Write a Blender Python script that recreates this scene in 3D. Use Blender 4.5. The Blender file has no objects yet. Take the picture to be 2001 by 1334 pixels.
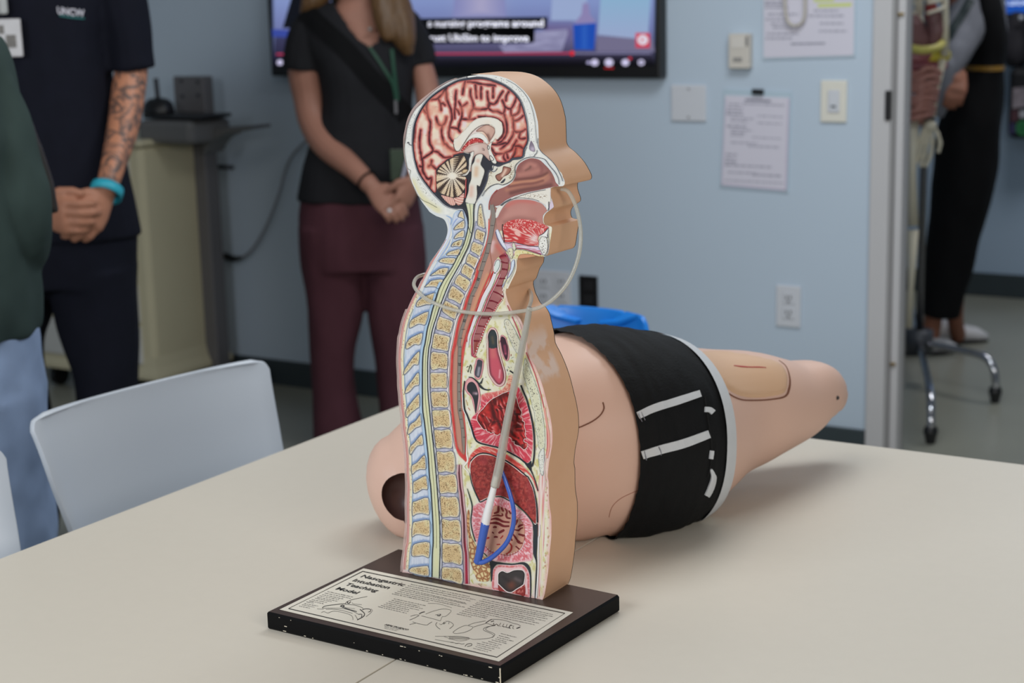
import bpy, bmesh, math, random
import numpy as np
from mathutils import Vector, Matrix, noise
from mathutils.bvhtree import BVHTree
from mathutils.geometry import delaunay_2d_cdt

random.seed(7)
rng = np.random.default_rng(7)
sc = bpy.context.scene
COL = sc.collection

# ------------------------------------------------------------------ camera
CAM_H = 1.45
F_PX, PITCH, ROLL, YAW = 3219.949, 0.2092463, -0.0261151, -0.5569303
cyw, syw, cpt, spt = math.cos(YAW), math.sin(YAW), math.cos(PITCH), math.sin(PITCH)
FW = Vector((syw * cpt, cyw * cpt, -spt))
_r = Vector((cyw, -syw, 0.0))
_u = _r.cross(FW)
RT = math.cos(ROLL) * _r + math.sin(ROLL) * _u
UP = -math.sin(ROLL) * _r + math.cos(ROLL) * _u
CAM = Vector((0, 0, CAM_H))
RH = Vector((cyw, -syw, 0.0))          # horizontal right of the view
FH = Vector((syw, cyw, 0.0))           # horizontal forward of the view
cam_data = bpy.data.cameras.new('camera')
cam = bpy.data.objects.new('camera', cam_data)
COL.objects.link(cam)
cam.matrix_world = Matrix(((RT.x, UP.x, -FW.x, CAM.x), (RT.y, UP.y, -FW.y, CAM.y), (RT.z, UP.z, -FW.z, CAM.z), (0, 0, 0, 1)))
cam_data.sensor_width = 36.0
cam_data.lens = F_PX / 2001.0 * 36.0
cam_data.clip_start = 0.05
cam_data.dof.use_dof = True
cam_data.dof.focus_distance = 1.86
cam_data.dof.aperture_fstop = 6.2
sc.camera = cam

# ------------------------------------------------------------------ world, lights, exposure
world = bpy.data.worlds.new('world')
sc.world = world
world.use_nodes = True
bg = world.node_tree.nodes['Background']
bg.inputs[0].default_value = (0.80, 0.90, 1.0, 1)
bg.inputs[1].default_value = 0.12


def area(name, loc, target, sx, sy, power, col):
    d = bpy.data.lights.new(name, 'AREA')
    d.shape = 'RECTANGLE'; d.size = sx; d.size_y = sy
    d.energy = power; d.color = col
    o = bpy.data.objects.new(name, d)
    COL.objects.link(o)
    o.location = loc
    o.rotation_euler = (Vector(target) - Vector(loc)).to_track_quat('-Z', 'Y').to_euler()
    return o


area('ceiling_light', (-1.7, 2.0, 2.75), (-1.7, 2.0, 0), 1.2, 1.2, 11, (1.0, 0.95, 0.88))
area('ceiling_light', (-1.2, 3.3, 2.75), (-1.3, 3.6, 0), 1.2, 0.8, 30, (0.88, 0.95, 1.0))
area('front_light', (-1.7, -0.9, 2.1), (-1.05, 1.9, 0.85), 1.7, 1.1, 58, (0.90, 0.95, 1.0))  # soft window daylight from the left front
area('front_light', (1.3, 0.2, 2.0), (-1.2, 2.2, 0.85), 1.4, 1.0, 32, (1.0, 0.96, 0.90))  # fill added at the right to brighten the model's side face, not a window
area('ceiling_light', (-1.2, 6.4, 2.7), (-1.2, 6.4, 0), 1.2, 0.6, 22, (0.96, 0.97, 1.0))
sc.view_settings.view_transform = 'Standard'
sc.view_settings.look = 'None'
sc.view_settings.gamma = 1.0
sc.view_settings.use_curve_mapping = False
sc.view_settings.exposure = 0.0


# ------------------------------------------------------------------ pixel <-> world
def ray(x, y):
    return FW + RT * ((x - 1000.5) / F_PX) - UP * ((y - 667.0) / F_PX)


def onZ(x, y, z):
    d = ray(x, y); return CAM + d * ((z - CAM_H) / d.z)


def onY(x, y, Y):
    d = ray(x, y); return CAM + d * (Y / d.y)


def onX(x, y, X):
    d = ray(x, y); return CAM + d * (X / d.x)


def onH(x, y, hd):
    d = ray(x, y); return CAM + d * (hd / d.dot(FH))


def depth(p):
    return (p - CAM).dot(FW)


def mpp(p):
    return depth(p) / F_PX


def proj(p):
    d = p - CAM; z = d.dot(FW)
    return (1000.5 + F_PX * d.dot(RT) / z, 667.0 - F_PX * d.dot(UP) / z)


# ------------------------------------------------------------------ colours and materials
def lin(c):
    c = np.asarray(c, float) / 255.0
    return np.where(c <= 0.04045, c / 12.92, ((c + 0.055) / 1.055) ** 2.4)


def L4(c):
    a = lin(c); return (float(a[0]), float(a[1]), float(a[2]), 1.0)


MATS = {}


def mat(name, c, rough=0.5, metal=0.0, var=0.06, scale=8.0, bump=0.0, bscale=200.0, spec=0.5, emit=0.0, coat=0.0):
    if name in MATS: return MATS[name]
    m = bpy.data.materials.new(name); m.use_nodes = True
    nt = m.node_tree; n = nt.nodes; l = nt.links
    b = n['Principled BSDF']
    b.inputs['Roughness'].default_value = rough
    b.inputs['Metallic'].default_value = metal
    b.inputs['Specular IOR Level'].default_value = spec
    b.inputs['Coat Weight'].default_value = coat
    base = L4(c)
    tc = n.new('ShaderNodeTexCoord')
    nz = n.new('ShaderNodeTexNoise'); nz.inputs['Scale'].default_value = scale; nz.inputs['Detail'].default_value = 4
    l.new(tc.outputs['Object'], nz.inputs['Vector'])
    mx = n.new('ShaderNodeMix'); mx.data_type = 'RGBA'
    mx.inputs['A'].default_value = tuple(x * (1 - var) for x in base[:3]) + (1,)
    mx.inputs['B'].default_value = tuple(min(1, x * (1 + var)) for x in base[:3]) + (1,)
    l.new(nz.outputs['Fac'], mx.inputs['Factor'])
    l.new(mx.outputs['Result'], b.inputs['Base Color'])
    if emit > 0:
        l.new(mx.outputs['Result'], b.inputs['Emission Color'])
        b.inputs['Emission Strength'].default_value = emit
    if bump > 0:
        n2 = n.new('ShaderNodeTexNoise'); n2.inputs['Scale'].default_value = bscale; n2.inputs['Detail'].default_value = 3
        l.new(tc.outputs['Object'], n2.inputs['Vector'])
        bp = n.new('ShaderNodeBump'); bp.inputs['Strength'].default_value = bump; bp.inputs['Distance'].default_value = 0.002
        l.new(n2.outputs['Fac'], bp.inputs['Height']); l.new(bp.outputs['Normal'], b.inputs['Normal'])
    MATS[name] = m
    return m


def attr_mat(name, rough=0.45, emit=0.0, dots=None, spec=0.3):
    """printed artwork: the colour of every point of the print, plus optional printed dots"""
    m = bpy.data.materials.new(name); m.use_nodes = True
    nt = m.node_tree; n = nt.nodes; l = nt.links
    b = n['Principled BSDF']; b.inputs['Roughness'].default_value = rough
    b.inputs['Specular IOR Level'].default_value = spec
    a = n.new('ShaderNodeAttribute'); a.attribute_name = 'Col'
    out = a.outputs['Color']
    if dots:
        sc_, thr, dark = dots
        tc = n.new('ShaderNodeTexCoord')
        v = n.new('ShaderNodeTexVoronoi'); v.inputs['Scale'].default_value = sc_
        l.new(tc.outputs['Object'], v.inputs['Vector'])
        wn = n.new('ShaderNodeTexNoise'); wn.inputs['Scale'].default_value = sc_ * 0.25
        l.new(tc.outputs['Object'], wn.inputs['Vector'])
        th = n.new('ShaderNodeMath'); th.operation = 'MULTIPLY'; th.inputs[1].default_value = thr * 2
        l.new(wn.outputs['Fac'], th.inputs[0])
        lt = n.new('ShaderNodeMath'); lt.operation = 'LESS_THAN'
        l.new(v.outputs['Distance'], lt.inputs[0]); l.new(th.outputs[0], lt.inputs[1])
        mu = n.new('ShaderNodeMath'); mu.operation = 'MULTIPLY'
        l.new(lt.outputs[0], mu.inputs[0]); l.new(a.outputs['Alpha'], mu.inputs[1])
        mx = n.new('ShaderNodeMix'); mx.data_type = 'RGBA'
        l.new(mu.outputs[0], mx.inputs['Factor']); l.new(out, mx.inputs['A'])
        mx.inputs['B'].default_value = L4(dark)
        out = mx.outputs['Result']
    l.new(out, b.inputs['Base Color'])
    if emit > 0:
        l.new(out, b.inputs['Emission Color']); b.inputs['Emission Strength'].default_value = emit
        b.inputs['Base Color'].default_value = (0, 0, 0, 1)
        l.remove(b.inputs['Base Color'].links[0])
    MATS[name] = m
    return m


# ------------------------------------------------------------------ object builders
ORG = {}


def origin_of(p):
    return ORG.get(p.name, Vector((0, 0, 0))) if p is not None else Vector((0, 0, 0))


def tag(o, label=None, cat=None, group=None, kind=None):
    if label: o['label'] = label
    if cat: o['category'] = cat
    if group: o['group'] = group
    if kind: o['kind'] = kind
    return o


def thing(name, loc, label, cat, group=None):
    o = bpy.data.objects.new(name, None); COL.objects.link(o)
    o.location = loc; o.empty_display_size = 0.05
    ORG[o.name] = Vector(loc)
    return tag(o, label, cat, group)


def obj(name, verts, faces, m, parent=None, smooth=False, cols=None, label=None, kind=None, mats=None, midx=None):
    """one mesh object, vertices given in world space"""
    vs = [Vector(v) for v in verts]
    if parent is not None:
        og = origin_of(parent)
    else:
        xs = [v.x for v in vs]; ys = [v.y for v in vs]; zs = [v.z for v in vs]
        og = Vector(((min(xs) + max(xs)) / 2, (min(ys) + max(ys)) / 2, min(zs)))
    me = bpy.data.meshes.new(name)
    me.from_pydata([v - og for v in vs], [], faces)
    if mats:
        for q in mats: me.materials.append(q)
    else:
        me.materials.append(m)
    if midx: me.polygons.foreach_set('material_index', midx)
    if smooth: me.polygons.foreach_set('use_smooth', [True] * len(me.polygons))
    if cols is not None:
        a = me.color_attributes.new('Col', 'FLOAT_COLOR', 'POINT')
        a.data.foreach_set('color', np.asarray(cols, np.float32).ravel())
    me.update()
    o = bpy.data.objects.new(name, me); COL.objects.link(o)
    if parent is not None:
        o.parent = parent
        ORG[o.name] = og
    else:
        o.location = og
        ORG[o.name] = og
    if label: o['label'] = label
    if kind: o['kind'] = kind
    return o


class MB:
    """collects shapes into one mesh"""
    def __init__(s): s.v = []; s.f = []

    def add(s, v, f):
        b = len(s.v); s.v += [Vector(q) for q in v]; s.f += [tuple(i + b for i in q) for q in f]; return s

    def box(s, c, size, bev=0.0, rot=None):
        bm = bmesh.new(); bmesh.ops.create_cube(bm, size=1.0)
        for v in bm.verts: v.co = Vector((v.co.x * size[0], v.co.y * size[1], v.co.z * size[2]))
        if bev > 0: bmesh.ops.bevel(bm, geom=bm.edges[:], offset=bev, segments=2, affect='EDGES', profile=0.5)
        M = rot if rot is not None else Matrix.Identity(3)
        bm.verts.index_update()
        s.add([M @ v.co + Vector(c) for v in bm.verts], [[q.index for q in f.verts] for f in bm.faces]); bm.free(); return s

    def tube(s, pts, r, n=12, caps=True):
        pts = [Vector(p) for p in pts]
        rs = r if isinstance(r, (list, tuple)) else [r] * len(pts)
        rings = []
        up = None
        for i, p in enumerate(pts):
            t = (pts[min(i + 1, len(pts) - 1)] - pts[max(i - 1, 0)])
            if t.length < 1e-9: t = Vector((0, 0, 1))
            t.normalize()
            if up is None:
                up = Vector((0, 0, 1)) if abs(t.z) < 0.9 else Vector((1, 0, 0))
            a = (up - t * up.dot(t))
            if a.length < 1e-6: a = t.orthogonal()
            a.normalize(); up = a
            b = t.cross(a)
            rings.append([p + (a * math.cos(k * 2 * math.pi / n) + b * math.sin(k * 2 * math.pi / n)) * rs[i] for k in range(n)])
        return s.loft(rings, caps)

    def loft(s, rings, caps=True):
        n = len(rings[0]); v = [q for r in rings for q in r]; f = []
        for i in range(len(rings) - 1):
            for k in range(n):
                k2 = (k + 1) % n
                f.append((i * n + k, i * n + k2, (i + 1) * n + k2, (i + 1) * n + k))
        if caps:
            f.append(tuple(range(n - 1, -1, -1))); f.append(tuple((len(rings) - 1) * n + k for k in range(n)))
        return s.add(v, f)

    def ball(s, c, r, seg=16, ring=10, rot=None):
        r = r if isinstance(r, (list, tuple)) else (r, r, r)
        M = rot if rot is not None else Matrix.Identity(3)
        rings = []
        for i in range(ring + 1):
            th = math.pi * i / ring
            th = min(max(th, 0.02), math.pi - 0.02)
            rings.append([M @ Vector((r[0] * math.sin(th) * math.cos(k * 2 * math.pi / seg), r[1] * math.sin(th) * math.sin(k * 2 * math.pi / seg), -r[2] * math.cos(th))) + Vector(c) for k in range(seg)])
        return s.loft(rings, True)

    def prism(s, poly, off):
        """closed prism from a 3-D polygon and an offset vector"""
        n = len(poly); off = Vector(off)
        v = [Vector(p) for p in poly] + [Vector(p) + off for p in poly]
        f = [tuple(range(n)), tuple(range(2 * n - 1, n - 1, -1))]
        for k in range(n): f.append((k, n + k, n + (k + 1) % n, (k + 1) % n))
        return s.add(v, f)

    def obj(s, name, m, parent=None, smooth=False, **k):
        o = obj(name, s.v, s.f, m, parent, smooth, **k)
        bm = bmesh.new(); bm.from_mesh(o.data); bmesh.ops.recalc_face_normals(bm, faces=bm.faces[:]); bm.to_mesh(o.data); bm.free()
        return o


def auto_smooth(o, ang=0.6):
    me = o.data
    me.polygons.foreach_set('use_smooth', [True] * len(me.polygons))
    try: me.set_sharp_from_angle(angle=ang)
    except Exception: pass
    return o


def crs(pts, n=6, closed=False):
    """Catmull-Rom through tuples of any size"""
    P = np.asarray(pts, float); N = len(P); out = []
    rngi = range(N) if closed else range(N - 1)
    for i in rngi:
        if closed: p0, p1, p2, p3 = P[(i - 1) % N], P[i], P[(i + 1) % N], P[(i + 2) % N]
        else: p0, p1, p2, p3 = P[max(i - 1, 0)], P[i], P[i + 1], P[min(i + 2, N - 1)]
        for k in range(n):
            t = k / n
            out.append(0.5 * ((2 * p1) + (-p0 + p2) * t + (2 * p0 - 5 * p1 + 4 * p2 - p3) * t * t + (-p0 + 3 * p1 - 3 * p2 + p3) * t ** 3))
    if not closed: out.append(P[-1])
    return np.array(out)


def vcrs(pts, n=6, closed=False):
    return [Vector(p) for p in crs([tuple(p) for p in pts], n, closed)]
# ------------------------------------------------------------------ flat printed artwork as thin polygon pieces
TILES = {'t1': (780, 140), 't2': (930, 140), 't3': (780, 270), 't4': (940, 270), 't5': (840, 400), 't6': (960, 400),
         'u1': (770, 530), 'u2': (900, 530), 'u3': (770, 660), 'u4': (900, 660), 'u5': (770, 790), 'u6': (900, 790),
         'v1': (770, 920), 'v2': (900, 920), 'v3': (770, 1040), 'v4': (910, 1040)}
TS = 9.53


def PX(s):
    """'t1:x y x y;t3:x y' (measured on enlarged views of the print) -> list of points"""
    out = []
    for part in s.split(';'):
        k, v = part.split(':'); ox, oy = TILES[k.strip()]
        n = [float(q) for q in v.split()]
        new = [(ox + n[i] / TS, oy + n[i + 1] / TS) for i in range(0, len(n), 2)]
        while len(out) > 1:                                          # enlarged views overlap: drop points run past twice
            d1 = (out[-1][0] - out[-2][0], out[-1][1] - out[-2][1]); d2 = (new[0][0] - out[-1][0], new[0][1] - out[-1][1])
            if d1[0] * d2[0] + d1[1] * d2[1] < 0 and math.hypot(*d2) < 14: out.pop()
            else: break
        out += new
    return out


def segs(poly, closed):
    P = np.asarray(poly, float)
    A = P if closed else P[:-1]
    B = np.roll(P, -1, 0) if closed else P[1:]
    return A, B


def dist_seg(xy, A, B):
    out = np.full(len(xy), 1e9)
    D = B - A; L = (D * D).sum(1) + 1e-12
    for i in range(0, len(xy), 4000):
        q = xy[i:i + 4000][:, None, :]
        t = np.clip(((q - A) * D).sum(2) / L, 0, 1)
        e = A + t[..., None] * D - q
        out[i:i + 4000] = np.sqrt((e * e).sum(2).min(1))
    return out


def dist_lines(xy, lines):
    A = []; B = []
    for ln in lines:
        a, b_ = segs(ln, False); A.append(a); B.append(b_)
    return dist_seg(xy, np.concatenate(A), np.concatenate(B))


def inside(xy, poly):
    P = np.asarray(poly); x, y = xy[:, 0], xy[:, 1]
    r = np.zeros(len(xy), bool)
    for i in range(len(P)):
        x1, y1 = P[i]; x2, y2 = P[(i + 1) % len(P)]
        if y1 == y2: continue
        c = ((y1 > y) != (y2 > y)) & (x < (x2 - x1) * (y - y1) / (y2 - y1) + x1)
        r ^= c
    return r


_lat = np.random.default_rng(5).random((64, 64, 8))


def vn(xy, s, k=0):
    """smooth value noise 0..1"""
    p = np.asarray(xy) / s + 100.0 + 7.3 * k
    i = np.floor(p).astype(int); f = p - i; f = f * f * (3 - 2 * f)
    a = _lat[i[:, 0] % 64, i[:, 1] % 64, k % 8]; b_ = _lat[(i[:, 0] + 1) % 64, i[:, 1] % 64, k % 8]
    c = _lat[i[:, 0] % 64, (i[:, 1] + 1) % 64, k % 8]; d = _lat[(i[:, 0] + 1) % 64, (i[:, 1] + 1) % 64, k % 8]
    return (a * (1 - f[:, 0]) + b_ * f[:, 0]) * (1 - f[:, 1]) + (c * (1 - f[:, 0]) + d * f[:, 0]) * f[:, 1]


def mixc(a, b_, t):
    t = np.clip(np.asarray(t, float), 0, 1)[:, None]
    return np.asarray(a, float) * (1 - t) + np.asarray(b_, float) * t


def ramp(d, stops):
    xs = [s[0] for s in stops]; c = np.array([s[1] for s in stops], float)
    return np.stack([np.interp(d, xs, c[:, k]) for k in range(3)], 1)


def soft(base, xy, strokes):
    """broad airbrush strokes laid over a base colour: (points, width px, colour, strength)"""
    c = np.array(base, float)
    if c.ndim == 1: c = np.repeat(c[None], len(xy), 0)
    for pts, w, col, st in strokes:
        if len(pts) == 1: d = np.hypot(*(xy - np.asarray(pts[0])).T)
        else: d = dist_lines(xy, [crs(pts, 5)])
        c = mixc(c, np.asarray(col, float), np.exp(-(d / w) ** 2) * st)
    return c


ART_GAIN = 1.0


def art(name, poly, mapf, layer, colf, m, parent, step=2.0, sm=4, kind=None, label=None, raw=False):
    P = crs(poly, sm, True) if sm > 1 else np.asarray(poly, float)
    if sm > 1:                                                       # drop points that fall on each other
        keep = [0]
        for i in range(1, len(P)):
            if np.hypot(*(P[i] - P[keep[-1]])) > 0.25: keep.append(i)
        P = P[keep]
    n = len(P)
    lo, hi = P.min(0), P.max(0)
    gx = np.arange(lo[0], hi[0], step); gy = np.arange(lo[1], hi[1], step * 0.866)
    G = np.array([(x + (0.5 * step if j % 2 else 0), y) for j, y in enumerate(gy) for x in gx]) if len(gx) and len(gy) else np.zeros((0, 2))
    A, B = segs(P, True)
    if len(G):
        G = G[inside(G, P)]
        if len(G): G = G[dist_seg(G, A, B) > step * 0.45]
    V = np.concatenate([P, G]) if len(G) else P
    r = delaunay_2d_cdt([Vector(p) for p in V], [(i, (i + 1) % n) for i in range(n)], [], 1, 1e-4)
    xy = np.array([(v.x, v.y) for v in r[0]])
    fs = [tuple(f) for f in r[2]]
    d = dist_seg(xy, A, B)
    c = colf(xy, d) if callable(colf) else np.repeat(np.asarray(colf, float)[None], len(xy), 0)
    al = c[:, 3:4] if c.shape[1] == 4 else np.ones((len(xy), 1))
    cols = np.concatenate([lin(np.clip(c[:, :3], 0, 255)) * ART_GAIN, al], 1)
    v3 = [mapf(x, y, layer) for x, y in xy]
    # all triangles wound towards the viewer
    A0 = xy[[f[0] for f in fs]]; A1 = xy[[f[1] for f in fs]]; A2 = xy[[f[2] for f in fs]]
    cr = (A1[:, 0] - A0[:, 0]) * (A2[:, 1] - A0[:, 1]) - (A1[:, 1] - A0[:, 1]) * (A2[:, 0] - A0[:, 0])
    fs = [f if s < 0 else (f[0], f[2], f[1]) for f, s in zip(fs, cr)]
    return obj(name, v3, fs, m, parent, cols=cols, kind=kind, label=label)


class Ribbons:
    """many drawn lines joined into one thin printed part"""
    def __init__(s, mapf): s.v = []; s.f = []; s.c = []; s.mapf = mapf; s.k = 0

    def line(s, pts, w, col, layer, sm=4, taper=0.0, closed=False):
        P = crs(pts, sm, closed) if sm > 1 and len(pts) > 2 else np.asarray(pts, float)
        if closed: P = np.concatenate([P, P[:1]])
        s.k += 1; layer = layer + .14 * (s.k % 6)
        n = len(P); T = np.gradient(P, axis=0); L = np.hypot(T[:, 0], T[:, 1])[:, None] + 1e-9; T = T / L
        N = np.stack([-T[:, 1], T[:, 0]], 1)
        ws = np.asarray(w, float) if np.ndim(w) else np.full(n, float(w))
        if np.ndim(w): ws = np.interp(np.linspace(0, 1, n), np.linspace(0, 1, len(w)), ws)
        if taper: ws = ws * (1 - taper + taper * np.sin(np.linspace(0, math.pi, n)))
        b = len(s.v)
        lc = lin(col) * ART_GAIN
        for p, q, h in zip(P, N, ws):
            for e in (0.5, -0.5):
                z = p + q * h * e
                s.v.append(s.mapf(z[0], z[1], layer)); s.c.append((lc[0], lc[1], lc[2], 0.0))
        for i in range(n - 1): s.f.append((b + 2 * i, b + 2 * i + 1, b + 2 * i + 3, b + 2 * i + 2))
        return s

    def dot(s, x, y, rx, ry, col, layer, n=6):
        b = len(s.v); lc = lin(col) * ART_GAIN
        for k in range(n):
            a = k * 2 * math.pi / n
            s.v.append(s.mapf(x + rx * math.cos(a), y + ry * math.sin(a), layer)); s.c.append((lc[0], lc[1], lc[2], 0.0))
        s.f.append(tuple(b + k for k in range(n)))
        return s

    def obj(s, name, m, parent, kind=None, label=None):
        return obj(name, s.v, s.f, m, parent, cols=np.array(s.c), kind=kind, label=label)


def text_mesh(txt, size, m, name, parent, org, xdir, ydir, bold=0.0, shear=0.0, xs=1.0, ls=1.0):
    """letters as a flat mesh laid from org along xdir / ydir (world space)"""
    cu = bpy.data.curves.new('lettering_curve', 'FONT'); cu.body = txt; cu.size = size; cu.offset = bold * size; cu.shear = shear
    cu.space_line = ls
    cu.resolution_u = 3
    tmp = bpy.data.objects.new('lettering_tmp', cu); COL.objects.link(tmp)
    dg = bpy.context.evaluated_depsgraph_get(); dg.update()
    me = bpy.data.meshes.new_from_object(tmp.evaluated_get(dg))
    v = [Vector(org) + Vector(xdir) * (q.co.x * xs) + Vector(ydir) * q.co.y for q in me.vertices]
    f = [tuple(p.vertices) for p in me.polygons]
    bpy.data.objects.remove(tmp); bpy.data.meshes.remove(me); bpy.data.curves.remove(cu)
    if name is None: return v, f
    return obj(name, v, f, m, parent)
# ------------------------------------------------------------------ the setting
YW = 4.7519          # front face of the back wall
TZ = 0.74            # table height
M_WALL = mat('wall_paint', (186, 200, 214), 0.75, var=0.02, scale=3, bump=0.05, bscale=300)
M_FAR = mat('wall_paint_dimmed', (165, 185, 205), 0.75, var=0.02, scale=3)  # same wall blue, the next room's dimness put into the colour
M_BASE = mat('slate_vinyl', (52, 62, 66), 0.5, var=0.08)
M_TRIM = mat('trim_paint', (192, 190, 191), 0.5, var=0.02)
M_FLOOR = mat('floor_vinyl', (142, 142, 130), 0.28, var=0.16, scale=2.5, bump=0.03, bscale=60)
M_WHITEP = mat('white_plastic', (206, 208, 214), 0.4, var=0.02)
M_CREAM = mat('cream_plastic', (196, 188, 158), 0.45, var=0.03)
M_BLACKP = mat('black_plastic', (16, 16, 18), 0.4, var=0.1)
M_GREYM = mat('grey_metal', (110, 108, 110), 0.45, 0.2, var=0.05)
M_DGREY = mat('dark_grey_metal', (62, 64, 70), 0.45, 0.2, var=0.05)
M_CHROME = mat('chrome', (190, 190, 195), 0.12, 1.0, var=0.02)
M_BRASS = mat('brass', (150, 125, 70), 0.35, 0.9, var=0.05)

XD = onY(1742, 450, YW).x
XC0 = onY(1700, 450, YW).x
WT = 0.15


def struct(o): o['kind'] = 'structure'; return o


b = MB(); b.box((-1.8, 4.2, -0.03), (9.6, 9.4, 0.06)); struct(b.obj('floor', M_FLOOR))
b = MB()
b.box(((-6.2 + XD) / 2, YW + WT / 2, 1.4), (XD + 6.2, WT, 2.8))
b.box((XD + 0.48, YW + WT / 2, 2.46), (0.96, WT, 0.68))
b.box((XD + 0.96 + 0.9, YW + WT / 2, 1.4), (1.8, WT, 2.8))
struct(b.obj('wall_back', M_WALL))
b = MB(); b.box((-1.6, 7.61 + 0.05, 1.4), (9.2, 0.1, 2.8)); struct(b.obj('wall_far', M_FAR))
b = MB(); b.box((-6.25, 3.6, 1.4), (0.1, 8.0, 2.8)); struct(b.obj('wall_left', M_WALL))
zb = onY(1690, 835, YW).z * 0.5 + onY(600, 712, YW).z * 0.5
b = MB(); b.box(((-6.2 + XC0) / 2, YW - 0.007, zb / 2), (XC0 + 6.2, 0.014, zb), 0.003); struct(b.obj('baseboard_back', M_BASE))
zf = onY(1960, 535, 7.61).z
b = MB(); b.box((-1.6, 7.603, zf / 2), (9.2, 0.014, zf), 0.003); struct(b.obj('baseboard_far', M_BASE))

# door frame
b = MB(); b.box(((XC0 + XD) / 2 - 0.002, YW - 0.009, 1.06), (XD - XC0 - 0.008, 0.018, 2.12), 0.004)
cas = struct(b.obj('trim_1', M_TRIM))
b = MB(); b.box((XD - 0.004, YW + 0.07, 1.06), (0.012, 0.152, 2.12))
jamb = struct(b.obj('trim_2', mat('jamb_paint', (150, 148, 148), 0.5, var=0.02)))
b = MB(); b.box((XD + 0.014, YW + 0.035, 1.06), (0.024, 0.05, 2.12), 0.003)
stop = struct(b.obj('trim_3', M_TRIM))
h0, h1 = onY(1738, 176, YW), onY(1736, 234, YW)
b = MB(); b.box((h0.x + 0.003, YW - 0.016, (h0.z + h1.z) / 2), (0.016, 0.02, h0.z - h1.z), 0.003)
b.obj('hinge', M_BLACKP, cas, label='black hinge leaf on the door frame')
for py, nm in ((28, 'strike_screw'), (712, 'strike_screw')):
    q = onY(1744, py, YW)
    b = MB(); b.box((XD + 0.012, YW + 0.006, q.z), (0.016, 0.012, 0.008), 0.002); b.obj(nm, M_BRASS, stop)


# ------------------------------------------------------------------ wall fittings
def wbox(x0, y0, x1, y1, th, m, name, parent=None, off=0.0, bev=0.003, Y=None):
    """box flat on the wall whose front face covers a photo rectangle"""
    Yp = (YW if Y is None else Y) - off - th
    a = onY(x0, (y0 + y1) / 2, Yp); c = onY(x1, (y0 + y1) / 2, Yp)
    t = onY((x0 + x1) / 2, y0, Yp); d = onY((x0 + x1) / 2, y1, Yp)
    b = MB(); b.box(((a.x + c.x) / 2, Yp + th / 2, (t.z + d.z) / 2), (c.x - a.x, th, t.z - d.z), bev)
    return b.obj(name, m, parent)


def wthing(name, px_, py_, label, cat, group=None):
    q = onY(px_, py_, YW)
    return thing(name, (q.x, q.y, q.z), label, cat, group)


t = wthing('blank_wall_plate', 1344, 240, 'square blank white plate on the wall right of the television', 'wall plate')
wbox(1311, 166, 1379, 237, 0.008, M_WHITEP, 'plate', t)
for yy in (174, 229): wbox(1343, yy - 1.6, 1347, yy + 1.6, 0.002, M_GREYM, 'screw', t, off=0.0078, bev=0.0005)
t = wthing('thermostat', 1443, 135, 'small beige thermostat box above the clipped notice', 'thermostat')
wbox(1423, 66, 1464, 134, 0.028, mat('beige_plastic', (205, 198, 188), 0.5), 'housing', t)
wbox(1428, 72, 1455, 94, 0.002, mat('beige_light', (214, 208, 200), 0.5), 'cover', t, off=0.0275, bev=0.001)
wbox(1457, 71, 1461, 90, 0.003, M_GREYM, 'slider', t, off=0.0275, bev=0.001)
wbox(1432, 112, 1450, 121, 0.002, mat('grey_print', (150, 146, 142), 0.5), 'badge', t, off=0.0275, bev=0.001)
t = wthing('light_switch', 1628, 240, 'white switch plate with sensor switch beside the door frame', 'switch')
wbox(1603, 157, 1654, 239, 0.008, mat('ivory_plastic', (222, 218, 206), 0.4), 'plate', t)
wbox(1617, 176, 1640, 220, 0.004, M_WHITEP, 'rocker', t, off=0.0075)
wbox(1623, 206, 1633, 210, 0.003, mat('led_window', (90, 96, 100), 0.3), 'sensor_window', t, off=0.011, bev=0.0008)
t = wthing('white_outlet', 1540, 640, 'white duplex outlet plate low on the wall left of the door', 'outlet')
wbox(1516, 558, 1564, 639, 0.007, M_WHITEP, 'plate', t)
for yy in (583, 612):
    o1 = wbox(1529, yy - 11, 1552, yy + 11, 0.003, M_WHITEP, 'socket', t, off=0.0065)
    for dx in (-4, 4): wbox(1540.5 + dx - 1.2, yy - 6, 1540.5 + dx + 1.2, yy + 2, 0.0012, M_DGREY, 'slot', o1, off=0.0092, bev=0)
    wbox(1538.5, yy + 4, 1542.5, yy + 8, 0.0012, M_DGREY, 'slot', o1, off=0.0092, bev=0)
t = wthing('double_outlet', 1080, 603, 'wide white double outlet plate behind the model and its tube', 'outlet')
wbox(1044, 529, 1114, 602, 0.007, M_WHITEP, 'plate', t)
for xx in (1062, 1096):
    for yy in (551, 580):
        o1 = wbox(xx - 10, yy - 10, xx + 10, yy + 10, 0.003, M_WHITEP, 'socket', t, off=0.0065)
        for dx in (-3.5, 3.5): wbox(xx + dx - 1, yy - 5, xx + dx + 1, yy + 2, 0.0012, M_DGREY, 'slot', o1, off=0.0092, bev=0)
t = wthing('black_outlet', 1149, 605, 'black outlet plate on the wall right of the plastic tube', 'outlet')
wbox(1131, 539, 1167, 604, 0.007, M_BLACKP, 'plate', t)
for yy in (558, 585): wbox(1140, yy - 10, 1158, yy + 10, 0.003, mat('dark_socket', (34, 34, 36), 0.35), 'socket', t, off=0.0065)

# pinned papers
M_PAPER = mat('paper', (212, 208, 220), 0.7, var=0.02)
M_SLEEVE = mat('plastic_sleeve', (182, 200, 212), 0.25, var=0.02)
M_INK = mat('grey_ink', (166, 164, 178), 0.7)
M_INK2 = mat('dark_ink', (132, 132, 148), 0.7)


def wquad(b, pts, Y):
    v = [onY(x, y, Y) for x, y in pts]; b.add(v, [tuple(range(len(v)))])


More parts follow.
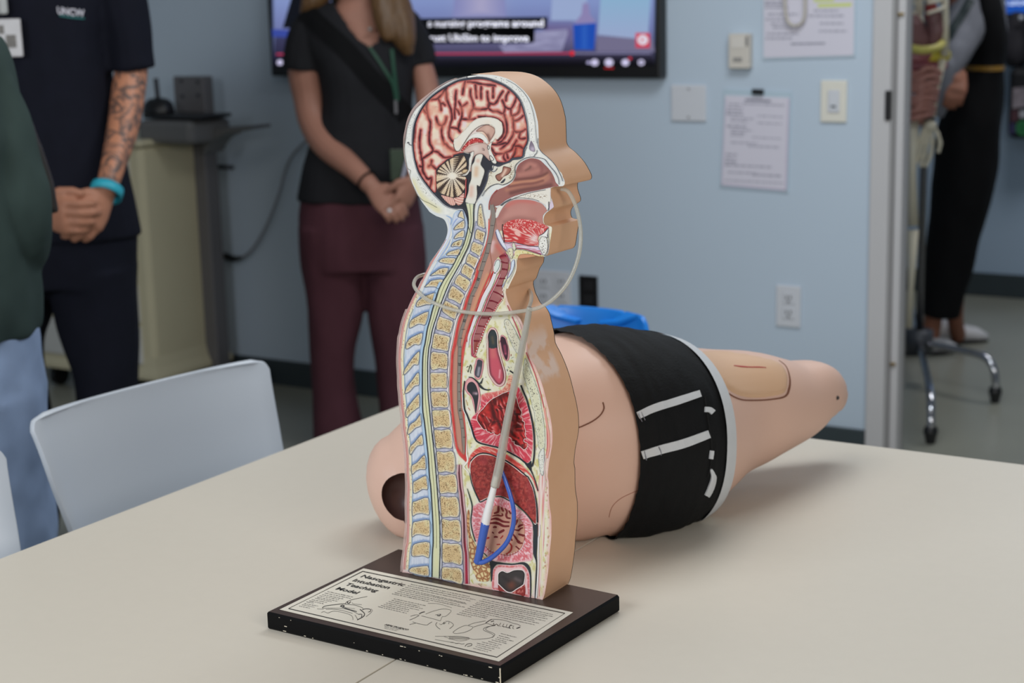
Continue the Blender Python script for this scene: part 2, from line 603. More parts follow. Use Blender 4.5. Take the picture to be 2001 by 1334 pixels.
def wslab(name, pts, Yf, th, m, parent):
    b = MB(); b.prism([onY(x, y, Yf) for x, y in pts], (0, th, 0)); return b.obj(name, m, parent)


t = wthing('clipped_notice', 1475, 370, 'printed notice in a clear sleeve held by a black clip', 'notice')
wslab('sleeve', [(1414, 174), (1547, 180), (1540, 377), (1406, 366)], YW - 0.004, 0.0035, M_SLEEVE, t)
wslab('sheet', [(1417, 186), (1543, 191), (1537, 373), (1409, 361)], YW - 0.0055, 0.0012, M_PAPER, t)
wslab('clip', [(1469, 174), (1490, 175), (1490, 185), (1469, 184)], YW - 0.016, 0.012, M_BLACKP, t)
b = MB(); b2 = MB()
rr = random.Random(3)


def nline(b, x0, x1, y, w, Y, sl=0.05):
    wquad(b, [(x0, y - w), (x1, y - w + (x1 - x0) * sl), (x1, y + w + (x1 - x0) * sl), (x0, y + w)], Y)


nline(b2, 1456, 1506, 195, 2.0, YW - 0.0062)
for y, x0, x1, w in ((203, 1424, 1448, 1.5), (202, 1452, 1532, 1.6), (210, 1422, 1452, 1.3), (216, 1420, 1450, 1.4), (222, 1419, 1452, 2.0), (230, 1428, 1472, 1.2), (236, 1428, 1462, 1.2),
                     (246, 1420, 1458, 2.0), (253, 1428, 1470, 1.2), (259, 1428, 1456, 1.4), (264, 1428, 1452, 1.2), (278, 1428, 1480, 1.3), (285, 1462, 1524, 1.4), (301, 1418, 1440, 1.6), (309, 1417, 1438, 1.6),
                     (316, 1417, 1440, 2.0), (322, 1416, 1508, 1.6), (336, 1422, 1480, 1.3), (341, 1470, 1526, 1.8), (226, 1480, 1530, 1.0), (240, 1480, 1528, 1.0), (268, 1470, 1528, 1.0), (352, 1416, 1530, 1.0)):
    x = x0
    while x < x1:
        ln = rr.uniform(5, 14); nline(b, x, min(x + ln, x1), y + (x - x0) * 0.05, w, YW - 0.0062); x += ln + 2.2
b.obj('print_lines', M_INK, t, kind='stuff'); b2.obj('heading_print', M_INK2, t)
b = MB()
for e in ([(1417, 192), (1419, 192), (1411, 361), (1409, 361)], [(1540, 193), (1543, 193), (1537, 371), (1534, 371)], [(1409, 359), (1536, 370), (1536, 373), (1409, 362)]): wquad(b, e, YW - 0.0061)
b.obj('border_print', mat('pinkish_ink', (196, 184, 204), 0.7), t)

t = wthing('posted_sheets', 1580, 110, 'large printed sheet with green highlighter hanging near the door', 'notice')
wslab('sleeve', [(1490, -50), (1674, -54), (1671, 111), (1490, 117)], YW - 0.004, 0.0035, M_SLEEVE, t)
wslab('sheet', [(1492, -48), (1670, -52), (1668, 108), (1492, 113)], YW - 0.0055, 0.0012, M_PAPER, t)
b = MB()
for y, x0, x1 in ((4, 1494, 1530), (9, 1494, 1534), (15, 1495, 1540), (21, 1590, 1640), (28, 1500, 1560), (31, 1580, 1650), (38, 1496, 1540), (46, 1602, 1648), (47, 1506, 1570), (54, 1510, 1560), (61, 1600, 1655), (66, 1498, 1560), (75, 1496, 1548), (-6, 1500, 1650), (-14, 1500, 1650), (-22, 1500, 1650)):
    x = x0
    while x < x1:
        ln = rr.uniform(5, 14); nline(b, x, min(x + ln, x1), y, 1.8, YW - 0.0062, -0.02); x += ln + 2
b.obj('print_lines', M_INK, t, kind='stuff')
b = MB()
x = 1545
while x < 1612:
    ln = rr.uniform(5, 14); nline(b, x, min(x + ln, 1612), 86 - (x - 1545) * .02, 1.6, YW - 0.0062, -0.02); x += ln + 1
b.obj('signature_print', M_INK2, t)
b = MB(); nline(b, 1598, 1664, 11, 3.5, YW - 0.0060, -0.03); nline(b, 1590, 1630, 1, 3, YW - 0.0060, -0.03)
b.obj('highlighter_mark', mat('highlighter', (206, 214, 130), 0.7), t)
# loop of cord hanging in front of that sheet
lp = [(1534, -60), (1533, -20), (1534, 10), (1536, 30), (1541, 44), (1551, 50), (1562, 48), (1570, 38), (1573, 20), (1573, -10), (1572, -60)]
b = MB(); b.tube([onY(x, y, YW - 0.02) for x, y in crs(lp, 5)], 0.0042, 8)
tag(b.obj('cord_loop', mat('beige_cord', (196, 188, 176), 0.6), smooth=True), 'beige loop of cord hanging over the highlighted sheet', 'cord')

# ------------------------------------------------------------------ television
YT = YW - 0.055
s0, s1 = onY(522, 0, YT), onY(1291, 60, YT)
zb0 = onY(900, 151, YT).z
xl, xr = onY(529, 130, YT).x, onY(1290, 130, YT).x
tvh = (xr - xl) * 0.575
tv = thing('television', ((xl + xr) / 2, YW, zb0), 'wide black wall television playing a captioned video', 'television')
b = MB(); b.box(((xl + xr) / 2, YT + 0.025, zb0 + tvh / 2), (xr - xl, 0.05, tvh), 0.006); b.obj('housing', M_BLACKP, tv)
YS = YT - 0.0008
TVS = lambda x, y, k=0: onY(x, y, YS - 0.0006 * k)
# ---- the picture on the screen (it gives off its own light)
M_SCR = attr_mat('screen_glow', 0.3, emit=0.62)
M_SCR2 = attr_mat('screen_glow_bright', 0.3, emit=0.8)


def scr(xy, d):
    x, y = xy[:, 0], xy[:, 1]
    c = ramp(y, [(-400, (150, 170, 235)), (0, (160, 180, 240)), (60, (135, 145, 205)), (88, (110, 108, 150)), (103, (90, 85, 120)), (114, (44, 42, 60)), (128, (12, 12, 18))])
    c = mixc(c, np.array([205, 205, 240.]), np.exp(-((x - 940) / 40.) ** 2) * (y < 40) * 0.6)
    c = mixc(c, np.array([130, 110, 160.]), np.exp(-((y - 62) / 18.) ** 2) * ((x > 1065) & (x < 1120)) * 0.7)
    c = mixc(c, np.array([30, 30, 60.]), ((x < 600) & (y > 70)) * 0.55)
    return c


def spoly(name, pts, k, col, m=M_SCR, sm=1, step=12):
    return art(name, pts, TVS, k, col, m, tv, step=step, sm=sm)


spoly('screen', [(527, -300), (1286, -330), (1279, 129), (534, 129)], 0, scr, step=7)
spoly('video_window', [(1175, -20), (1272, -20), (1266, 78), (1168, 68)], 1, lambda xy, d: ramp(xy[:, 1], [(-20, (165, 215, 250)), (70, (185, 205, 248))]))
spoly('video_cloth', [(1040, 85), (1046, 62), (1108, 57), (1110, 64), (1098, 100), (985, 102), (975, 88)], 1, lambda xy, d: mixc(np.array([150, 148, 190.]), np.array([195, 195, 235.]), vn(xy * [0.3, 2.0], 5)), sm=1, step=4)
spoly('video_desk', [(1168, 70), (1275, 76), (1280, 101), (1165, 101)], 1, (140, 135, 170))
spoly('video_paper', [(1080, -20), (1150, -20), (1140, 40), (1076, 40)], 1, (185, 205, 250))
spoly('video_coat', [(884, 34), (890, -20), (985, -20), (990, 34)], 1, lambda xy, d: ramp(np.abs(xy[:, 0] - 940), [(0, (205, 200, 240)), (50, (160, 165, 225))]))
spoly('video_bottle', [(1120, 48), (1165, 45), (1161, 98), (1122, 97)], 2, lambda xy, d: soft((40, 95, 215), xy, [([(1142, 50), (1142, 96)], 6, (70, 130, 235), .6)]), sm=1, step=3)
spoly('video_bottle_neck', [(1121, 47), (1136, 28), (1139, 6), (1150, 6), (1153, 28), (1165, 44)], 2, (170, 160, 215))
spoly('video_dark_corner', [(552, 55), (571, -10), (640, -10), (620, 55)], 1, (18, 20, 30))
spoly('video_light_strip', [(531, 57), (600, 60), (600, 74), (533, 72)], 1, (70, 90, 190))
spoly('caption_box', [(760, 37), (1070, 33), (1069, 56), (1045, 57), (1044, 83), (760, 87)], 3, (3, 3, 5))
dx = (TVS(1000, 60) - TVS(900, 60)).normalized(); dz = Vector((0, 0, 1))
M_CAP = mat('caption_white', (240, 240, 255), 0.5, emit=0.85, var=0.0)


def cap(txt, x1, y, h, x0):
    v, f = text_mesh(txt, 1.0, None, None, None, (0, 0, 0), (1, 0, 0), (0, 1, 0), bold=0.02)
    w = max(q.x for q in v); a = TVS(x0, y, 5); e = TVS(x1, y, 5); s = (e - a).length / w
    hh = h * mpp(a) / 0.7
    obj('caption', [a + dx * (q.x * s) + dz * (q.y * hh) for q in v], f, M_CAP, tv)


cap('s nursing programs around', 1062, 52, 13, 836)
cap('trust UbiSim to improve', 1033, 80, 13, 833)
rb = Ribbons(TVS)
rb.line([(540, 106), (1118, 104)], 3.2, (205, 60, 95), 3, 1)
rb.line([(1118, 104), (1272, 104)], 2.6, (140, 138, 175), 3, 1)
rb.dot(1118, 104, 4.5, 4.5, (250, 40, 50), 4, 12)
for x, r in ((547, 6), (1162, 7.5), (1190, 8.5), (1222, 7.5), (1253, 6.5)): rb.dot(x, 122, r, r * .9, (225, 220, 255), 3, 10)
rb.dot(1150, 122, 4, 3, (200, 195, 240), 3, 8)
rb.line([(1181, 133), (1199, 133)], 2.5, (200, 40, 50), 4, 1); rb.dot(1231, 114, 3.5, 3, (220, 60, 80), 4, 8)
rb.dot(1253, 122, 2.5, 2.5, (60, 60, 80), 5, 8)
rb.line([(1242, 79), (1270, 79)], 29, (222, 70, 95), 3, 1); rb.dot(1256, 78, 10.5, 10, (240, 235, 250), 4, 14); rb.dot(1255, 78, 3, 3, (235, 70, 80), 5, 8)
rb.obj('video_controls', M_SCR2, tv)
q = TVS(905, 134)
# ------------------------------------------------------------------ the anatomical teaching model
BT = 0.021
ZB = TZ + BT
bc = [onZ(x, y, ZB) for x, y in ((519, 1195), (978, 1303), (1212, 1161), (778, 1071))]
ctr = sum(bc, Vector()) / 4
model = thing('anatomical_model', (ctr.x, ctr.y, TZ), 'half-head anatomical cross-section on a dark board with a printed instruction plate', 'anatomical model')
M_WOODTOP = mat('dark_walnut', (66, 52, 46), 0.4, var=0.25, scale=30, spec=0.4)
M_BLACKEDGE = mat('black_edge_paint', (9, 9, 10), 0.6, var=0.3, scale=60, spec=0.12)
bm = bmesh.new()
lo = [bm.verts.new(Vector((p.x, p.y, TZ))) for p in bc]; hi = [bm.verts.new(Vector((p.x, p.y, ZB))) for p in bc]
bm.faces.new(lo[::-1]); bm.faces.new(hi)
for k in range(4): bm.faces.new((lo[k], lo[(k + 1) % 4], hi[(k + 1) % 4], hi[k]))
bmesh.ops.recalc_face_normals(bm, faces=bm.faces[:])
bmesh.ops.bevel(bm, geom=bm.edges[:], offset=0.0024, segments=1, affect='EDGES')
bm.verts.index_update()
mi = [0 if f.normal.z > 0.99 else 1 for f in bm.faces]
obj('base_board', [v.co.copy() for v in bm.verts], [[v.index for v in f.verts] for f in bm.faces], None, model, mats=[M_WOODTOP, M_BLACKEDGE], midx=mi); bm.free()
BP = lambda x, y, k=0: onZ(x, y, ZB + 0.0002 + 0.00012 * k)
# worn chips along the edge
b = MB(); rr = random.Random(11)
for k in range(26):
    t_ = rr.random(); p = bc[0].lerp(bc[1], t_); s_ = rr.uniform(.0006, .0016)
    b.box(p + Vector((0, 0.0001, -rr.choice([.0028, .003, .0032, .018, .0183, .012]))), (s_ * rr.uniform(1, 3.5), .0008, s_ * .6))
for k in range(9):
    p = bc[1] + Vector((-0.0012, 0.0008, -0.003 - k * .0019)); b.box(p, (.0012 * rr.uniform(.5, 1.4), .0012, .0021), rot=Matrix.Rotation(-.8, 3, 'Z'))
b.obj('worn_chip', mat('chipped_wood', (205, 195, 175), 0.7), model, label='pale chips worn out of the black edge', kind='stuff')

# instruction plate
M_PRINT = attr_mat('print_matte', 0.5)
plate = art('instruction_plate', [(710.5, 1110), (1120, 1196), (975, 1292), (546, 1190.5)], BP, 1, (216, 210, 196), M_PRINT, model, step=30, sm=1, label='cream printed plate with lettering and line drawings')
ink = Ribbons(BP)
ink.line([(708.7, 1115.8), (1103.8, 1197.7), (971, 1283.5), (563.7, 1188.4)], 1.6, (40, 38, 36), 3, 1, closed=True)
bx = (BP(1080, 1193) - BP(740, 1120)).normalized(); by = Vector((-bx.y, bx.x, 0))
M_INKB = mat('black_ink', (24, 24, 26), 0.5)
for txt, (x0, y0), (x1, y1) in (('Nasogastric', (702.9, 1126.5), (789, 1144)), ('Intubation', (687, 1134.5), (760, 1149)), ('Teaching', (673, 1142.5), (735, 1156)), ('Model', (654, 1150.5), (698, 1159))):
    v, f = text_mesh(txt, 1.0, None, None, None, (0, 0, 0), (1, 0, 0), (0, 1, 0), bold=0.022)
    w = max(q.x for q in v); a = BP(x0, y0, 4); e = BP(x1, y1, 4); s_ = (e - a).length / w
    obj('title_lettering', [a + bx * (q.x * s_) + by * (q.y * s_ * 0.92) for q in v], f, M_INKB, plate)
v, f = text_mesh('HEALTH EDCO', 1.0, None, None, None, (0, 0, 0), (1, 0, 0), (0, 1, 0), bold=0.035, shear=0.25)
w = max(q.x for q in v); a = BP(750.5, 1220.3, 4); e = BP(797, 1230.5, 4); s_ = (e - a).length / w
obj('maker_lettering', [a + bx * (q.x * s_) + by * (q.y * s_) for q in v], f, M_INKB, plate)
LT = {'L1': (590, 1100), 'L2': (730, 1120), 'L3': (850, 1150), 'L4': (950, 1160)}


def LX(k, *n):
    ox, oy = LT[k]; return [(ox + n[i] / 11.12, oy + n[i + 1] / 11.12) for i in range(0, len(n), 2)]


rr = random.Random(21)
INKC = (92, 89, 86)


def greek(a, e, w=0.95):
    """one line of small print, too fine to read: word-long rows of strokes"""
    a = np.array(a); e = np.array(e); L = np.hypot(*(e - a)); u = (e - a) / L; t = 0
    while t < L - 1:
        wl = min(rr.choice([3.2, 5, 6.5, 8, 10, 4]), L - t)
        q = t
        while q < t + wl - .4:
            s_ = min(rr.uniform(0.9, 1.9), t + wl - q)
            p0 = a + u * q; p1 = a + u * (q + s_)
            ink.line([p0 + (0, rr.uniform(-.25, .1)), p1 + (0, rr.uniform(-.25, .1))], w * rr.uniform(.7, 1.35), [c * q_ for c, q_ in zip(INKC, [rr.uniform(.85, 1.55)] * 3)], 3, 1)
            q += s_ + 0.25
        t += wl + 1.3


for n in ((555, 615, 1110, 735), (495, 648, 1060, 765), (440, 680, 900, 775), (380, 705, 820, 795), (330, 735, 770, 825), (285, 757, 650, 835), (215, 790, 540, 850), (160, 815, 470, 880), (100, 840, 270, 868), (40, 875, 350, 930), (0, 900, 270, 955), (-60, 930, 170, 975)):
    greek(*LX('L1', *n))
for a, e in (((810, 235), (917.4, 1165.3)), ((740, 265), (929, 1171.5)), ((680, 297), (919, 1173.5)), ((620, 325), (911, 1178)), ((575, 355), (913, 1180)), ((520, 385), (899.5, 1181)), ((460, 415), (907.5, 1186)), ((400, 440), None)):
    greek(LX('L2', *a)[0], e if e else LX('L2', 1210, 612)[0])
for n in ((440, 550, 1130, 700), (390, 580, 1000, 715), (330, 610, 1090, 770), (270, 640, 1010, 800), (220, 670, 770, 790), (160, 695, 760, 830), (100, 720, 720, 865)): greek(*LX('L2', *n))
for a, e in (((1030, 225), (1450, 450)), ((965, 260), (1440, 490)), ((905, 295), (1320, 500)), ((870, 325), (1330, 545)), ((820, 355), (1280, 585)), ((760, 385), (1070, 580)), ((700, 420), (1160, 640)), ((650, 450), (1050, 670))):
    greek(LX('L3', *a)[0], LX('L4', *e)[0])
for n in ((590, 480, 1140, 602), (530, 515, 1120, 637), (475, 545, 790, 612), (1430, 970, 1790, 1060), (1390, 1015, 1640, 1080), (1350, 1055, 1710, 1140), (1310, 1085, 1550, 1150), (1230, 1110, 1560, 1190), (1160, 1140, 1440, 1215), (1020, 1155, 1370, 1240), (910, 1180, 1410, 1290), (910, 1220, 1290, 1310), (880, 1255, 1250, 1350), (830, 1290, 1150, 1370)): greek(*LX('L3', *n))
for n in ((235, 1140, 660, 1228), (235, 1165, 560, 1232), (230, 1190, 500, 1245)): greek(*LX('L2', *n), w=.6)
D = lambda k, w, *n: ink.line(LX(k, *n), w * .62, (52, 50, 50), 3, 4)
for w, n in ((1.6, (440, 970, 500, 930, 700, 900, 900, 880, 970, 890)), (1.2, (970, 890, 1150, 910, 1300, 960, 1330, 990)), (2.2, (830, 930, 900, 960, 1000, 995, 1190, 1050)), (1.0, (440, 975, 700, 975, 900, 985, 1100, 1040, 1230, 1110)), (2.4, (1000, 830, 985, 855, 1020, 870, 1060, 830)),
             (1.0, (940, 880, 970, 840, 1060, 800, 1200, 765, 1420, 720)), (0.8, (1090, 850, 1120, 880, 1300, 900)), (1.8, (1310, 1010, 1380, 990, 1480, 1000, 1490, 1040, 1440, 1060)), (2.4, (1260, 1000, 1320, 1050, 1360, 1100, 1330, 1160, 1200, 1230)), (1.8, (1230, 1110, 1300, 1110, 1290, 1170)), (0.8, (1500, 990, 1530, 1030, 1480, 1090, 1390, 1160)), (2.6, (840, 930, 880, 910, 920, 930, 880, 950)),
             (0.9, (420, 1070, 480, 1050, 560, 1080, 640, 1050, 720, 1040, 850, 1060, 1000, 1100, 1090, 1150, 1110, 1230)), (1.0, (520, 1000, 700, 1000, 900, 1030, 1100, 1090)), (0.8, (930, 960, 1150, 990)), (0.8, (330, 990, 470, 1000)), (1.0, (1150, 1120, 1190, 1180, 1210, 1220))): D('L1', w, *n)
for w, n in ((0.8, (1130, 880, 1320, 810, 1520, 770, 1680, 800, 1640, 870, 1560, 930, 1490, 940, 1460, 1010, 1440, 1030)), (2.6, (1380, 910, 1430, 915, 1460, 890)), (0.9, (1340, 900, 1460, 880)), (1.0, (1040, 920, 1200, 960, 1350, 1000, 1440, 1030)), (2.4, (990, 880, 1040, 850, 1110, 830)), (1.0, (780, 1010, 880, 970, 990, 910)), (1.0, (850, 1050, 920, 1075, 1140, 1120, 1200, 1090, 1270, 1050)), (0.9, (780, 1110, 920, 1075)), (1.2, (1380, 1060, 1350, 1110, 1390, 1170, 1450, 1210)), (0.9, (1430, 1090, 1470, 1110, 1540, 1050)), (1.0, (1560, 1040, 1640, 1040, 1720, 1090, 1730, 1130, 1650, 1200)), (1.2, (1540, 1050, 1520, 1100, 1570, 1060)), (1.0, (1640, 1050, 1630, 1100)), (0.9, (800, 930, 900, 900, 980, 900)), (0.8, (1180, 650, 1420, 660, 1700, 745))): D('L2', w, *n)
for w, n in ((0.9, (390, 940, 500, 860, 640, 800, 720, 800, 820, 830, 770, 890, 620, 950, 440, 970, 390, 940)), (0.9, (720, 790, 860, 740, 1100, 695)), (0.9, (830, 830, 960, 790, 1110, 750)), (1.8, (1100, 740, 1160, 700, 1230, 660)), (1.0, (1230, 660, 1400, 665, 1570, 700, 1700, 750, 1800, 770, 1860, 810)), (1.0, (1100, 740, 1230, 780, 1300, 795)), (1.6, (1270, 740, 1290, 790, 1340, 760)), (2.0, (1350, 770, 1380, 810)), (1.4, (1450, 810, 1540, 830, 1640, 860)), (2.0, (1600, 850, 1640, 790, 1680, 800)), (2.6, (1770, 860, 1850, 830)), (1.0, (1300, 800, 1150, 820, 1060, 860, 1060, 900, 1150, 940, 1250, 990, 1270, 1030, 1180, 1070, 1000, 1090, 830, 1100)), (1.0, (1270, 790, 1150, 830, 1100, 870, 1130, 905, 1260, 960, 1300, 1000, 1240, 1060)), (0.9, (0, 1030, 200, 1030, 350, 1030, 520, 1030, 700, 1060, 830, 1100)), (0.9, (0, 1100, 350, 1160, 500, 1190)), (0.8, (200, 1040, 350, 1090, 520, 1130, 700, 1110)), (1.6, (340, 1160, 400, 1165)), (1.2, (440, 1190, 520, 1180, 580, 1200, 640, 1190)), (1.6, (650, 1250, 700, 1200, 790, 1190, 790, 1230, 700, 1250)), (2.0, (1210, 715, 1280, 695))): D('L3', w, *n)
for k in range(16):
    x = 300 + k * 28; D('L3', 1.0, x, 1035 + k, x + 22, 1062 + k, x + 4, 1095 + k * .5)
for k in range(5): D('L3', 1.0, 1430 + k * 70, 740 + k * 14, 1400 + k * 72, 790 + k * 16, 1420 + k * 74, 820 + k * 12)
ink.obj('fine_print', M_PRINT, plate, kind='stuff', label='rows of fine print and line drawings')

# ---------------------------------------------------------------- the cut-out block
pF = onZ(1059, 1171, ZB); YF = pF.y
TH = onZ(1100, 1137, ZB).y - YF
FP = lambda x, y, k=0: onY(x, y, YF - 0.0004 - 0.00013 * k)
OUT = PX('t2:-100 50 0 50 250 55 400 75 560 120 700 190 850 310 960 430 1040 560 1100 720 1140 880 1160 1000 1172 1334;t4:1085 180 1130 260 1230 340 1330 440 1430 560 1500 680 1550 780 1557 850 1522 890 1440 896 1340 906 1296 940 1292 1050 1330 1170 1355 1260;t6:1160 0 1150 60 1060 120 1000 180 972 270 1000 370 1100 400 1130 430 1120 530 1092 700 1060 900 1000 960 940 960 800 930 620 912 530 932 492 1000 472 1100 462 1220;u2:962 95 900 280 850 330 842 400 860 480 880 560 930 660 980 760 1080 840 1150 960 1180 1080 1240 1334;u4:1262 280 1350 450 1440 650 1540 930 1620 1250;u6:1655 150 1700 400 1712 650 1690 850 1645 1080 1622 1334;v2:1640 200 1645 500 1665 700 1690 850 1692 1150;v4:1592 100 1562 400 1550 600 1512 900 1470 1150 1432 1246 1420 1252;v4:1280 1230 620 1090 0 980;v3:1260 955 700 832 205 748 160 720;v3:170 500 200 300 215 100;v1:225 1300 240 1000 235 600 245 300 235 0;u5:225 1000 210 800 185 600 160 400 150 200 130 50;u3:125 1200 110 1050 95 900 90 700 76 450 82 250 96 0;u1:120 1150 150 1000 190 860 250 700 310 560 380 420 440 310 500 180 600 20;t5:0 1080 120 910 210 780 290 640 326 520 326 420 290 310 230 250 120 210 0 135;t3:540 1334 430 1190 330 1030 240 830 170 600 120 400 100 200 105 0;t1:118 1260 145 1080 180 950 230 830 310 700 430 580 560 450 720 320 900 205 1060 140 1300 80 1480 58')
OUTS = crs(OUT, 2, True)


def clean(P):
    k = [0]
    for i in range(1, len(P)):
        if np.hypot(*(P[i] - P[k[-1]])) > 0.5: k.append(i)
    return P[k]


OUTS = clean(OUTS)
m = bpy.data.materials.new('painted_flesh'); m.use_nodes = True
nt = m.node_tree; n_ = nt.nodes; l_ = nt.links; bs = n_['Principled BSDF']; bs.inputs['Roughness'].default_value = 0.55
tc = n_.new('ShaderNodeTexCoord'); nz = n_.new('ShaderNodeTexNoise'); nz.inputs['Scale'].default_value = 22; nz.inputs['Detail'].default_value = 5
l_.new(tc.outputs['Object'], nz.inputs['Vector'])
mx = n_.new('ShaderNodeMix'); mx.data_type = 'RGBA'; mx.inputs['A'].default_value = L4((212, 164, 126)); mx.inputs['B'].default_value = L4((222, 178, 144))
l_.new(nz.outputs['Fac'], mx.inputs['Factor'])
sx = n_.new('ShaderNodeSeparateXYZ'); l_.new(tc.outputs['Object'], sx.inputs[0])
zs0, zs1 = FP(1070, 745).z - TZ, FP(1060, 655).z - TZ
r1 = n_.new('ShaderNodeMapRange'); r1.inputs['From Min'].default_value = zs0 - .006; r1.inputs['From Max'].default_value = zs0 + .004
r2 = n_.new('ShaderNodeMapRange'); r2.inputs['From Min'].default_value = zs1 + .006; r2.inputs['From Max'].default_value = zs1 - .012
for r_ in (r1, r2): l_.new(sx.outputs['Z'], r_.inputs['Value'])
mu = n_.new('ShaderNodeMath'); mu.operation = 'MULTIPLY'; l_.new(r1.outputs[0], mu.inputs[0]); l_.new(r2.outputs[0], mu.inputs[1])
nz2 = n_.new('ShaderNodeTexNoise'); nz2.inputs['Scale'].default_value = 60; l_.new(tc.outputs['Object'], nz2.inputs['Vector'])
mr = n_.new('ShaderNodeMapRange'); mr.inputs['From Min'].default_value = .36; mr.inputs['From Max'].default_value = .52; l_.new(nz2.outputs['Fac'], mr.inputs['Value'])
ry = n_.new('ShaderNodeMapRange'); ry.inputs['From Min'].default_value = YF - ctr.y + TH * .78; ry.inputs['From Max'].default_value = YF - ctr.y + TH * .66; l_.new(sx.outputs['Y'], ry.inputs['Value'])
mu3 = n_.new('ShaderNodeMath'); mu3.operation = 'MULTIPLY'; l_.new(mu.outputs[0], mu3.inputs[0]); l_.new(ry.outputs[0], mu3.inputs[1])
mu2 = n_.new('ShaderNodeMath'); mu2.operation = 'MULTIPLY'; l_.new(mu3.outputs[0], mu2.inputs[0]); l_.new(mr.outputs[0], mu2.inputs[1])
mu4 = n_.new('ShaderNodeMath'); mu4.operation = 'MULTIPLY'; mu4.inputs[1].default_value = .75; l_.new(mu2.outputs[0], mu4.inputs[0])
mx2 = n_.new('ShaderNodeMix'); mx2.data_type = 'RGBA'; mx2.inputs['B'].default_value = L4((226, 206, 196)); l_.new(mu4.outputs[0], mx2.inputs['Factor']); l_.new(mx.outputs['Result'], mx2.inputs['A'])
l_.new(mx2.outputs['Result'], bs.inputs['Base Color'])
M_FLESH = m
M_PAINTBACK = mat('dark_outline_paint', (20, 18, 18), 0.6)
fr = [onY(x, y, YF) for x, y in OUTS]
vb = fr + [p + Vector((0, TH - .0012, 0)) for p in fr] + [p + Vector((0, TH, 0)) for p in fr]
nO = len(fr); fs = []; mi = []
r = delaunay_2d_cdt([Vector(p) for p in OUTS], [(i, (i + 1) % nO) for i in range(nO)], [], 1, 1e-4)
tri = [tuple(f) for f in r[2] if max(f) < nO]
for f in tri: fs.append(f); mi.append(0); fs.append(tuple(q + 2 * nO for q in f[::-1])); mi.append(0)
for k in range(nO):
    k2 = (k + 1) % nO
    fs.append((k, k2, nO + k2, nO + k)); mi.append(0); fs.append((nO + k, nO + k2, 2 * nO + k2, 2 * nO + k)); mi.append(1)
blk = obj('torso_block', vb, fs, None, model, mats=[M_FLESH, M_PAINTBACK], midx=mi)
bm = bmesh.new(); bm.from_mesh(blk.data); bmesh.ops.recalc_face_normals(bm, faces=bm.faces[:]); bm.to_mesh(blk.data); bm.free()
auto_smooth(blk, 0.7)
# clear acrylic rim standing proud along the back edge
rim_in = PX('t1:1060 142 900 206 720 322 560 452 430 582 310 702 230 832 180 952 145 1080 118 1260;t3:105 0 100 200 120 400 170 600 240 830')
rim_out = PX('t1:1050 118 890 180 700 290 530 420 380 540 270 660 190 790 140 920 105 1080 80 1260;t3:76 0 78 200 100 400 150 600 232 830')
rim2_in = PX('u1:250 700 190 860 150 1000 122 1150;u3:98 0 84 250 78 450 92 700 97 900 112 1050;u5:132 50 152 200 162 400 187 600 212 800 227 1000;v1:236 0 246 300 236 600 241 1000;v3:217 100 202 300 172 500 158 700 205 745;v3:700 832 1260 952;v4:620 1090 1280 1230')
rim2_out = [(x - 4.2, y + 0.5) for x, y in rim2_in[:-4]] + [(x - .5, y + 3.6) for x, y in rim2_in[-4:]]
ma = bpy.data.materials.new('clear_acrylic'); ma.use_nodes = True
nt = ma.node_tree; n_ = nt.nodes; l_ = nt.links; bs = n_['Principled BSDF']; bs.inputs['Base Color'].default_value = L4((214, 190, 184)); bs.inputs['Roughness'].default_value = .15
tr = n_.new('ShaderNodeBsdfTransparent'); ms = n_.new('ShaderNodeMixShader'); nz = n_.new('ShaderNodeTexNoise'); nz.inputs['Scale'].default_value = 40
mr = n_.new('ShaderNodeMapRange'); mr.inputs['To Min'].default_value = .3; mr.inputs['To Max'].default_value = .6; l_.new(nz.outputs['Fac'], mr.inputs['Value'])
l_.new(mr.outputs[0], ms.inputs['Fac']); l_.new(tr.outputs[0], ms.inputs[1]); l_.new(bs.outputs[0], ms.inputs[2]); l_.new(ms.outputs[0], n_['Material Output'].inputs['Surface'])
M_ACR = ma
b = MB()
for i_, o_ in ((rim_in, rim_out), (rim2_in, rim2_out)):
    I = crs(i_, 3); O = crs(o_, 3); N = len(I)
    q = []
    for k in range(N):
        a, e = onY(*I[k], YF + .0005), onY(*O[k], YF + .0005); th = Vector((0, .003, 0))
        q.append([a, e, e + th, a + th])
    b.loft(q, True)
b.obj('clear_rim', M_ACR, model, label='clear acrylic rim along the back of the head and spine')
# ---------------------------------------------------------------- the printed section on the face of the block
M_ART = attr_mat('print_gloss', 0.38, spec=0.35)
M_BONE = attr_mat('print_marrow', 0.4, dots=(720, 0.34, (116, 86, 54)), spec=0.35)
M_BONE2 = attr_mat('print_diploe', 0.4, dots=(560, 0.27, (96, 88, 84)), spec=0.35)
M_FAT = attr_mat('print_fat', 0.4, dots=(260, 0.24, (176, 168, 96)), spec=0.35)


def A(name, s, layer, colf, step=2.5, m=None, sm=4, label=None, kind=None):
    return art(name, PX(s) if isinstance(s, str) else s, FP, layer, colf, m or M_ART, model, step, sm, kind, label)


INK = (52, 54, 66)
WHITE = (222, 218, 210)
K = Ribbons(FP)      # dark drawn lines
W = Ribbons(FP)      # pale drawn lines
R = Ribbons(FP)      # red strokes

# whole face: pale tissue, yellowish fat in front of the gullet, pink skin at the edges
esoL = crs(PX('t5:1090 300 1050 700 830 1334;u1:1440 260 1340 500 1200 880 1100 1334;u3:1045 600 1030 900;u5:1050 0 1120 650;v1:1200 0 1300 900;v3:1340 400 1350 960'), 3)


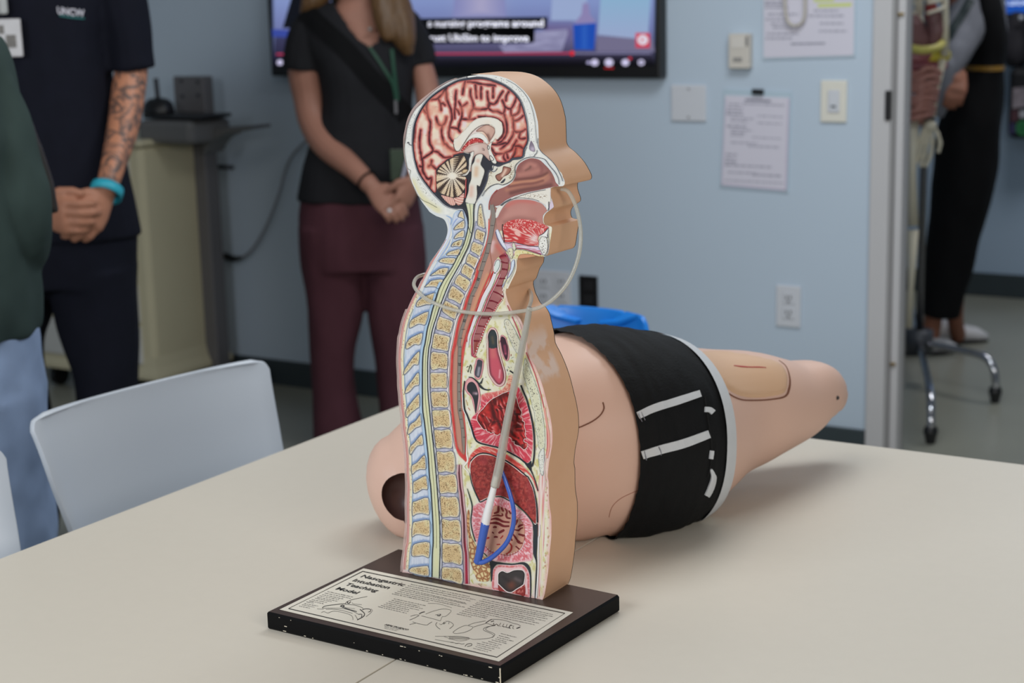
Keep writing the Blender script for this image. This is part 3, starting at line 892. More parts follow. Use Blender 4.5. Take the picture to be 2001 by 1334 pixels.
def basecol(xy, d):
    xe = np.interp(xy[:, 1], esoL[:, 1], esoL[:, 0], left=2000)
    c = mixc(np.array([205, 210, 212.]), np.array([222, 218, 208.]), vn(xy, 6, 1))
    fat = np.clip((xy[:, 0] - xe) / 4, 0, 1)
    c = mixc(c, mixc(np.array([218, 213, 180.]), np.array([222, 218, 206.]), vn(xy, 7, 2)), fat)
    c = mixc(c, np.array([190, 182, 105.]), np.clip((vn(xy * [1, .6], 4.5, 3) - .66) * 6, 0, 1) * fat * .7)
    low = np.clip((xy[:, 1] - 560) / 40, 0, 1)
    sk = np.clip(1 - d / 9, 0, 1) * low
    c = mixc(c, mixc(np.array([224, 196, 186.]), np.array([206, 150, 146.]), vn(xy * [1, .12], 2.5, 4)), sk * np.where(xy[:, 0] > xe, 1, .8))
    return c


art('tissue_print', OUTS, FP, 0, basecol, M_ART, model, step=3.0, sm=1)

# ---------------- head
SK_IN = 't1:1270 120 1090 160 900 255 740 352 560 492 440 640 350 792 288 950 258 1100 246 1300;t3:250 150 275 350 310 500 350 620 430 760 540 910 640 1030 740 1130 830 1220 930 1280 1050 1310 1190 1334;t5:560 70 630 100 690 250 720 420 690 560;t5:780 540 815 350 815 150 830 0;t3:1450 1150 1560 980 1640 780 1665 640 1740 585 1760 510 1790 470 1850 540;t4:330 525 440 470 540 430 585 392 700 378 780 340 800 250 830 170 868 100 880 0;t2:965 1100 950 950 925 830 885 680 830 540 740 415 620 305 480 215 300 145 150 110 0 100;t1:1380 105'
SKULLDIP = crs(PX('t3:330 760 420 930 520 1060 640 1170 800 1280'), 4)


def skullcol(xy, d):
    c = mixc(np.array([212, 212, 206.]), np.array([226, 224, 216.]), vn(xy, 4, 1))
    c = mixc(c, np.array([214, 208, 170.]), np.exp(-(dist_lines(xy, [SKULLDIP + [-8, 6]]) / 7) ** 2))
    a = np.exp(-(dist_lines(xy, [crs(PX('t1:270 800 200 1000 185 1240'), 3), crs(PX('t2:380 110 640 230 830 400 930 600 990 780 1030 960 1040 1100 1060 1300'), 3), crs(PX('t3:340 740 440 940 560 1090 680 1200'), 3), crs(PX('t4:600 470 820 300 960 300'), 3)]) / 3.2) ** 2)
    return np.concatenate([c, a[:, None]], 1)


SKO = 't1:1480 66 1300 90 1060 152 905 216 725 332 565 462 440 590 320 712 242 840 194 960 160 1085 134 1260;t3:122 0 116 200 138 400 188 600 260 825 350 1020 450 1180 560 1300;t5:120 150 300 180 520 150 640 100 690 250 760 300 830 100 920 -100;t4:60 900 150 830 280 850 400 860 560 790 620 700 620 560 700 440 840 370 1000 350 1200 390 1330 520 1450 700 1520 840 1470 870 1520 700 1420 560 1320 450 1220 350 1110 250 1060 120 1055 0;t2:1130 1000 1110 880 1070 720 1010 570 930 440 820 320 680 205 540 135 390 92 250 72 0 66'
skull = A('skull_print', SKO, 1, skullcol, 2.2, M_BONE2, 3)
A('cranial_cavity', SK_IN, 2, lambda xy, d: ramp(d, [(0, (70, 70, 80)), (3, (44, 44, 50))]), 4)
K.line(PX(SK_IN), 1.0, (60, 64, 80), 9, 3, closed=True)
sk2 = [(x, y) for x, y in crs(PX('t1:1270 104 1085 144 890 240 730 338 550 478 428 628 336 785 272 945 242 1095 230 1300;t3:234 150 258 350 295 505 335 628 415 770 525 920 625 1042 725 1142 818 1234 925 1296 1050 1326 1180 1345'), 3)]
K.line(sk2, .7, (90, 94, 110), 8, 1)
K.line(PX('t2:0 90 150 100 300 132 480 202 625 292 748 404 840 530 897 675 938 830 962 950 978 1100 985 1300'), .7, (90, 94, 110), 8, 3)
K.line(PX('t2:560 150 720 235 870 370 985 540 1050 720 1090 900 1105 1040 1130 1334'), .8, (100, 104, 108), 8, 3)
K.line(PX('t3:96 0 92 180 114 390 150 560 205 600 190 760 290 960 340 1060 430 1150 560 1210 700 1290'), .8, (110, 108, 96), 8, 3)
K.line(PX('t1:105 1334 135 1080 175 940 225 815 300 690 425 570 555 440 715 308 900 195 1060 130 1260 85'), .8, (95, 90, 90), 8, 3)
K.line(PX('t1:1255 90 1265 130'), 1.2, INK, 9, 1)
K.line(PX('t3:145 95 170 70 185 115 230 130'), 1.2, INK, 9, 3)
for s in ('t4:1060 0 1058 120 1085 200 1150 280 1260 370 1380 500 1480 690 1520 800', 't4:980 350 1000 310 1035 270 1040 220', 't4:980 350 1120 370 1190 400 1280 520 1380 640 1440 760 1450 860', 't4:400 870 300 850 180 890 80 980 20 1080', 't4:330 520 430 480 540 440 590 400 700 390 790 345 810 250 850 160', 't4:980 348 880 355 770 395 660 480 625 560 630 650 590 760 500 830 400 868', 't4:300 560 260 610 210 620 160 590 130 680 100 800 30 960'):
    K.line(PX(s), 1.1, (66, 70, 84), 9, 4)
A('frontal_sinus', 't4:925 50 895 195 965 250 1005 235 985 140 955 80', 4, lambda xy, d: soft((120, 108, 122), xy, [(PX('t4:960 200'), 5, (190, 176, 190), .9)]), 2)
A('sphenoid_bone', 't4:160 590 260 640 330 520 440 475 560 420 690 395 760 370 680 470 640 560 640 660 600 760 500 840 400 870 290 860 180 900 90 990 60 940 120 760', 3, lambda xy, d: np.concatenate([np.repeat([[214, 208, 190.]], len(xy), 0), (np.exp(-(dist_lines(xy, [PX('t4:180 620 150 850'), PX('t4:560 480 580 640 540 720')]) / 4.5) ** 2))[:, None]], 1), 2.5, M_BONE)
A('sphenoid_sinus', 't4:270 690 380 630 410 530 460 525 560 560 545 630 500 680 420 720 350 800 290 770', 4, lambda xy, d: soft(ramp(d, [(0, (70, 40, 36)), (2.5, (150, 100, 84))]), xy, [(PX('t4:400 700 460 590'), 3, (220, 190, 170), .9)]), 1.5)
A('sphenoid_gap', 't4:360 830 440 750 450 780 410 830', 4, (60, 62, 70), 3)
A('pituitary', 't4:215 510 300 530 290 590 250 600 215 570', 4, (214, 208, 196), 3)

SULCI = [PX(s) for s in (
    't1:860 300 880 420 890 520 930 620 970 720 985 860 960 960 940 1040 930 1180 960 1260 1010 1310', 't1:500 620 520 740 540 850 580 940 575 1050 560 1200 570 1334;t3:600 150 630 230 560 300 430 380', 't1:600 520 700 510 760 460 820 390 850 320', 't1:730 510 770 600 780 720', 't1:770 600 810 590 850 620',
    't1:690 850 720 960 780 1000 850 960 880 850', 't1:800 1010 790 1100 800 1200 840 1334;t3:870 110 960 200 1060 240', 't1:1060 360 1050 450 1050 600 1030 740 1035 860', 't1:1050 690 1100 730 1120 790', 't1:1230 180 1200 300 1180 420', 't1:1160 640 1170 760 1160 870 1130 940 1100 1060', 't1:1160 660 1220 620 1260 590', 't1:1110 560 1160 650',
    't1:1330 330 1330 450 1370 560 1380 680 1330 760 1310 880', 't1:1380 680 1450 700 1560 700 1650 680 1690 600', 't1:1420 250 1430 400 1440 480', 't1:1530 280 1520 400 1525 500', 't1:1640 380 1650 500 1680 580 1780 600 1850 500 1890 430 1930 370', 't1:1750 290 1750 480', 't1:1160 880 1300 890 1420 880', 't1:960 1040 1080 1060 1130 1120',
    't1:400 1090 385 1200 380 1334;t3:385 180 410 330 420 400', 't1:440 690 510 780', 't1:520 560 510 720', 't1:1270 190 1400 200 1530 230 1700 250 1780 260', 't1:900 260 870 330',
    't2:240 580 230 670 300 730 400 740 500 780 540 700 540 650', 't2:490 540 520 600 550 660 640 690 700 620 740 520 760 460', 't2:610 380 570 450 560 530', 't2:650 700 660 810 720 810 800 740 830 600', 't2:690 830 700 910 800 890 880 820', 't2:700 910 700 1000 720 1110 830 1120 920 1070', 't2:520 790 560 900 580 1050 560 1180 480 1290 400 1334',
    't2:700 1110 690 1180 640 1260 590 1334;t4:450 90 330 120 200 110', 't2:820 1130 810 1230 870 1250 920 1240', 't2:50 838 250 848 400 878 490 960 520 1080 490 1200 410 1280', 't4:200 185 260 285 400 285 450 270 560 220 610 130 660 40', 't4:370 200 430 150 500 90', 't4:430 290 420 360 460 420', 't4:640 150 720 150 790 200', 't4:650 190 630 280 590 350', 't4:480 290 500 370', 't4:250 330 300 290',
    't3:430 380 440 520 380 520', 't3:440 500 440 600 480 690 540 760 600 740 590 850 570 930', 't3:600 420 590 490 550 520', 't3:600 500 680 570', 't3:630 240 720 260 790 320 850 360 960 350', 't1:300 930 290 1100 270 1300', 't3:300 420 340 560 400 700')]
SULS = [crs(s, 4) for s in SULCI]
BRAIN = 't1:1270 158 1110 182 910 275 755 372 580 512 462 655 372 805 310 960 280 1105 266 1300;t3:268 150 292 350 328 500 368 618 446 752 556 900 640 1005 690 990 690 850 700 700 690 600 740 530 830 450 900 390 1000 350 1020 310 1150 280 1400 240 1700 250 1770 400 1850 450;t4:250 350 300 430 420 450 520 420 570 370 680 350 765 330 785 200 845 100 858 0;t2:945 1000 915 850 870 690 812 550 722 430 605 325 462 240 300 178 150 145 0 138;t1:1380 145'


def braincol(xy, d):
    ds = np.minimum(dist_lines(xy, SULS), d + 1.2)
    ds = ds + (vn(xy, 5, 1) - .5) * 1.3
    c = ramp(ds, [(0, (58, 24, 28)), (.7, (80, 30, 34)), (1.7, (146, 58, 56)), (3.1, (184, 104, 96)), (5.2, (210, 166, 150)), (8, (222, 202, 182))])
    c = mixc(c, np.array([204, 120, 96.]), np.clip((vn(xy, 16, 2) - .55) * 3, 0, 1) * .5)
    c = mixc(c, np.array([224, 214, 184.]), np.clip((vn(xy, 11, 3) - .58) * 3, 0, 1) * np.clip((ds - 3.5) / 4, 0, 1) * .75)
    c = mixc(c, np.array([214, 196, 206.]), np.clip((vn(xy, 13, 4) - .6) * 3, 0, 1) * np.clip((ds - 3) / 4, 0, 1) * .6)
    fr = np.clip((xy[:, 0] - 985) / 30, 0, 1) * np.clip((xy[:, 1] - 265) / 18, 0, 1)
    return mixc(c, c * [.92, .72, .68], fr)


A('brain', BRAIN, 3, braincol, .95, None, 3)
rr = random.Random(5)
for k in range(80):                                                  # fine vessels
    p = np.array([rr.uniform(800, 1020), rr.uniform(160, 330)])
    if inside(p[None], crs(PX(BRAIN), 3, True))[0] and dist_lines(p[None], SULS)[0] > 4:
        a = rr.uniform(0, 6.28); pts = [p]
        for q in range(3):
            a += rr.uniform(-.9, .9); pts.append(pts[-1] + np.array([math.cos(a), math.sin(a)]) * rr.uniform(1.5, 3.2))
        R.line(pts, .34, rr.choice([(166, 104, 98), (140, 116, 112), (176, 110, 100)]), 3.4, 2)

A('thalamus', 't3:1180 250 1300 150 1400 110 1560 85 1645 120 1680 230 1710 340 1695 420 1640 380 1560 300 1480 290 1400 340 1350 470 1340 620 1290 560 1320 400 1392 240 1300 270', 4, lambda xy, d: soft(ramp(d, [(0, (150, 110, 100)), (2, (196, 168, 156))]), xy, [(PX('t3:1420 200'), 9, (212, 196, 186), .8), (PX('t3:1360 420'), 6, (170, 110, 104), .8)]), 2)
A('septum', 't1:1430 1115 1500 1040 1640 985 1775 1050 1785 1130 1730 1240 1680 1310 1640 1210 1560 1120', 4, lambda xy, d: soft(ramp(d, [(0, (120, 84, 74)), (2.5, (190, 152, 136))]), xy, [(PX('t1:1640 1060'), 6, (206, 172, 156), .7), (PX('t1:1650 1180 1690 1270'), 3, (120, 80, 70), .8)]), 1.6)
A('fornix', 't1:1215 1334 1260 1260 1330 1185 1440 1135 1540 1150 1620 1220 1665 1310;t3:1662 90 1640 108 1590 75;t1:1540 1270 1420 1232 1330 1255', 5, lambda xy, d: ramp(d, [(0, (180, 176, 164)), (1.5, WHITE)]), 2)
A('choroid_plexus', 't3:1150 225 1230 110 1310 30 1400 -4 1500 0 1570 45 1560 85 1450 85 1340 115 1260 165 1200 235', 5, lambda xy, d: mixc(ramp(d, [(0, (110, 26, 28)), (2, (176, 52, 50))]), np.array([230, 170, 160.]), np.clip((vn(xy, 1.6, 2) - .6) * 5, 0, 1)), .9)
A('corpus_callosum', 't3:1010 100 1030 0;t1:1060 1240 1150 1150 1260 1040 1340 950 1440 880 1560 850 1700 850 1820 880 1890 930;t2:480 950 498 1040 500 1100 480 1170 400 1260;t3:1790 10 1740 70 1722 110 1665 100;t1:1690 1300 1770 1180 1785 1100 1760 1030 1680 985 1560 990 1450 1040 1350 1130 1280 1220 1215 1320;t3:1170 150 1120 230 1060 235 1022 180', 6, lambda xy, d: mixc(ramp(d, [(0, (184, 178, 164)), (1.4, (220, 214, 202))]), np.array([224, 200, 178.]), np.clip(vn(xy, 14, 3) - .5, 0, 1)), 2.2)
K.line(PX('t3:1010 100 1022 180 1060 236 1120 232 1170 152;t1:1215 1320 1280 1222 1350 1132 1450 1042 1560 992 1680 987'), .8, (80, 56, 54), 9, 3)
A('lamina', 't3:1740 60 1715 130 1712 220 1760 330 1812 430 1795 475 1740 455 1700 385 1662 260 1650 140 1690 90', 6, lambda xy, d: ramp(d, [(0, (170, 164, 152)), (1.2, (220, 216, 206))]), 2)
K.line(PX('t3:1650 130 1640 180 1665 215 1680 170 1660 130'), .7, INK, 9, 2); K.line(PX('t3:1690 320 1680 380 1720 420 1760 390 1700 320'), .8, INK, 9, 3); K.line(PX('t3:1545 210 1580 230 1570 190 1540 190'), .8, (130, 104, 100), 9, 3)
A('brainstem', 't3:1560 312 1500 290 1425 330 1395 440 1352 510 1347 620 1340 760 1300 870 1287 1000 1292 1200;t5:660 -60 720 -20 745 100 780 100 800 0;t3:1400 1320 1430 1180 1452 1040 1450 880 1500 895 1540 790 1585 650 1582 580 1520 490 1540 400', 5, lambda xy, d: soft(ramp(d, [(0, (168, 162, 150)), (1.3, (216, 212, 200))]), xy, [(PX('t3:1440 560 1430 680'), 5, (204, 164, 130), .7), (PX('t3:1470 420'), 4, (206, 160, 140), .7), (PX('t3:1350 920 1340 1060'), 5, (208, 160, 140), .6)]), 2)
A('tectum', 't3:1190 255 1290 292 1380 240 1392 300 1362 400 1340 520 1310 620 1250 692 1150 692 1235 658 1285 600 1300 520 1298 400 1325 292', 6, lambda xy, d: ramp(d, [(0, (150, 146, 138)), (1.2, (220, 216, 206))]), 2)


def cerecol(xy, d):
    cx, cy = 780 + 990 / TS, 270 + 700 / TS
    x, y = xy[:, 0] - cx, xy[:, 1] - cy; r = np.hypot(x, y); th = np.arctan2(y, x)
    n = 17; ph = th / (2 * math.pi) * n + .35 * np.sin(th * 3 + 1) + .2 * np.sin(th * 7); half = math.pi * r / n
    br = np.abs(ph - np.round(ph)) * 2 * half
    barb = np.abs(((r / 3.0 - br * .38) % 1.0) - .5) * 2
    w = half * (.30 + .46 * barb) + .45
    t = np.clip((w - br) * 1.1 + .35, 0, 1)
    t = t * np.clip(br * 1.5 + .55 + np.clip(1 - r / 12, 0, 1), 0, 1)
    t = np.maximum(t, np.clip((9 - np.hypot(x * .8, y * 1.2)) / 2, 0, 1))
    c = mixc(np.array([58, 42, 36.]), mixc(np.array([214, 190, 158.]), np.array([224, 218, 206.]), np.clip(1 - r / 28, 0, 1)), t)
    return mixc(c, np.array([60, 42, 36.]), np.clip(1 - d / 1.3, 0, 1))


A('cerebellum', 't3:1190 310 1100 318 1000 358 880 430 780 510 715 600 690 700 690 850 712 960 765 1022 860 1062 960 1100 1080 1090 1170 1030 1230 920 1250 790 1240 715 1150 690 1240 665 1282 600 1250 560 1262 480 1240 380', 5, cerecol, .8)
A('cerebellar_nodule', 't3:1165 620 1200 580 1260 575 1282 600 1240 640 1180 650', 6, lambda xy, d: ramp(d, [(0, (90, 70, 50)), (2, (206, 180, 140))]), 1.5)
hatch = lambda f: (lambda xy, d: mixc(ramp(d, [(0, (120, 60, 56)), (2, (196, 130, 118))]), np.array([228, 196, 180.]), .5 + .5 * np.sin(f(xy))))
A('cerebellar_tonsil', 't3:780 1060 880 1078 1000 1110 1055 1225 970 1250 860 1165', 4, hatch(lambda xy: (xy[:, 0] * .95 + xy[:, 1] * .2) * 1.9), .8)
A('tonsil_folds', 't3:1015 1115 1110 1090 1210 1020 1190 1190 1110 1250 1050 1200', 4, hatch(lambda xy: (xy[:, 1] - .0 * xy[:, 0] + .018 * (xy[:, 0] - 905) ** 2) * 1.25), .9)
R.line(PX('t3:1245 760 1240 880 1242 1000 1225 1110'), 2.2, (160, 44, 48), 8, 4)
for k in range(14): R.dot(780 + (1243 - k * .8) / TS, 270 + (780 + k * 24) / TS, .55, .55, (226, 170, 160), 9)

# ---------------- nose, mouth, throat
A('nasal_cavity', 't4:940 372 820 405 705 485 655 590 645 700 575 820 440 905 310 965 230 1065 185 1150 186 1334;t5:1135 30 1250 100 1330 0;t4:350 1240 440 1165 570 1096 710 1046 860 1006 1060 966 1210 932 1290 918 1330 904 1440 890 1430 866 1385 815 1352 715 1285 600 1185 490 1080 400', 3, lambda xy, d: soft(ramp(d, [(0, (150, 86, 84)), (2.5, (150, 98, 90))]), xy, [
    (PX('t4:250 1250 200 1334'), 9, (136, 94, 88), .7), (PX('t4:560 850 800 800 1000 790 1150 740 1250 660'), 4, (190, 132, 104), .95), (PX('t4:480 960 700 920 900 900 1080 870 1300 700'), 4, (172, 116, 96), .9), (PX('t4:640 770 850 750 1000 730 1150 690 1240 640'), 3.2, (108, 64, 58), .9), (PX('t4:520 900 760 860 960 840 1150 790'), 2.6, (120, 72, 64), .8), (PX('t4:560 1020 800 960 1050 920 1300 870'), 4.5, (108, 66, 62), .9),
    (PX('t4:700 600 760 480 900 420 1050 440 1130 540 1120 640'), 4, (126, 74, 70), .55), (PX('t4:820 560 900 480 1000 510'), 5, (178, 120, 108), .8), (PX('t4:830 600 900 560 920 530'), 2.2, (112, 74, 66), .8), (PX('t4:720 680 900 650 1060 600'), 5, (180, 122, 108), .7), (PX('t4:1180 500 1290 640 1330 780'), 4, (134, 84, 78), .7)]), 1.6)
R.line(PX('t4:300 960 225 1040 175 1130 150 1230 150 1334'), 1.7, (156, 58, 50), 7, 4)
A('soft_palate', 't4:1290 925 1200 942 1030 976 850 1016 700 1054 560 1108 430 1182 340 1250 290 1320;t5:1235 120 1208 190 1222 245 1262 228 1310 130 1400 0;t4:420 1270 480 1205 580 1150 720 1134 900 1140 1060 1178 1150 1220 1205 1262 1215 1320 1250 1334 1275 1240 1300 1180 1296 1050', 5, lambda xy, d: np.concatenate([ramp(d, [(0, (196, 186, 188)), (1.5, (220, 214, 202))]), np.exp(-(dist_lines(xy, [PX('t4:850 1080 1180 1080')]) / 4) ** 2)[:, None]], 1), 2, M_BONE)
K.line(PX('t4:1200 960 980 1000 800 1050 620 1115 480 1180 380 1260'), .9, (90, 92, 96), 9, 4); K.line(PX('t4:450 1200 600 1128 750 1110 950 1130 1080 1170'), .9, (90, 92, 96), 9, 4); K.line(PX('t4:360 1250 450 1185 560 1130'), 2.0, (80, 84, 90), 9, 3)
A('oral_cavity', 't4:420 1280 480 1212 580 1158 720 1142 900 1148 1050 1185 1140 1228 1210 1310;t6:1040 110 960 200 968 340 1040 400 900 420 500 420 210 480 120 440 100 250 160 110', 4, lambda xy, d: soft(np.array([178, 124, 114.]), xy, [(PX('t6:300 200 600 130'), 14, (186, 134, 124), .8), (PX('t6:250 320 500 250 800 290'), 5, (150, 100, 92), .7), (PX('t4:480 1260 700 1170 1000 1190'), 4, (190, 104, 96), .7), (PX('t6:130 250 240 90'), 6, (150, 96, 90), .6)]), 3)
A('upper_tooth', 't4:1212 1190 1235 1200 1255 1280;t6:1070 40 1055 105 1030 70 1015 0', 6, (222, 220, 214), 3); K.line(PX('t4:1262 1180 1262 1280;t6:1072 50 1055 110'), 1.3, INK, 9, 2)
A('lip_print', 't4:1290 1200 1320 1160 1352 1260;t6:1150 50 1095 90 1075 40', 5, (206, 190, 204), 3)
A('throat', 't5:1130 0 1132 160 1098 300 1088 420 1092 560 1064 700 1012 850 955 1000 885 1180 835 1320;u1:1800 20 1840 -60;t5:1185 1100 1250 990 1300 960 1420 900 1350 760 1260 620 1225 490 1290 465 1360 440 1400 300 1420 200 1320 120 1250 60', 3, lambda xy, d: soft(np.array([176, 126, 112.]), xy, [(PX('t5:1180 0 1190 250 1150 500'), 9, (140, 104, 96), .9), (PX('t5:1180 700 1140 860'), 5, (214, 184, 184), .8), (PX('t5:1250 760 1330 880 1360 920'), 5, (190, 96, 88), .7), (PX('t5:1260 560 1240 480'), 5, (198, 150, 140), .6), (PX('t5:1080 1000 1000 1250'), 5, (206, 150, 120), .8)]), 2.4)


def tongcol(xy, d):
    up = np.clip((500 - (xy[:, 1] - 400) * TS) / 120, 0, 1)
    cx, cy = 960 + 1000 / TS, 400 + 760 / TS
    th = np.arctan2(xy[:, 1] - cy, xy[:, 0] - cx); r = np.hypot(xy[:, 0] - cx, xy[:, 1] - cy)
    s1 = vn(xy, 1.5, 1); s2 = vn(np.stack([th * 40 + vn(xy, 12, 5) * 4, r * .12], 1), 1.3, 2)
    t = np.clip((np.where(up > .5, s1, s2) - .52) * 5, 0, 1)
    c = mixc(np.array([188, 58, 58.]), np.array([232, 196, 184.]), t * .85)
    c = mixc(c, np.array([224, 214, 210.]), np.exp(-(np.hypot(xy[:, 0] - (960 + 800 / TS), xy[:, 1] - (400 + 620 / TS)) / 9) ** 2) * .85)
    return mixc(c, np.array([206, 110, 104.]), np.clip(1 - d / 2, 0, 1) * .6)


A('tongue', 't6:212 420 240 370 290 320 400 280 560 264 760 288 900 336 1040 398 1062 430 980 520 890 580 868 640 882 700 866 772 700 760 520 722 400 696 240 682 208 560', 6, tongcol, .9)
K.line(PX('t6:210 360 205 450 225 560 240 660 230 700'), 1.6, (62, 44, 44), 9, 4); K.line(PX('t6:400 694 520 722 700 762 866 774'), 1.3, (70, 50, 54), 9, 4); K.line(PX('t6:240 695 320 715 390 700'), .9, (70, 60, 80), 9, 3); K.line(PX('t6:890 575 960 540 1010 490 1060 430'), 1.3, INK, 9, 3)
A('epiglottis', 't6:80 490 120 455 150 500 200 620 240 700 290 800 285 850 205 770 125 630', 6, lambda xy, d: ramp(d, [(0, (150, 140, 160)), (1.5, (212, 216, 226))]), 2)
K.line(PX('t6:80 500 105 600 150 700 220 800 285 870'), 1.0, (90, 90, 130), 9, 4)
A('jaw_floor', 't6:230 700 390 705 430 690 520 724 700 765 870 778 950 930 830 890 620 820 460 800 440 900 360 1010 330 960 290 840', 5, lambda xy, d: mixc(np.array([206, 196, 214.]), np.array([196, 110, 120.]), np.clip((vn(xy * [.3, 1], 3, 2) - .4) * 2, 0, 1)), 2)
R.line(PX('t6:470 810 620 820 780 870 930 920'), 2.0, (150, 60, 84), 8, 4); W.line(PX('t6:480 780 640 790 800 800 880 830'), 2.2, (226, 206, 214), 8, 4); K.line(PX('t6:470 830 620 845 780 890 930 935'), .8, (70, 60, 90), 9, 4)
A('hyoid', 't6:300 835 380 800 412 870 402 960 372 1012 332 950', 7, lambda xy, d: np.concatenate([ramp(d, [(0, (120, 120, 110)), (1, (218, 212, 180))]), np.clip(d - 1.5, 0, 1)[:, None]], 1), 2, M_BONE)
A('hyoid_tip', 't6:388 760 410 702 452 760 455 830 422 862', 7, lambda xy, d: ramp(d, [(0, (110, 112, 100)), (1, (214, 212, 190))]), 2)
A('mandible', 't6:900 640 960 588 1032 622 1052 800 1012 920 958 932 900 832 878 770', 7, lambda xy, d: np.concatenate([ramp(d, [(0, (90, 90, 96)), (1, (222, 220, 212))]), np.clip(d - 2.2, 0, 1)[:, None]], 1), 2, M_BONE2)
A('lower_tooth', 't6:890 585 1000 505 1058 440 1040 560 1050 610 1020 600 960 585', 7, (224, 222, 218), 2)
K.line(PX('t6:1065 460 1060 560 1072 680 1066 800 1040 920 980 945'), .9, (96, 90, 120), 9, 4); K.line(PX('t6:1040 560 1048 600 1020 610 1000 590'), .9, INK, 9, 2)
A('chin_fat', 't6:450 850 620 846 800 890 960 945 900 958 700 912 535 925 485 1000 440 970', 6, lambda xy, d: mixc(np.array([214, 200, 138.]), np.array([222, 214, 176.]), vn(xy, 3, 1)), 2, M_FAT)
A('thyroid_cartilage', 't6:372 1070 420 1018 436 1080 408 1210 340 1334;u2:880 120 840 190 790 300 770 280 850 150 880 40 930 -60', 6, lambda xy, d: ramp(d, [(0, (120, 120, 150)), (1.6, (206, 216, 226))]), 2)
W.line(PX('t6:455 1010 462 1120 452 1220 400 1320;u2:1000 50 930 190 870 320'), 2.4, (224, 216, 200), 8, 4); K.line(PX('t6:440 1060 446 1180 400 1280;u2:930 120 870 230'), .7, (100, 106, 120), 9, 4); R.line(PX('t6:240 880 310 980 350 1080 345 1200 300 1334'), 1.2, (170, 90, 120), 9, 4)
A('neck_spot', 't6:480 1000 560 920 830 950', 1, (196, 140, 108), 4)

# ---------------- the gullet with the measuring tube
ESO_L = 't5:1092 250 1085 420 1075 560 1040 720 990 870 930 1020 860 1190;u1:1520 30 1440 260 1340 500 1270 740 1200 880 1150 1080 1100 1334;u3:1060 300 1045 600 1030 900 1040 1100 1056 1320;u5:1090 400 1120 650 1150 820 1210 950 1330 1062'
ESO_R = 'u5:1350 1056 1357 900 1350 600 1320 300 1290 0;u3:1262 1100 1262 800 1282 500 1312 250 1360 0;u1:1380 1150 1460 950 1520 740 1620 500 1720 250 1810 10'
A('gullet_wall', ESO_L + ';' + ESO_R + ';t5:960 1130 1040 900 1090 720 1120 560 1120 420', 4, lambda xy, d: mixc(ramp(d, [(0, (206, 130, 124)), (1.4, (186, 54, 56))]), np.array([214, 96, 80.]), vn(xy * [1, .3], 3, 1) * .6), 2)
A('gullet_lumen', 't5:1120 430 1100 560 1060 720 1010 870 950 1030 880 1200;u1:1590 30 1480 260 1385 520 1315 750 1245 900 1195 1100 1165 1334;u3:1110 300 1092 600 1082 900 1086 1100 1100 1320;u5:1132 350 1162 650 1200 820 1302 942 1318 880 1332 700 1320 500 1292 250 1270 0;u3:1240 1100 1236 900 1242 600 1262 250 1320 0;u1:1360 1100 1430 900 1510 720 1590 480 1690 240 1790 10;t5:1160 1120 1130 900 1130 700 1150 500', 5, lambda xy, d: soft(ramp(d, [(0, (150, 96, 84)), (2.5, (182, 132, 114))]), xy, [(PX('u1:1740 60 1560 480 1440 800'), 4, (206, 150, 116), .8)]), 2.4)
MT = [np.array(p) for p in PX('t5:1150 0 1185 200 1162 385 1132 560 1100 720 1062 895 1002 1070 952 1230;u1:1545 250 1440 480 1385 700 1310 930 1250 1130 1212 1334;u3:1222 170 1217 335 1212 665 1207 900 1210 1100 1216 1334;u5:1246 275 1278 480 1292 700 1310 900')]
rib = Ribbons(FP)
rib.line(MT, [7.5, 8, 8, 8, 8, 7, 6.5, 6, 6, 6, 6, 6, 6.5, 6.5, 6, 2], (132, 122, 114), 7, 5)
K.line([(p[0] - 3.2, p[1]) for p in MT[4:]], .6, (104, 92, 86), 8, 4)
rib.obj('measuring_tube', M_ART, model, label='grey graduated tube drawn in the gullet')
for s, w, sl in (('t5:1160 385', 6, 0), ('t5:1110 720', 6, .05), ('t5:1068 897', 7, .08), ('t5:1004 1062', 7, 0), ('t5:962 1225', 7, .02), ('u1:1518 300', 7, .1), ('u1:1474 456', 6, .1), ('u1:1404 607', 6, .1), ('u1:1290 1080', 7, 0), ('u1:1242 1243', 6, 0), ('u3:1230 170', 5, 0), ('u3:1225 335', 5, 0), ('u3:1215 665', 4, 0), ('u3:1206 835', 4, 0), ('u3:1216 1003', 4, 0), ('u3:1216 1175', 4, 0), ('u5:1246 275', 5, .02), ('u5:1278 440', 5, 0), ('u5:1306 610', 5, 0)):
    (x, y), = PX(s); K.line([(x - w / 2, y), (x + w / 2, y + sl * w)], .8, (58, 50, 48), 9, 1)
for txt, s, ang in (('30', 'u1:1562 110', 2.0), ('25', 'u1:1296 885', 1.8), ('20', 'u3:1200 462', 1.57), ('15', 'u5:1208 70', 1.53)):
    (x, y), = PX(s); v, f = text_mesh(txt, 1.0, None, None, None, (0, 0, 0), (1, 0, 0), (0, 1, 0), bold=.02)
    ca, sa = math.cos(ang), math.sin(ang); h = 6.4
    obj('graduation_number', [FP(x + q.x * h * ca + q.y * h * sa, y + q.x * h * sa - q.y * h * ca, 9) for q in v], f, M_INKB, model)
W.line([(x - 3.2, y) for x, y in PX('t5:1040 760 940 1010 860 1190;u1:1440 260 1340 500 1270 740 1200 880 1150 1080 1100 1334;u3:1060 300 1045 600 1030 900 1040 1100 1056 1320;u5:1090 400 1120 650 1150 820')], 2.4, (226, 214, 212), 8, 4)
K.line([(x - 5.6, y) for x, y in PX('u1:1340 500 1270 740 1200 880 1150 1080 1100 1334;u3:1060 300 1045 600 1030 900')], .7, (110, 112, 126), 8, 4)

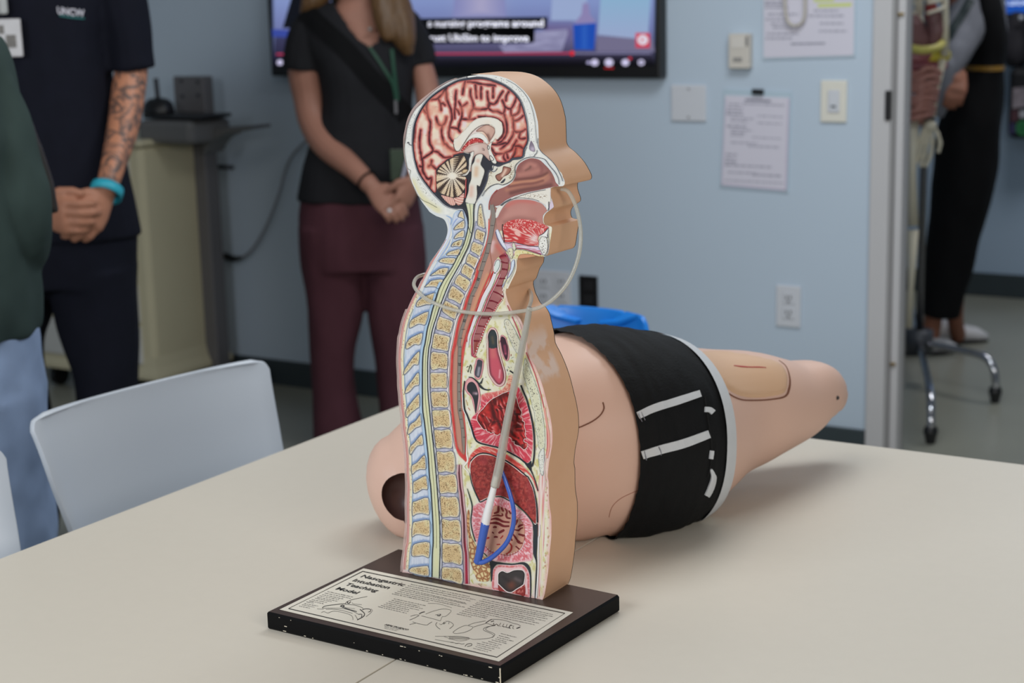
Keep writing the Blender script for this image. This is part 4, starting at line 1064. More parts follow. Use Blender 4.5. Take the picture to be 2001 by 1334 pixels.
# ---------------- windpipe
A('windpipe', 't5:1290 962 1420 905 1470 1040 1455 1230 1420 1320;u2:820 120 775 280 800 480 745 530 695 610 622 740 545 850 465 1010 405 1180;u4:400 10 345 130 275 300 235 345 200 325 196 200 212 0;u2:240 1170 310 1000 372 880 430 780 490 640 570 430 640 250 690 120 735 0;t5:1330 1200 1340 1060', 5, lambda xy, d: soft(ramp(d, [(0, (120, 50, 58)), (1.6, (158, 98, 98))]), xy, [(PX('t5:1300 975 1420 940'), 4, (150, 40, 52), .9), (PX('u2:760 400 830 440'), 8, (180, 134, 122), .8), (PX('u4:260 250 310 60'), 4, (130, 54, 40), .7)]), 2)
for s, w in (('t5:1320 1055 1380 1075 1450 1085', 3.2), ('t5:1330 1195 1390 1200 1440 1210', 4), ('u2:690 122 760 135 828 130', 3.6), ('u2:650 262 710 268 770 268', 3.8), ('u2:600 370 700 410 795 475', 3.2), ('u2:530 548 590 550 700 592', 3.8), ('u2:475 680 540 690 605 722', 3), ('u2:390 868 460 868 540 865', 2.6), ('u2:310 1012 380 1020 460 1028', 3), ('u2:245 1163 330 1163 410 1166', 1.6), ('u2:220 1292 300 1298 372 1300', 3), ('u4:220 48 300 56 372 54', 3), ('t5:1290 968 1350 950 1420 945', 3.4)):
    R.line(PX(s), [w * .5, w, w * .6, w * .9], (112, 26, 40), 7, 4)
TW = 't5:1215 1270 1190 1334;u2:640 50 560 250 440 480 340 740 270 880 200 1080 150 1334;u4:148 0 140 180'
R.line([(x - 3.4, y) for x, y in PX('u2:640 0 560 220 440 455 340 715 270 860 200 1060 150 1310')], 2.6, (176, 44, 44), 7, 4)
R.line([(x + 4.4, y) for x, y in PX('u2:690 50 600 250 480 480 380 740 300 880 230 1080 180 1334;u4:175 0 168 160 176 280 215 350 250 340')], 3.4, (170, 74, 90), 7, 4)
W.line([(x + 6, y) for x, y in PX('u2:690 50 600 250 480 480 380 740 300 880 230 1080 180 1334;u4:182 0 180 160 190 290')], .7, (226, 190, 190), 8, 4)
W.line(PX(TW), [3, 6, 7.5, 8, 7, 6, 5, 4, .8], (216, 212, 214), 8, 4)
b_ = PX('u2:830 210 790 300;u2:770 525 700 610 640 720 560 850 470 1010 410 1170 360 1320;u4:330 130 280 290 240 345')
bs = crs(b_, 10)
R.line(b_[2:], 1.8, (190, 60, 66), 8, 4)
for k in range(0, len(bs) - 3, 3):
    if k > 8 or k < 3: W.line(bs[k:k + 2], 2.0, (228, 206, 202), 9, 1)
A('arytenoid', 't5:1178 1160 1205 1050 1268 1008 1325 1055 1312 1200 1240 1300 1195 1300 1185 1250', 7, lambda xy, d: ramp(d, [(0, (190, 120, 130)), (1.4, (228, 210, 208)), (3, (206, 214, 208))]), 1.6)
K.line(PX('t5:1198 1140 1225 1060 1270 1025 1305 1060 1290 1160 1240 1250'), .8, (88, 98, 96), 9, 4)

# ---------------- spine
SPIN = ['t5:520 220 560 130 605 108 630 190 640 268 580 240', 't5:440 455 500 370 600 300 642 290 640 430 540 450 470 466', 't5:445 622 500 540 630 468 632 600 540 610 470 632', 't5:395 780 440 700 600 640 602 720 560 782 480 770', 't5:305 940 350 880 460 840 560 822 550 930 480 942 400 940', 't5:165 1052 220 1000 340 984 480 1000 440 1100 330 1100 220 1080',
        'u1:668 82 760 12 860 -55 1012 -60 955 70 900 72 800 65', 'u1:562 292 640 220 700 168 912 152 832 320 760 290 640 286', 'u1:408 652 430 560 560 468 782 398 720 605 600 620 460 660', 'u1:278 1052 300 930 400 850 642 748 592 990 460 980 340 1040', 'u3:218 204 225 100 290 10 380 -40 530 -90 485 120 380 124 280 190', 'u3:188 690 180 620 250 500 350 360 472 250 452 490 370 500 290 590',
        'u3:198 1034 230 920 320 800 452 640 472 860 380 900 290 1000', 'u3:220 1340 300 1220 400 1100 472 1050;u5:482 20 420 80 330 150 240 246 215 200', 'u5:258 562 250 490 300 370 400 300 502 168 512 380 400 440 330 510', 'u5:300 942 288 800 380 700 512 558 542 742 440 770 370 850', 'u5:335 1302 320 1150 420 1080 572 938 602 1190 480 1210 400 1250',
        'v1:358 412 350 230 400 180 612 88 632 332 530 340 450 390', 'v1:338 832 340 600 400 560 642 498 662 802 520 790 420 800', 'v1:328 1222 345 980 420 938 662 918 662 1202 480 1184 400 1190', 'v3:328 432 340 260 420 200 662 188 656 462 540 434 430 446', 'v3:288 742 310 660 420 638 600 618 642 650 640 812']
BODY = ['t5:895 110 925 0 960 -5 985 150 1022 330 1020 442 960 420 888 382 885 260', 't5:868 458 950 480 1032 520 1012 620 990 712 910 660 834 620', 't5:798 690 900 718 992 758 962 860 930 962 840 900 758 850', 't5:718 908 800 950 912 1010 882 1100 840 1192 750 1120 668 1070', 't5:640 1098 720 1130 832 1210 800 1300 763 1390 663 1320 575 1256', 'u1:1198 58 1280 90 1422 190 1392 290 1332 376 1220 290 1118 210', 'u1:1068 273 1180 320 1312 440 1272 540 1230 612 1110 540 998 490',
        'u1:948 548 1060 590 1202 670 1172 790 1132 892 980 810 888 720', 'u1:828 848 920 860 1092 930 1082 1040 1032 1152 900 1110 783 1070', 'u1:743 1158 850 1170 1037 1220 1020 1350 1002 1481 850 1459 708 1426 715 1300', 'u3:688 278 830 270 992 308 997 572 840 570 688 582', 'u3:678 653 830 648 982 663 992 922 840 932 688 932 673 800', 'u3:688 1008 830 998 992 1008 1012 1282 850 1292 718 1292 688 1150', 'u5:708 118 860 103 1032 113 1052 412 880 417 738 432 708 280', 'u5:733 488 880 478 1057 478 1087 802 930 807 768 802', 'u5:778 893 930 888 1112 888 1132 1252 960 1247 808 1242',
        'v1:803 78 930 78 1142 68 1172 397 1000 402 838 402', 'v1:843 488 1000 483 1182 498 1207 832 1040 852 868 832', 'v1:873 908 1030 918 1222 928 1242 1302 1070 1282 888 1252', 'v3:893 208 1050 208 1242 238 1262 592 1080 562 898 542', 'v3:888 658 1050 648 1257 688 1265 958 1070 905 880 862']
spx = [np.array(PX(s)) for s in SPIN]; bpx = [np.array(PX(s)) for s in BODY]
# ligaments between the processes and behind the bodies
lig = PX('t5:480 120 640 100 690 250 700 420 670 560 600 760 500 950 420 1120;u1:1010 0 890 200 820 350 770 520 700 720 640 920 590 1080;u3:560 0 535 200 510 400 505 700 508 1000 515 1334;u5:545 350 590 700 620 1000 640 1334;v1:665 300 690 700 705 1000;v3:705 0 695 400 690 820 290 745 320 400 330 0;v1:330 700 330 300 325 0;u5:300 1000 270 600 235 250;u3:215 1200 190 900 180 600 205 300 225 100;u1:230 1334 270 1060 330 850 400 620 520 400 620 150;t5:0 1290 150 1040 290 900 380 760 420 600 400 420 420 240')
SA = np.concatenate([np.asarray(crs(p, 2, True)) for p in spx]); SB = np.concatenate([np.roll(crs(p, 2, True), -1, 0) for p in spx])


def ligcol(xy, d):
    st = vn(xy * [1.0, .12], 1.2, 1)
    below = dist_seg(xy + [0, 2.2], SA, SB); above = dist_seg(xy - [0, 2.2], SA, SB)
    near = np.where(below < above, below, 9)
    c = mixc(np.array([206, 212, 220.]), np.array([186, 192, 208.]), st)
    c = mixc(c, mixc(np.array([96, 124, 170.]), np.array([140, 160, 192.]), st), np.clip(1 - near / (2.5 + 3.5 * st), 0, 1) * np.clip((xy[:, 1] - 440) / 80, .3, 1))
    dc = np.clip(1 - d / 3.5, 0, 1)
    return mixc(c, np.array([150, 176, 200.]), dc * .7)


A('spinal_ligament', lig, 1.4, ligcol, 1.3, None, 2)
ds = PX('t5:850 300 1050 430 1030 600 960 900 870 1160;u1:1440 170 1320 450 1220 680 1110 920 1050 1180;u3:1015 200 1005 600 1015 1000 1035 1334;u5:1060 350 1095 750 1135 1200;v1:1180 300 1215 700 1250 1200;v3:1270 400 1280 970 860 860 870 500 860 0;v1:850 900 825 500 795 50;u5:785 1100 750 750 700 350;u3:690 1300 665 1000 655 700 665 400 690 150;u1:720 1300 770 1050 850 800 950 540 1080 250;t5:590 1200 690 1000 760 800 820 600')
A('disc_tissue', ds, 1.5, lambda xy, d: mixc(mixc(np.array([150, 150, 168.]), np.array([206, 204, 214.]), vn(xy * [.5, 1], 2.2, 2)), np.array([116, 118, 140.]), np.clip(1 - d / 2.5, 0, 1)), 1.8, None, 2)


def bonecol(xy, d):
    c = ramp(d, [(0, (196, 192, 180)), (1.6, (222, 214, 192)), (3.0, (208, 188, 150)), (5.5, (202, 176, 132))])
    c = mixc(c, np.array([212, 204, 160.]), np.clip((vn(xy, 8, 6) - .5) * 2, 0, 1) * .7)
    return np.concatenate([c, np.clip((d - 1.9) / .8, 0, 1)[:, None]], 1)


for p in spx:
    A('spinous_process', [tuple(q) for q in p], 4, bonecol, 2.2, M_BONE, 3); K.line(p, 1.0, (84, 92, 112), 9, 3, closed=True)
for p in bpx:
    A('vertebra', [tuple(q) for q in p], 4, bonecol, 2.4, M_BONE, 3); K.line(p, 1.0, (96, 98, 116), 9, 3, closed=True)
# spinal cord
CL = 't5:660 -30 702 150 716 330 690 520 620 760 520 950 430 1130 345 1310;u1:1030 0 900 200 830 350 780 520 720 700 670 900 620 1080 580 1334;u3:555 200 535 400 530 700 530 1000 535 1334;u5:570 350 610 700 640 1000 660 1334;v1:685 300 710 700 725 1000 730 1334;v3:715 400 708 830'
CR = 't5:822 -20 812 150 810 350 780 540 720 760 640 930 560 1100 445 1310;u1:1150 0 1040 200 960 380 890 560 830 720 790 850 740 1000 700 1150 670 1334;u3:645 200 625 450 625 700 630 1000 660 1334;u5:690 400 730 750 760 1050 785 1334;v1:800 300 830 700 850 1000 855 1334;v3:855 400 842 858'
cl, crr = PX(CL), PX(CR)
A('spinal_cord', [tuple(p) for p in crs(cl, 3)] + [tuple(p) for p in crs(crr, 3)[::-1]], 6, lambda xy, d: mixc(ramp(d, [(0, (150, 156, 140)), (1.6, (204, 206, 172)), (4, (210, 208, 160))]), np.array([196, 200, 190.]), vn(xy * [1, .1], 2, 3) * .4), 2.4, None, 1)
K.line(cl, 1.5, (40, 44, 52), 9, 4); K.line(crr, 1.7, (36, 40, 48), 9, 4)
K.line([((a[0] * .5 + c[0] * .5), (a[1] + c[1]) / 2) for a, c in zip(crs(cl, 6)[::4], crs(crr, 6)[::4]) if abs(a[1] - c[1]) < 40], .7, (120, 122, 96), 8, 3)
W.line([(x - 3.6, y) for x, y in cl[8:]], 4.2, (164, 190, 212), 7, 4); K.line([(x - 6.4, y) for x, y in cl[8:]], .6, (110, 130, 160), 8, 4)
W.line([(x + 2.4, y) for x, y in crr[6:]], 2.2, (206, 206, 210), 7, 4); K.line([(x + 4.2, y) for x, y in crr[8:]], .8, (90, 96, 112), 8, 4)
# back skin lines
lb = [(x + 3.2, y) for x, y in PX('t5:290 640 210 780 120 910 0 1080;u1:500 180 440 310 380 420 310 560 250 700 190 860 150 1000 120 1150 100 1334;u3:82 250 76 450 90 700 95 900 110 1050 125 1200;u5:130 50 150 200 160 400 185 600 210 800 225 1000 230 1300;v1:245 300 235 600 238 1000 225 1334;v3:200 300 180 500 166 690')]
R.line(lb, 3.6, (204, 150, 142), 2, 4); R.line([(x - 1.8, y) for x, y in lb], .9, (176, 110, 110), 3, 4)
W.line([(x + 4.6, y) for x, y in lb[6:]], 4.2, (222, 212, 180), 2, 4); K.line([(x + 8.0, y) for x, y in lb[8:]], .8, (120, 148, 160), 3, 4)
for k in range(60):
    i_ = rr.randrange(6, len(lb) - 1); t_ = rr.random(); q = (lb[i_][0] * (1 - t_) + lb[i_ + 1][0] * t_ + rr.uniform(2, 6), lb[i_][1] * (1 - t_) + lb[i_ + 1][1] * t_)
    R.dot(q[0], q[1], .7, 1.3, rr.choice([(190, 160, 96), (206, 150, 130), (176, 168, 120)]), 4)
# blue-white bands of the nape
for s, w, c in (('t5:330 250 370 400 350 560 260 760 160 930 40 1110', 5, (206, 210, 222)), ('t5:300 200 400 260 380 380', 3, (150, 172, 204)), ('t5:420 400 470 300 520 250', 2.4, (150, 166, 206)), ('t5:380 640 330 760 230 920 120 1060', 3, (160, 176, 206)), ('t5:430 520 400 620', 2.4, (164, 180, 210))):
    W.line(PX(s), [.6, w, w, .6], c, 2, 4)
# great vessel down the front of the spine
V1 = 'u5:1214 1118 1212 1240;v1:1212 60 1232 300 1252 420 1272 640 1300 900 1312 1334;v3:1340 420 1346 700 1352 955'
R.line(PX(V1), [7, 9, 9, 9, 9, 9.5, 10], (208, 168, 172), 5, 4); R.line(PX(V1), [2, 3.6, 3.8, 4, 4.4, 4.6, 5], (94, 44, 52), 6, 4)
R.line(PX('v3:1318 100 1340 420 1346 700 1352 955'), [1, 4, 5.4], (156, 40, 62), 7.9, 4); K.line([(x - 4.9, y) for x, y in PX(V1)], .7, (110, 80, 92), 7, 4); K.line([(x + 4.9, y) for x, y in PX(V1)], .7, (150, 100, 110), 7, 4)
# ---------------- chest and belly
A('sternum', 'u2:808 960 835 890 900 898 950 980 1010 1080 1090 1250;u4:1112 100 1080 282 1050 292 980 180 890 10;u2:900 1250 850 1110', 3, lambda xy, d: np.concatenate([ramp(d, [(0, (120, 122, 112)), (.9, (216, 214, 200)), (4, (210, 204, 180))]), np.clip((d - 2) / 2, 0, 1)[:, None]], 1), 2.5, M_BONE2)
A('breastbone', 'u4:1190 385 1245 445 1305 600 1402 850 1482 1100 1512 1320;u6:1535 200 1572 500 1572 800 1532 852 1450 800 1430 620 1388 450 1368 150;u4:1330 1300 1318 1200 1260 1000 1200 800 1160 650', 3, lambda xy, d: np.concatenate([ramp(d, [(0, (140, 142, 130)), (.9, (212, 214, 198)), (4, (206, 204, 176))]), np.clip((d - 2) / 2, 0, 1)[:, None]], 1), 2.5, M_BONE2)
A('xiphoid', 'u6:1460 905 1550 805 1562 1000 1545 1300 1492 1295 1450 1060', 3.5, lambda xy, d: np.concatenate([ramp(d, [(0, (110, 116, 120)), (.9, (214, 214, 204))]), np.clip((d - 2) / 2, 0, 1)[:, None]], 1), 2.5, M_BONE2)
for s, w, c in (('u2:870 630 920 745', 1.6, (176, 84, 96)), ('u2:958 845 1040 1030 1120 1250;u4:1160 150', 2.2, (186, 92, 104)), ('u4:1220 270 1310 480 1400 720 1480 1000 1540 1250;u6:1590 300 1612 550 1612 830 1580 1000', 2.0, (190, 92, 96)), ('u6:1560 60 1600 320 1640 560 1640 800 1600 1000', 4.0, (214, 150, 136)), ('u2:1020 860 1090 980 1120 1080', 3, (222, 190, 184)), ('u6:1590 950 1560 1150 1590 1334;v2:1560 0 1580 300', 2.2, (206, 180, 176))):
    R.line(PX(s), w, c, 4, 4)
wl = [(np.interp(y, [925, 960, 1000, 1060, 1165], [1054, 1051, 1051, 1050, 1041]), y) for y in range(925, 1168, 16)]
A('belly_wall', wl + [(x + 13.5, y) for x, y in wl[::-1]], 1, lambda xy, d: mixc(mixc(np.array([222, 206, 198.]), np.array([202, 118, 118.]), np.clip((vn((xy - np.stack([np.interp(xy[:, 1], [925, 1000, 1165], [3, 0, -10]), xy[:, 1] * 0], 1)) * [1, .035], 2.2, 1) - .42) * 4, 0, 1) * .85), np.array([214, 204, 164.]), np.clip((vn(xy * [1, .05], 3, 4) - .62) * 5, 0, 1)), 1.1, None, 1)
for k in range(26):
    y = rr.uniform(930, 1150); x = np.interp(y, [930, 1000, 1060, 1165], [1066, 1071, 1070, 1058]) + rr.uniform(-3, 2); R.dot(x, y, 1.0, 2.2, rr.choice([(206, 190, 140), (206, 200, 160), (170, 150, 110), (206, 150, 140)]), 4)

wall = lambda xy, d: ramp(d, [(0, (176, 108, 116)), (1.2, (206, 140, 146)), (2.6, (216, 160, 160))])
VES = 'u2:470 1334 480 1200 530 1072 592 1040 660 1080 702 1200 706 1334;u4:722 200 782 450 842 650 836 800 800 880 730 908 640 872 570 780 510 650 488 400 480 0'
A('great_vessel', VES, 4, wall, 2.2)
W.line(PX('u2:490 1334 500 1190 545 1084 594 1062 645 1096 686 1200 692 1334;u4:706 200 764 450 822 650 816 795 785 862 728 886 652 852 584 765 526 645 505 400 498 0'), 1.6, (222, 206, 196), 8, 4)
A('great_vessel_lumen', 'u2:510 1320 516 1180 560 1097 600 1086 650 1112 676 1200 680 1320;u4:692 250 752 450 802 650 800 780 740 862 680 850 600 750 548 650 526 400 518 0', 6, lambda xy, d: np.where(((xy[:, 1] < 680) | (np.hypot((xy[:, 0] - 962.5) / 8, (xy[:, 1] - 674) / 7) < 1))[:, None], soft(ramp(d, [(0, (36, 44, 46)), (3, (52, 60, 62))]), xy, [(PX('u2:590 1230 610 1334'), 3, (96, 84, 66), .7)]), soft(ramp(d, [(0, (92, 44, 54)), (2.5, (164, 74, 88)), (5, (190, 84, 98))]), xy, [(PX('u4:735 600 720 740'), 1.6, (226, 170, 176), .8), (PX('u4:600 220 610 330'), 6, (196, 110, 106), .7)])), 1.4)
A('side_vessel', 'u2:722 1334 742 1210 782 1184 842 1232 872 1334;u4:906 250 902 380 860 434 800 380 750 250 718 50', 4, wall, 2.2)
A('side_vessel_lumen', 'u2:740 1334 752 1230 782 1212 828 1250 850 1320;u4:880 180 880 330 856 410 822 370 775 240 742 50', 6, lambda xy, d: soft((58, 36, 46), xy, [(PX('u4:820 150 840 300'), 3, (140, 62, 84), .9), (PX('u4:838 290'), 1.2, (216, 110, 130), .8)]), 1.6)
A('small_vessel', 'u4:250 600 288 400 340 374 420 420 422 560 382 730 330 778 268 740', 4, wall, 2)
A('small_vessel_lumen', 'u4:266 620 300 480 310 420 345 402 400 430 402 490 385 620 355 725 318 738 270 700', 6, lambda xy, d: soft((66, 66, 74), xy, [(PX('u4:345 560 325 690'), 2.6, (170, 166, 174), .8)]), 1.6)
A('atrium_wall', 'u4:74 930 104 800 180 740 280 790 340 900 366 1040 370 1150 330 1334;u6:318 120 300 185 278 185 262 120;u4:232 1240 190 1100 120 1030', 4, wall, 2)
A('atrium_lumen', 'u4:118 910 150 838 220 820 282 880 322 1000 330 1100 300 1334;u6:292 130 284 165 272 130;u4:258 1240 230 1120 180 1040 130 985', 6, lambda xy, d: soft((46, 48, 52), xy, [(PX('u4:250 1030 300 1030'), 3, (150, 120, 130), .8), (PX('u4:290 1040'), 2, (196, 180, 188), .8)]), 1.6)
for k in range(30):
    x = rr.uniform(906, 990); y = rr.uniform(690, 760)
fl = [('u4:120 590 140 640 160 560 185 500 200 560 180 640 200 660', 1.6, (70, 74, 50)), ('u4:110 560 130 530 160 540', 1.2, (96, 98, 66)), ('u4:940 300 935 340', 2.6, (170, 60, 50)), ('u4:935 380 985 355', 1.6, (90, 140, 130)), ('u4:880 535 905 560', 2.4, (90, 110, 126)), ('u4:862 580 870 620', 2.8, (86, 86, 86)), ('u4:935 540 940 555', 2, (120, 90, 80)), ('u4:885 680 900 660', 1.6, (110, 140, 160)), ('u4:455 1170 465 1150', 2.6, (96, 100, 120)), ('u4:370 1290 385 1265', 3.4, (110, 66, 60)), ('u4:100 1150 130 1260', 2.2, (176, 128, 70)), ('u6:140 60 175 110', 3, (190, 110, 80)), ('u6:175 720 210 722', 2.2, (140, 60, 50)), ('u6:190 800 210 785', 1.8, (80, 160, 160)), ('u6:1370 1060 1390 1130', 3.2, (206, 186, 120)), ('u6:1410 1220 1420 1310', 6, (210, 192, 140)), ('u6:1400 780 1410 850', 1.6, (190, 130, 100)), ('u4:430 130 420 180', 1.6, (150, 146, 90)), ('u4:360 260 400 230', 2.6, (190, 186, 120)), ('u4:950 420 990 470', 2.4, (190, 182, 110)), ('u4:1285 1130 1290 1190', 5, (206, 190, 120)), ('u4:470 720 470 740', 2, (110, 104, 66)), ('u4:480 800 520 860', 3, (200, 190, 120))]
for s, w, c in fl: R.line(PX(s), [w * .35, w, w, w * .35], c, 4, 3)

# heart
HRT = 'u6:255 190 200 260 182 320 190 420 250 600 340 690 520 745 700 795 880 865 1080 975 1170 1062 1240 1092 1302 1050 1332 900 1352 700 1332 400 1262 50;u4:1262 1320 1192 1130 1105 950 1000 830 960 690 900 700 850 850 760 960 620 1000 400 1050 370 1200 360 1330'


def heartcol(xy, d):
    cx, cy = 985, 830
    th = np.arctan2(xy[:, 1] - cy, xy[:, 0] - cx); r = np.hypot(xy[:, 0] - cx, xy[:, 1] - cy)
    st = vn(np.stack([th * 55, r * .16], 1), 1.5, 1)
    c = mixc(np.array([196, 62, 78.]), np.array([230, 176, 176.]), np.clip((st - .5) * 3.2, 0, 1) * .9)
    up = np.clip((785 - xy[:, 1]) / 30, 0, 1)
    c = mixc(c, mixc(np.array([222, 178, 150.]), np.array([204, 104, 84.]), np.clip((vn(xy * [1, 1.6], 2.6, 2) - .45) * 3, 0, 1)), up * np.clip((1010 - xy[:, 0]) / 10, 0, 1))
    return mixc(c, np.array([226, 196, 190.]), np.clip(1 - d / 1.6, 0, 1) * .8)


A('heart', HRT, 3, heartcol, 1.2)
CAV = 'u4:880 998 840 1015 790 1030 690 1082 570 1150 480 1240 410 1330;u6:400 92 320 190 305 282 340 352 430 470 480 462 490 500 545 520 560 540 612 522 640 560 700 572 730 545 770 570 800 600 900 610 945 632 960 690 1000 690 1005 740 1100 780 1180 842 1242 790 1245 722 1180 690 1190 640 1235 640 1200 560 1210 490 1185 400 1195 330 1150 300 1160 260 1120 220 1142 150 1100 30;u4:1090 1290 1060 1190 1040 1100 1000 1010 930 985'


def cavcol(xy, d):
    w = xy + np.stack([vn(xy, 14, 1), vn(xy, 14, 2)], 1) * 10
    t = vn(w @ np.array([[.86, .5], [-.5, .86]]) * [1.0, .3], 3.2, 3)
    c = mixc(np.array([98, 22, 24.]), np.array([186, 46, 44.]), np.clip((t - .25) * 2.2, 0, 1))
    c = mixc(c, np.array([226, 150, 146.]), np.clip((t - .74) * 5, 0, 1) * .8)
    c = mixc(c, np.array([50, 22, 22.]), np.clip((vn(w, 5, 6) - .68) * 6, 0, 1) * .8)
    c = soft(c, xy, [(PX('u6:600 30 620 200 700 330 740 440'), 3, (70, 20, 22), .8), (PX('u6:1020 60 980 300 950 560'), 5, (60, 18, 18), .6), (PX('u6:1040 300 1150 330'), 2, (50, 18, 18), .7), (PX('u6:1040 480 1160 490'), 2.4, (60, 18, 18), .7), (PX('u6:340 330 420 460'), 3, (44, 16, 18), .8), (PX('u6:1000 700 1160 830'), 3, (44, 20, 22), .7), (PX('u4:600 1200 800 1060'), 4, (80, 26, 26), .7), (PX('u6:480 230 540 330'), 1.2, (226, 160, 156), .7), (PX('u6:1060 340 1130 380'), 1.2, (230, 180, 176), .7), (PX('u6:440 120 480 60'), 4, (200, 60, 52), .7)])
    return mixc(c, np.array([56, 20, 22.]), np.clip(1 - d / 2, 0, 1) * .7)


A('heart_chamber', CAV, 5, cavcol, 1.1, None, 3)
W.line(PX(CAV), 1.0, (232, 206, 200), 8, 3, closed=True)
PERI = 'u4:74 800 52 1000 60 1200 76 1334;u6:130 220 200 420 260 620 340 710 520 760 690 800 880 880 1080 990 1200 1082 1310 1150 1345 1100 1372 900 1372 600 1342 350 1272 50;u4:1282 1334 1232 1150 1182 1030 1122 880'
K.line(PX(PERI), [2.2, 2.6, 2.6, 2.8, 3, 3, 3, 3, 3, 3, 3, 3, 3, 3, 3, 3, 3], (34, 38, 46), 7, 5)
A('pericardial_gap', 'u6:1180 1070 1250 1098 1312 1050 1318 1160 1330 1290 1345 1334 1300 1240 1230 1150', 6, (34, 38, 46), 3)
W.line([(x - 2.4, y + .6) for x, y in PX('u4:52 1000 60 1200 76 1334;u6:130 220 200 420 260 620')], 1.6, (222, 220, 216), 6, 5)
K.line(PX('u4:148 730 225 745 320 830 372 905 430 950 500 968 560 960'), [1.5, 2, 3, 4.5, 3, 2.4, 1.5], (40, 46, 50), 8, 4); K.line(PX('u4:412 745 395 800 370 850'), [1, 2, 4], (40, 46, 50), 8, 3); K.line(PX('u4:915 610 1000 670'), 2.6, (40, 40, 46), 8, 2)

# diaphragm, liver
A('diaphragm', 'u6:128 1110 170 960 240 870 330 800 420 775 560 790 680 832 850 920 1000 1022 1150 1132 1260 1240 1330 1325;v2:1402 200 1442 350 1436 400 1400 320 1330 150 1210 20;u6:1150 1300 1000 1170 850 1060 640 970 400 905 280 970 190 1070 150 1200', 5, lambda xy, d: mixc(ramp(d, [(0, (214, 160, 150)), (1.5, (198, 70, 64))]), np.array([228, 176, 160.]), np.clip((vn(xy @ np.array([[.9, -.45], [.45, .9]]) * [.25, 1.6], 2.6, 1) - .55) * 4, 0, 1) * .8), 1.4)
LIV = 'u6:188 1090 290 972 400 932 540 942 640 972 830 1062 1000 1172 1150 1292;v2:1240 110 1290 200 1350 340 1390 520 1412 720 1410 960 1380 985 1310 900 1200 770 1050 642 900 532 760 470 650 468 500 500 370 558 330 520 270 380 210 200 180 30'


def livcol(xy, d):
    c = mixc(np.array([118, 36, 36.]), np.array([166, 62, 56.]), np.clip(vn(xy, 4, 1) * 1.4 - .2, 0, 1))
    c = mixc(c, np.array([176, 96, 84.]), np.clip((vn(xy, 2.0, 2) - .6) * 4, 0, 1) * .6)
    return mixc(c, np.array([150, 54, 62.]), np.clip((vn(xy, 15, 3) - .5) * 3, 0, 1) * .5)


A('liver', LIV, 4, livcol, 1.4)
W.line(PX(LIV), 1.2, (226, 214, 208), 6, 4, closed=True)
K.line(PX('u6:172 1062 280 950 400 905 530 920 640 962 840 1042 1060 1190 1220 1330;v2:1252 110 1342 280 1392 480 1422 700 1428 960'), [1.6, 2, 2.4, 2.4, 2.4, 2.2, 2, 2, 2.6, 3], (34, 38, 46), 8, 4)
K.line(PX('v2:172 40 200 200 260 370 330 520 370 575 490 515'), [1.4, 2, 2.2, 2.4, 2.4, 1.8], (44, 50, 54), 8, 4)
K.line(PX('v2:120 325 170 480 208 620 212 720 192 880 197 1020 232 1180 292 1334;v4:180 170'), [1, 2, 2.2, 2.2, 2.2, 2, 2, 1.8], (44, 60, 60), 8, 4)
K.line(PX('v2:650 478 760 478 900 548 1022 612 1200 772 1322 922 1362 1010'), [2, 2.4, 2.4, 2.4, 2.2, 2.2, 2.4], (48, 56, 52), 8, 4)
K.line(PX('v2:1320 0 1390 190 1440 370'), 1.8, (44, 46, 54), 8, 3)
# stomach
STO = 'v2:205 700 300 610 380 582 480 540 650 495 760 495 900 565 1020 655 1200 795 1310 935 1345 1050 1345 1300;v4:1252 200 1252 400 1225 520 1050 545 850 562 600 545 500 520 400 430 300 320 190 190;v2:240 1180 205 1020 200 850'


def stocol(xy, d):
    cx, cy = 988, 1020
    th = np.arctan2(xy[:, 1] - cy, xy[:, 0] - cx); r = np.hypot(xy[:, 0] - cx, xy[:, 1] - cy)
    st = vn(np.stack([th * 46, r * .35], 1), 1.3, 1)
    c = mixc(np.array([204, 104, 112.]), np.array([232, 196, 200.]), np.clip((st - .3) * 2, 0, 1))
    return mixc(c, mixc(np.array([222, 150, 160.]), np.array([226, 206, 206.]), vn(xy, 2.5, 2)), np.clip(1 - d / 5, 0, 1))


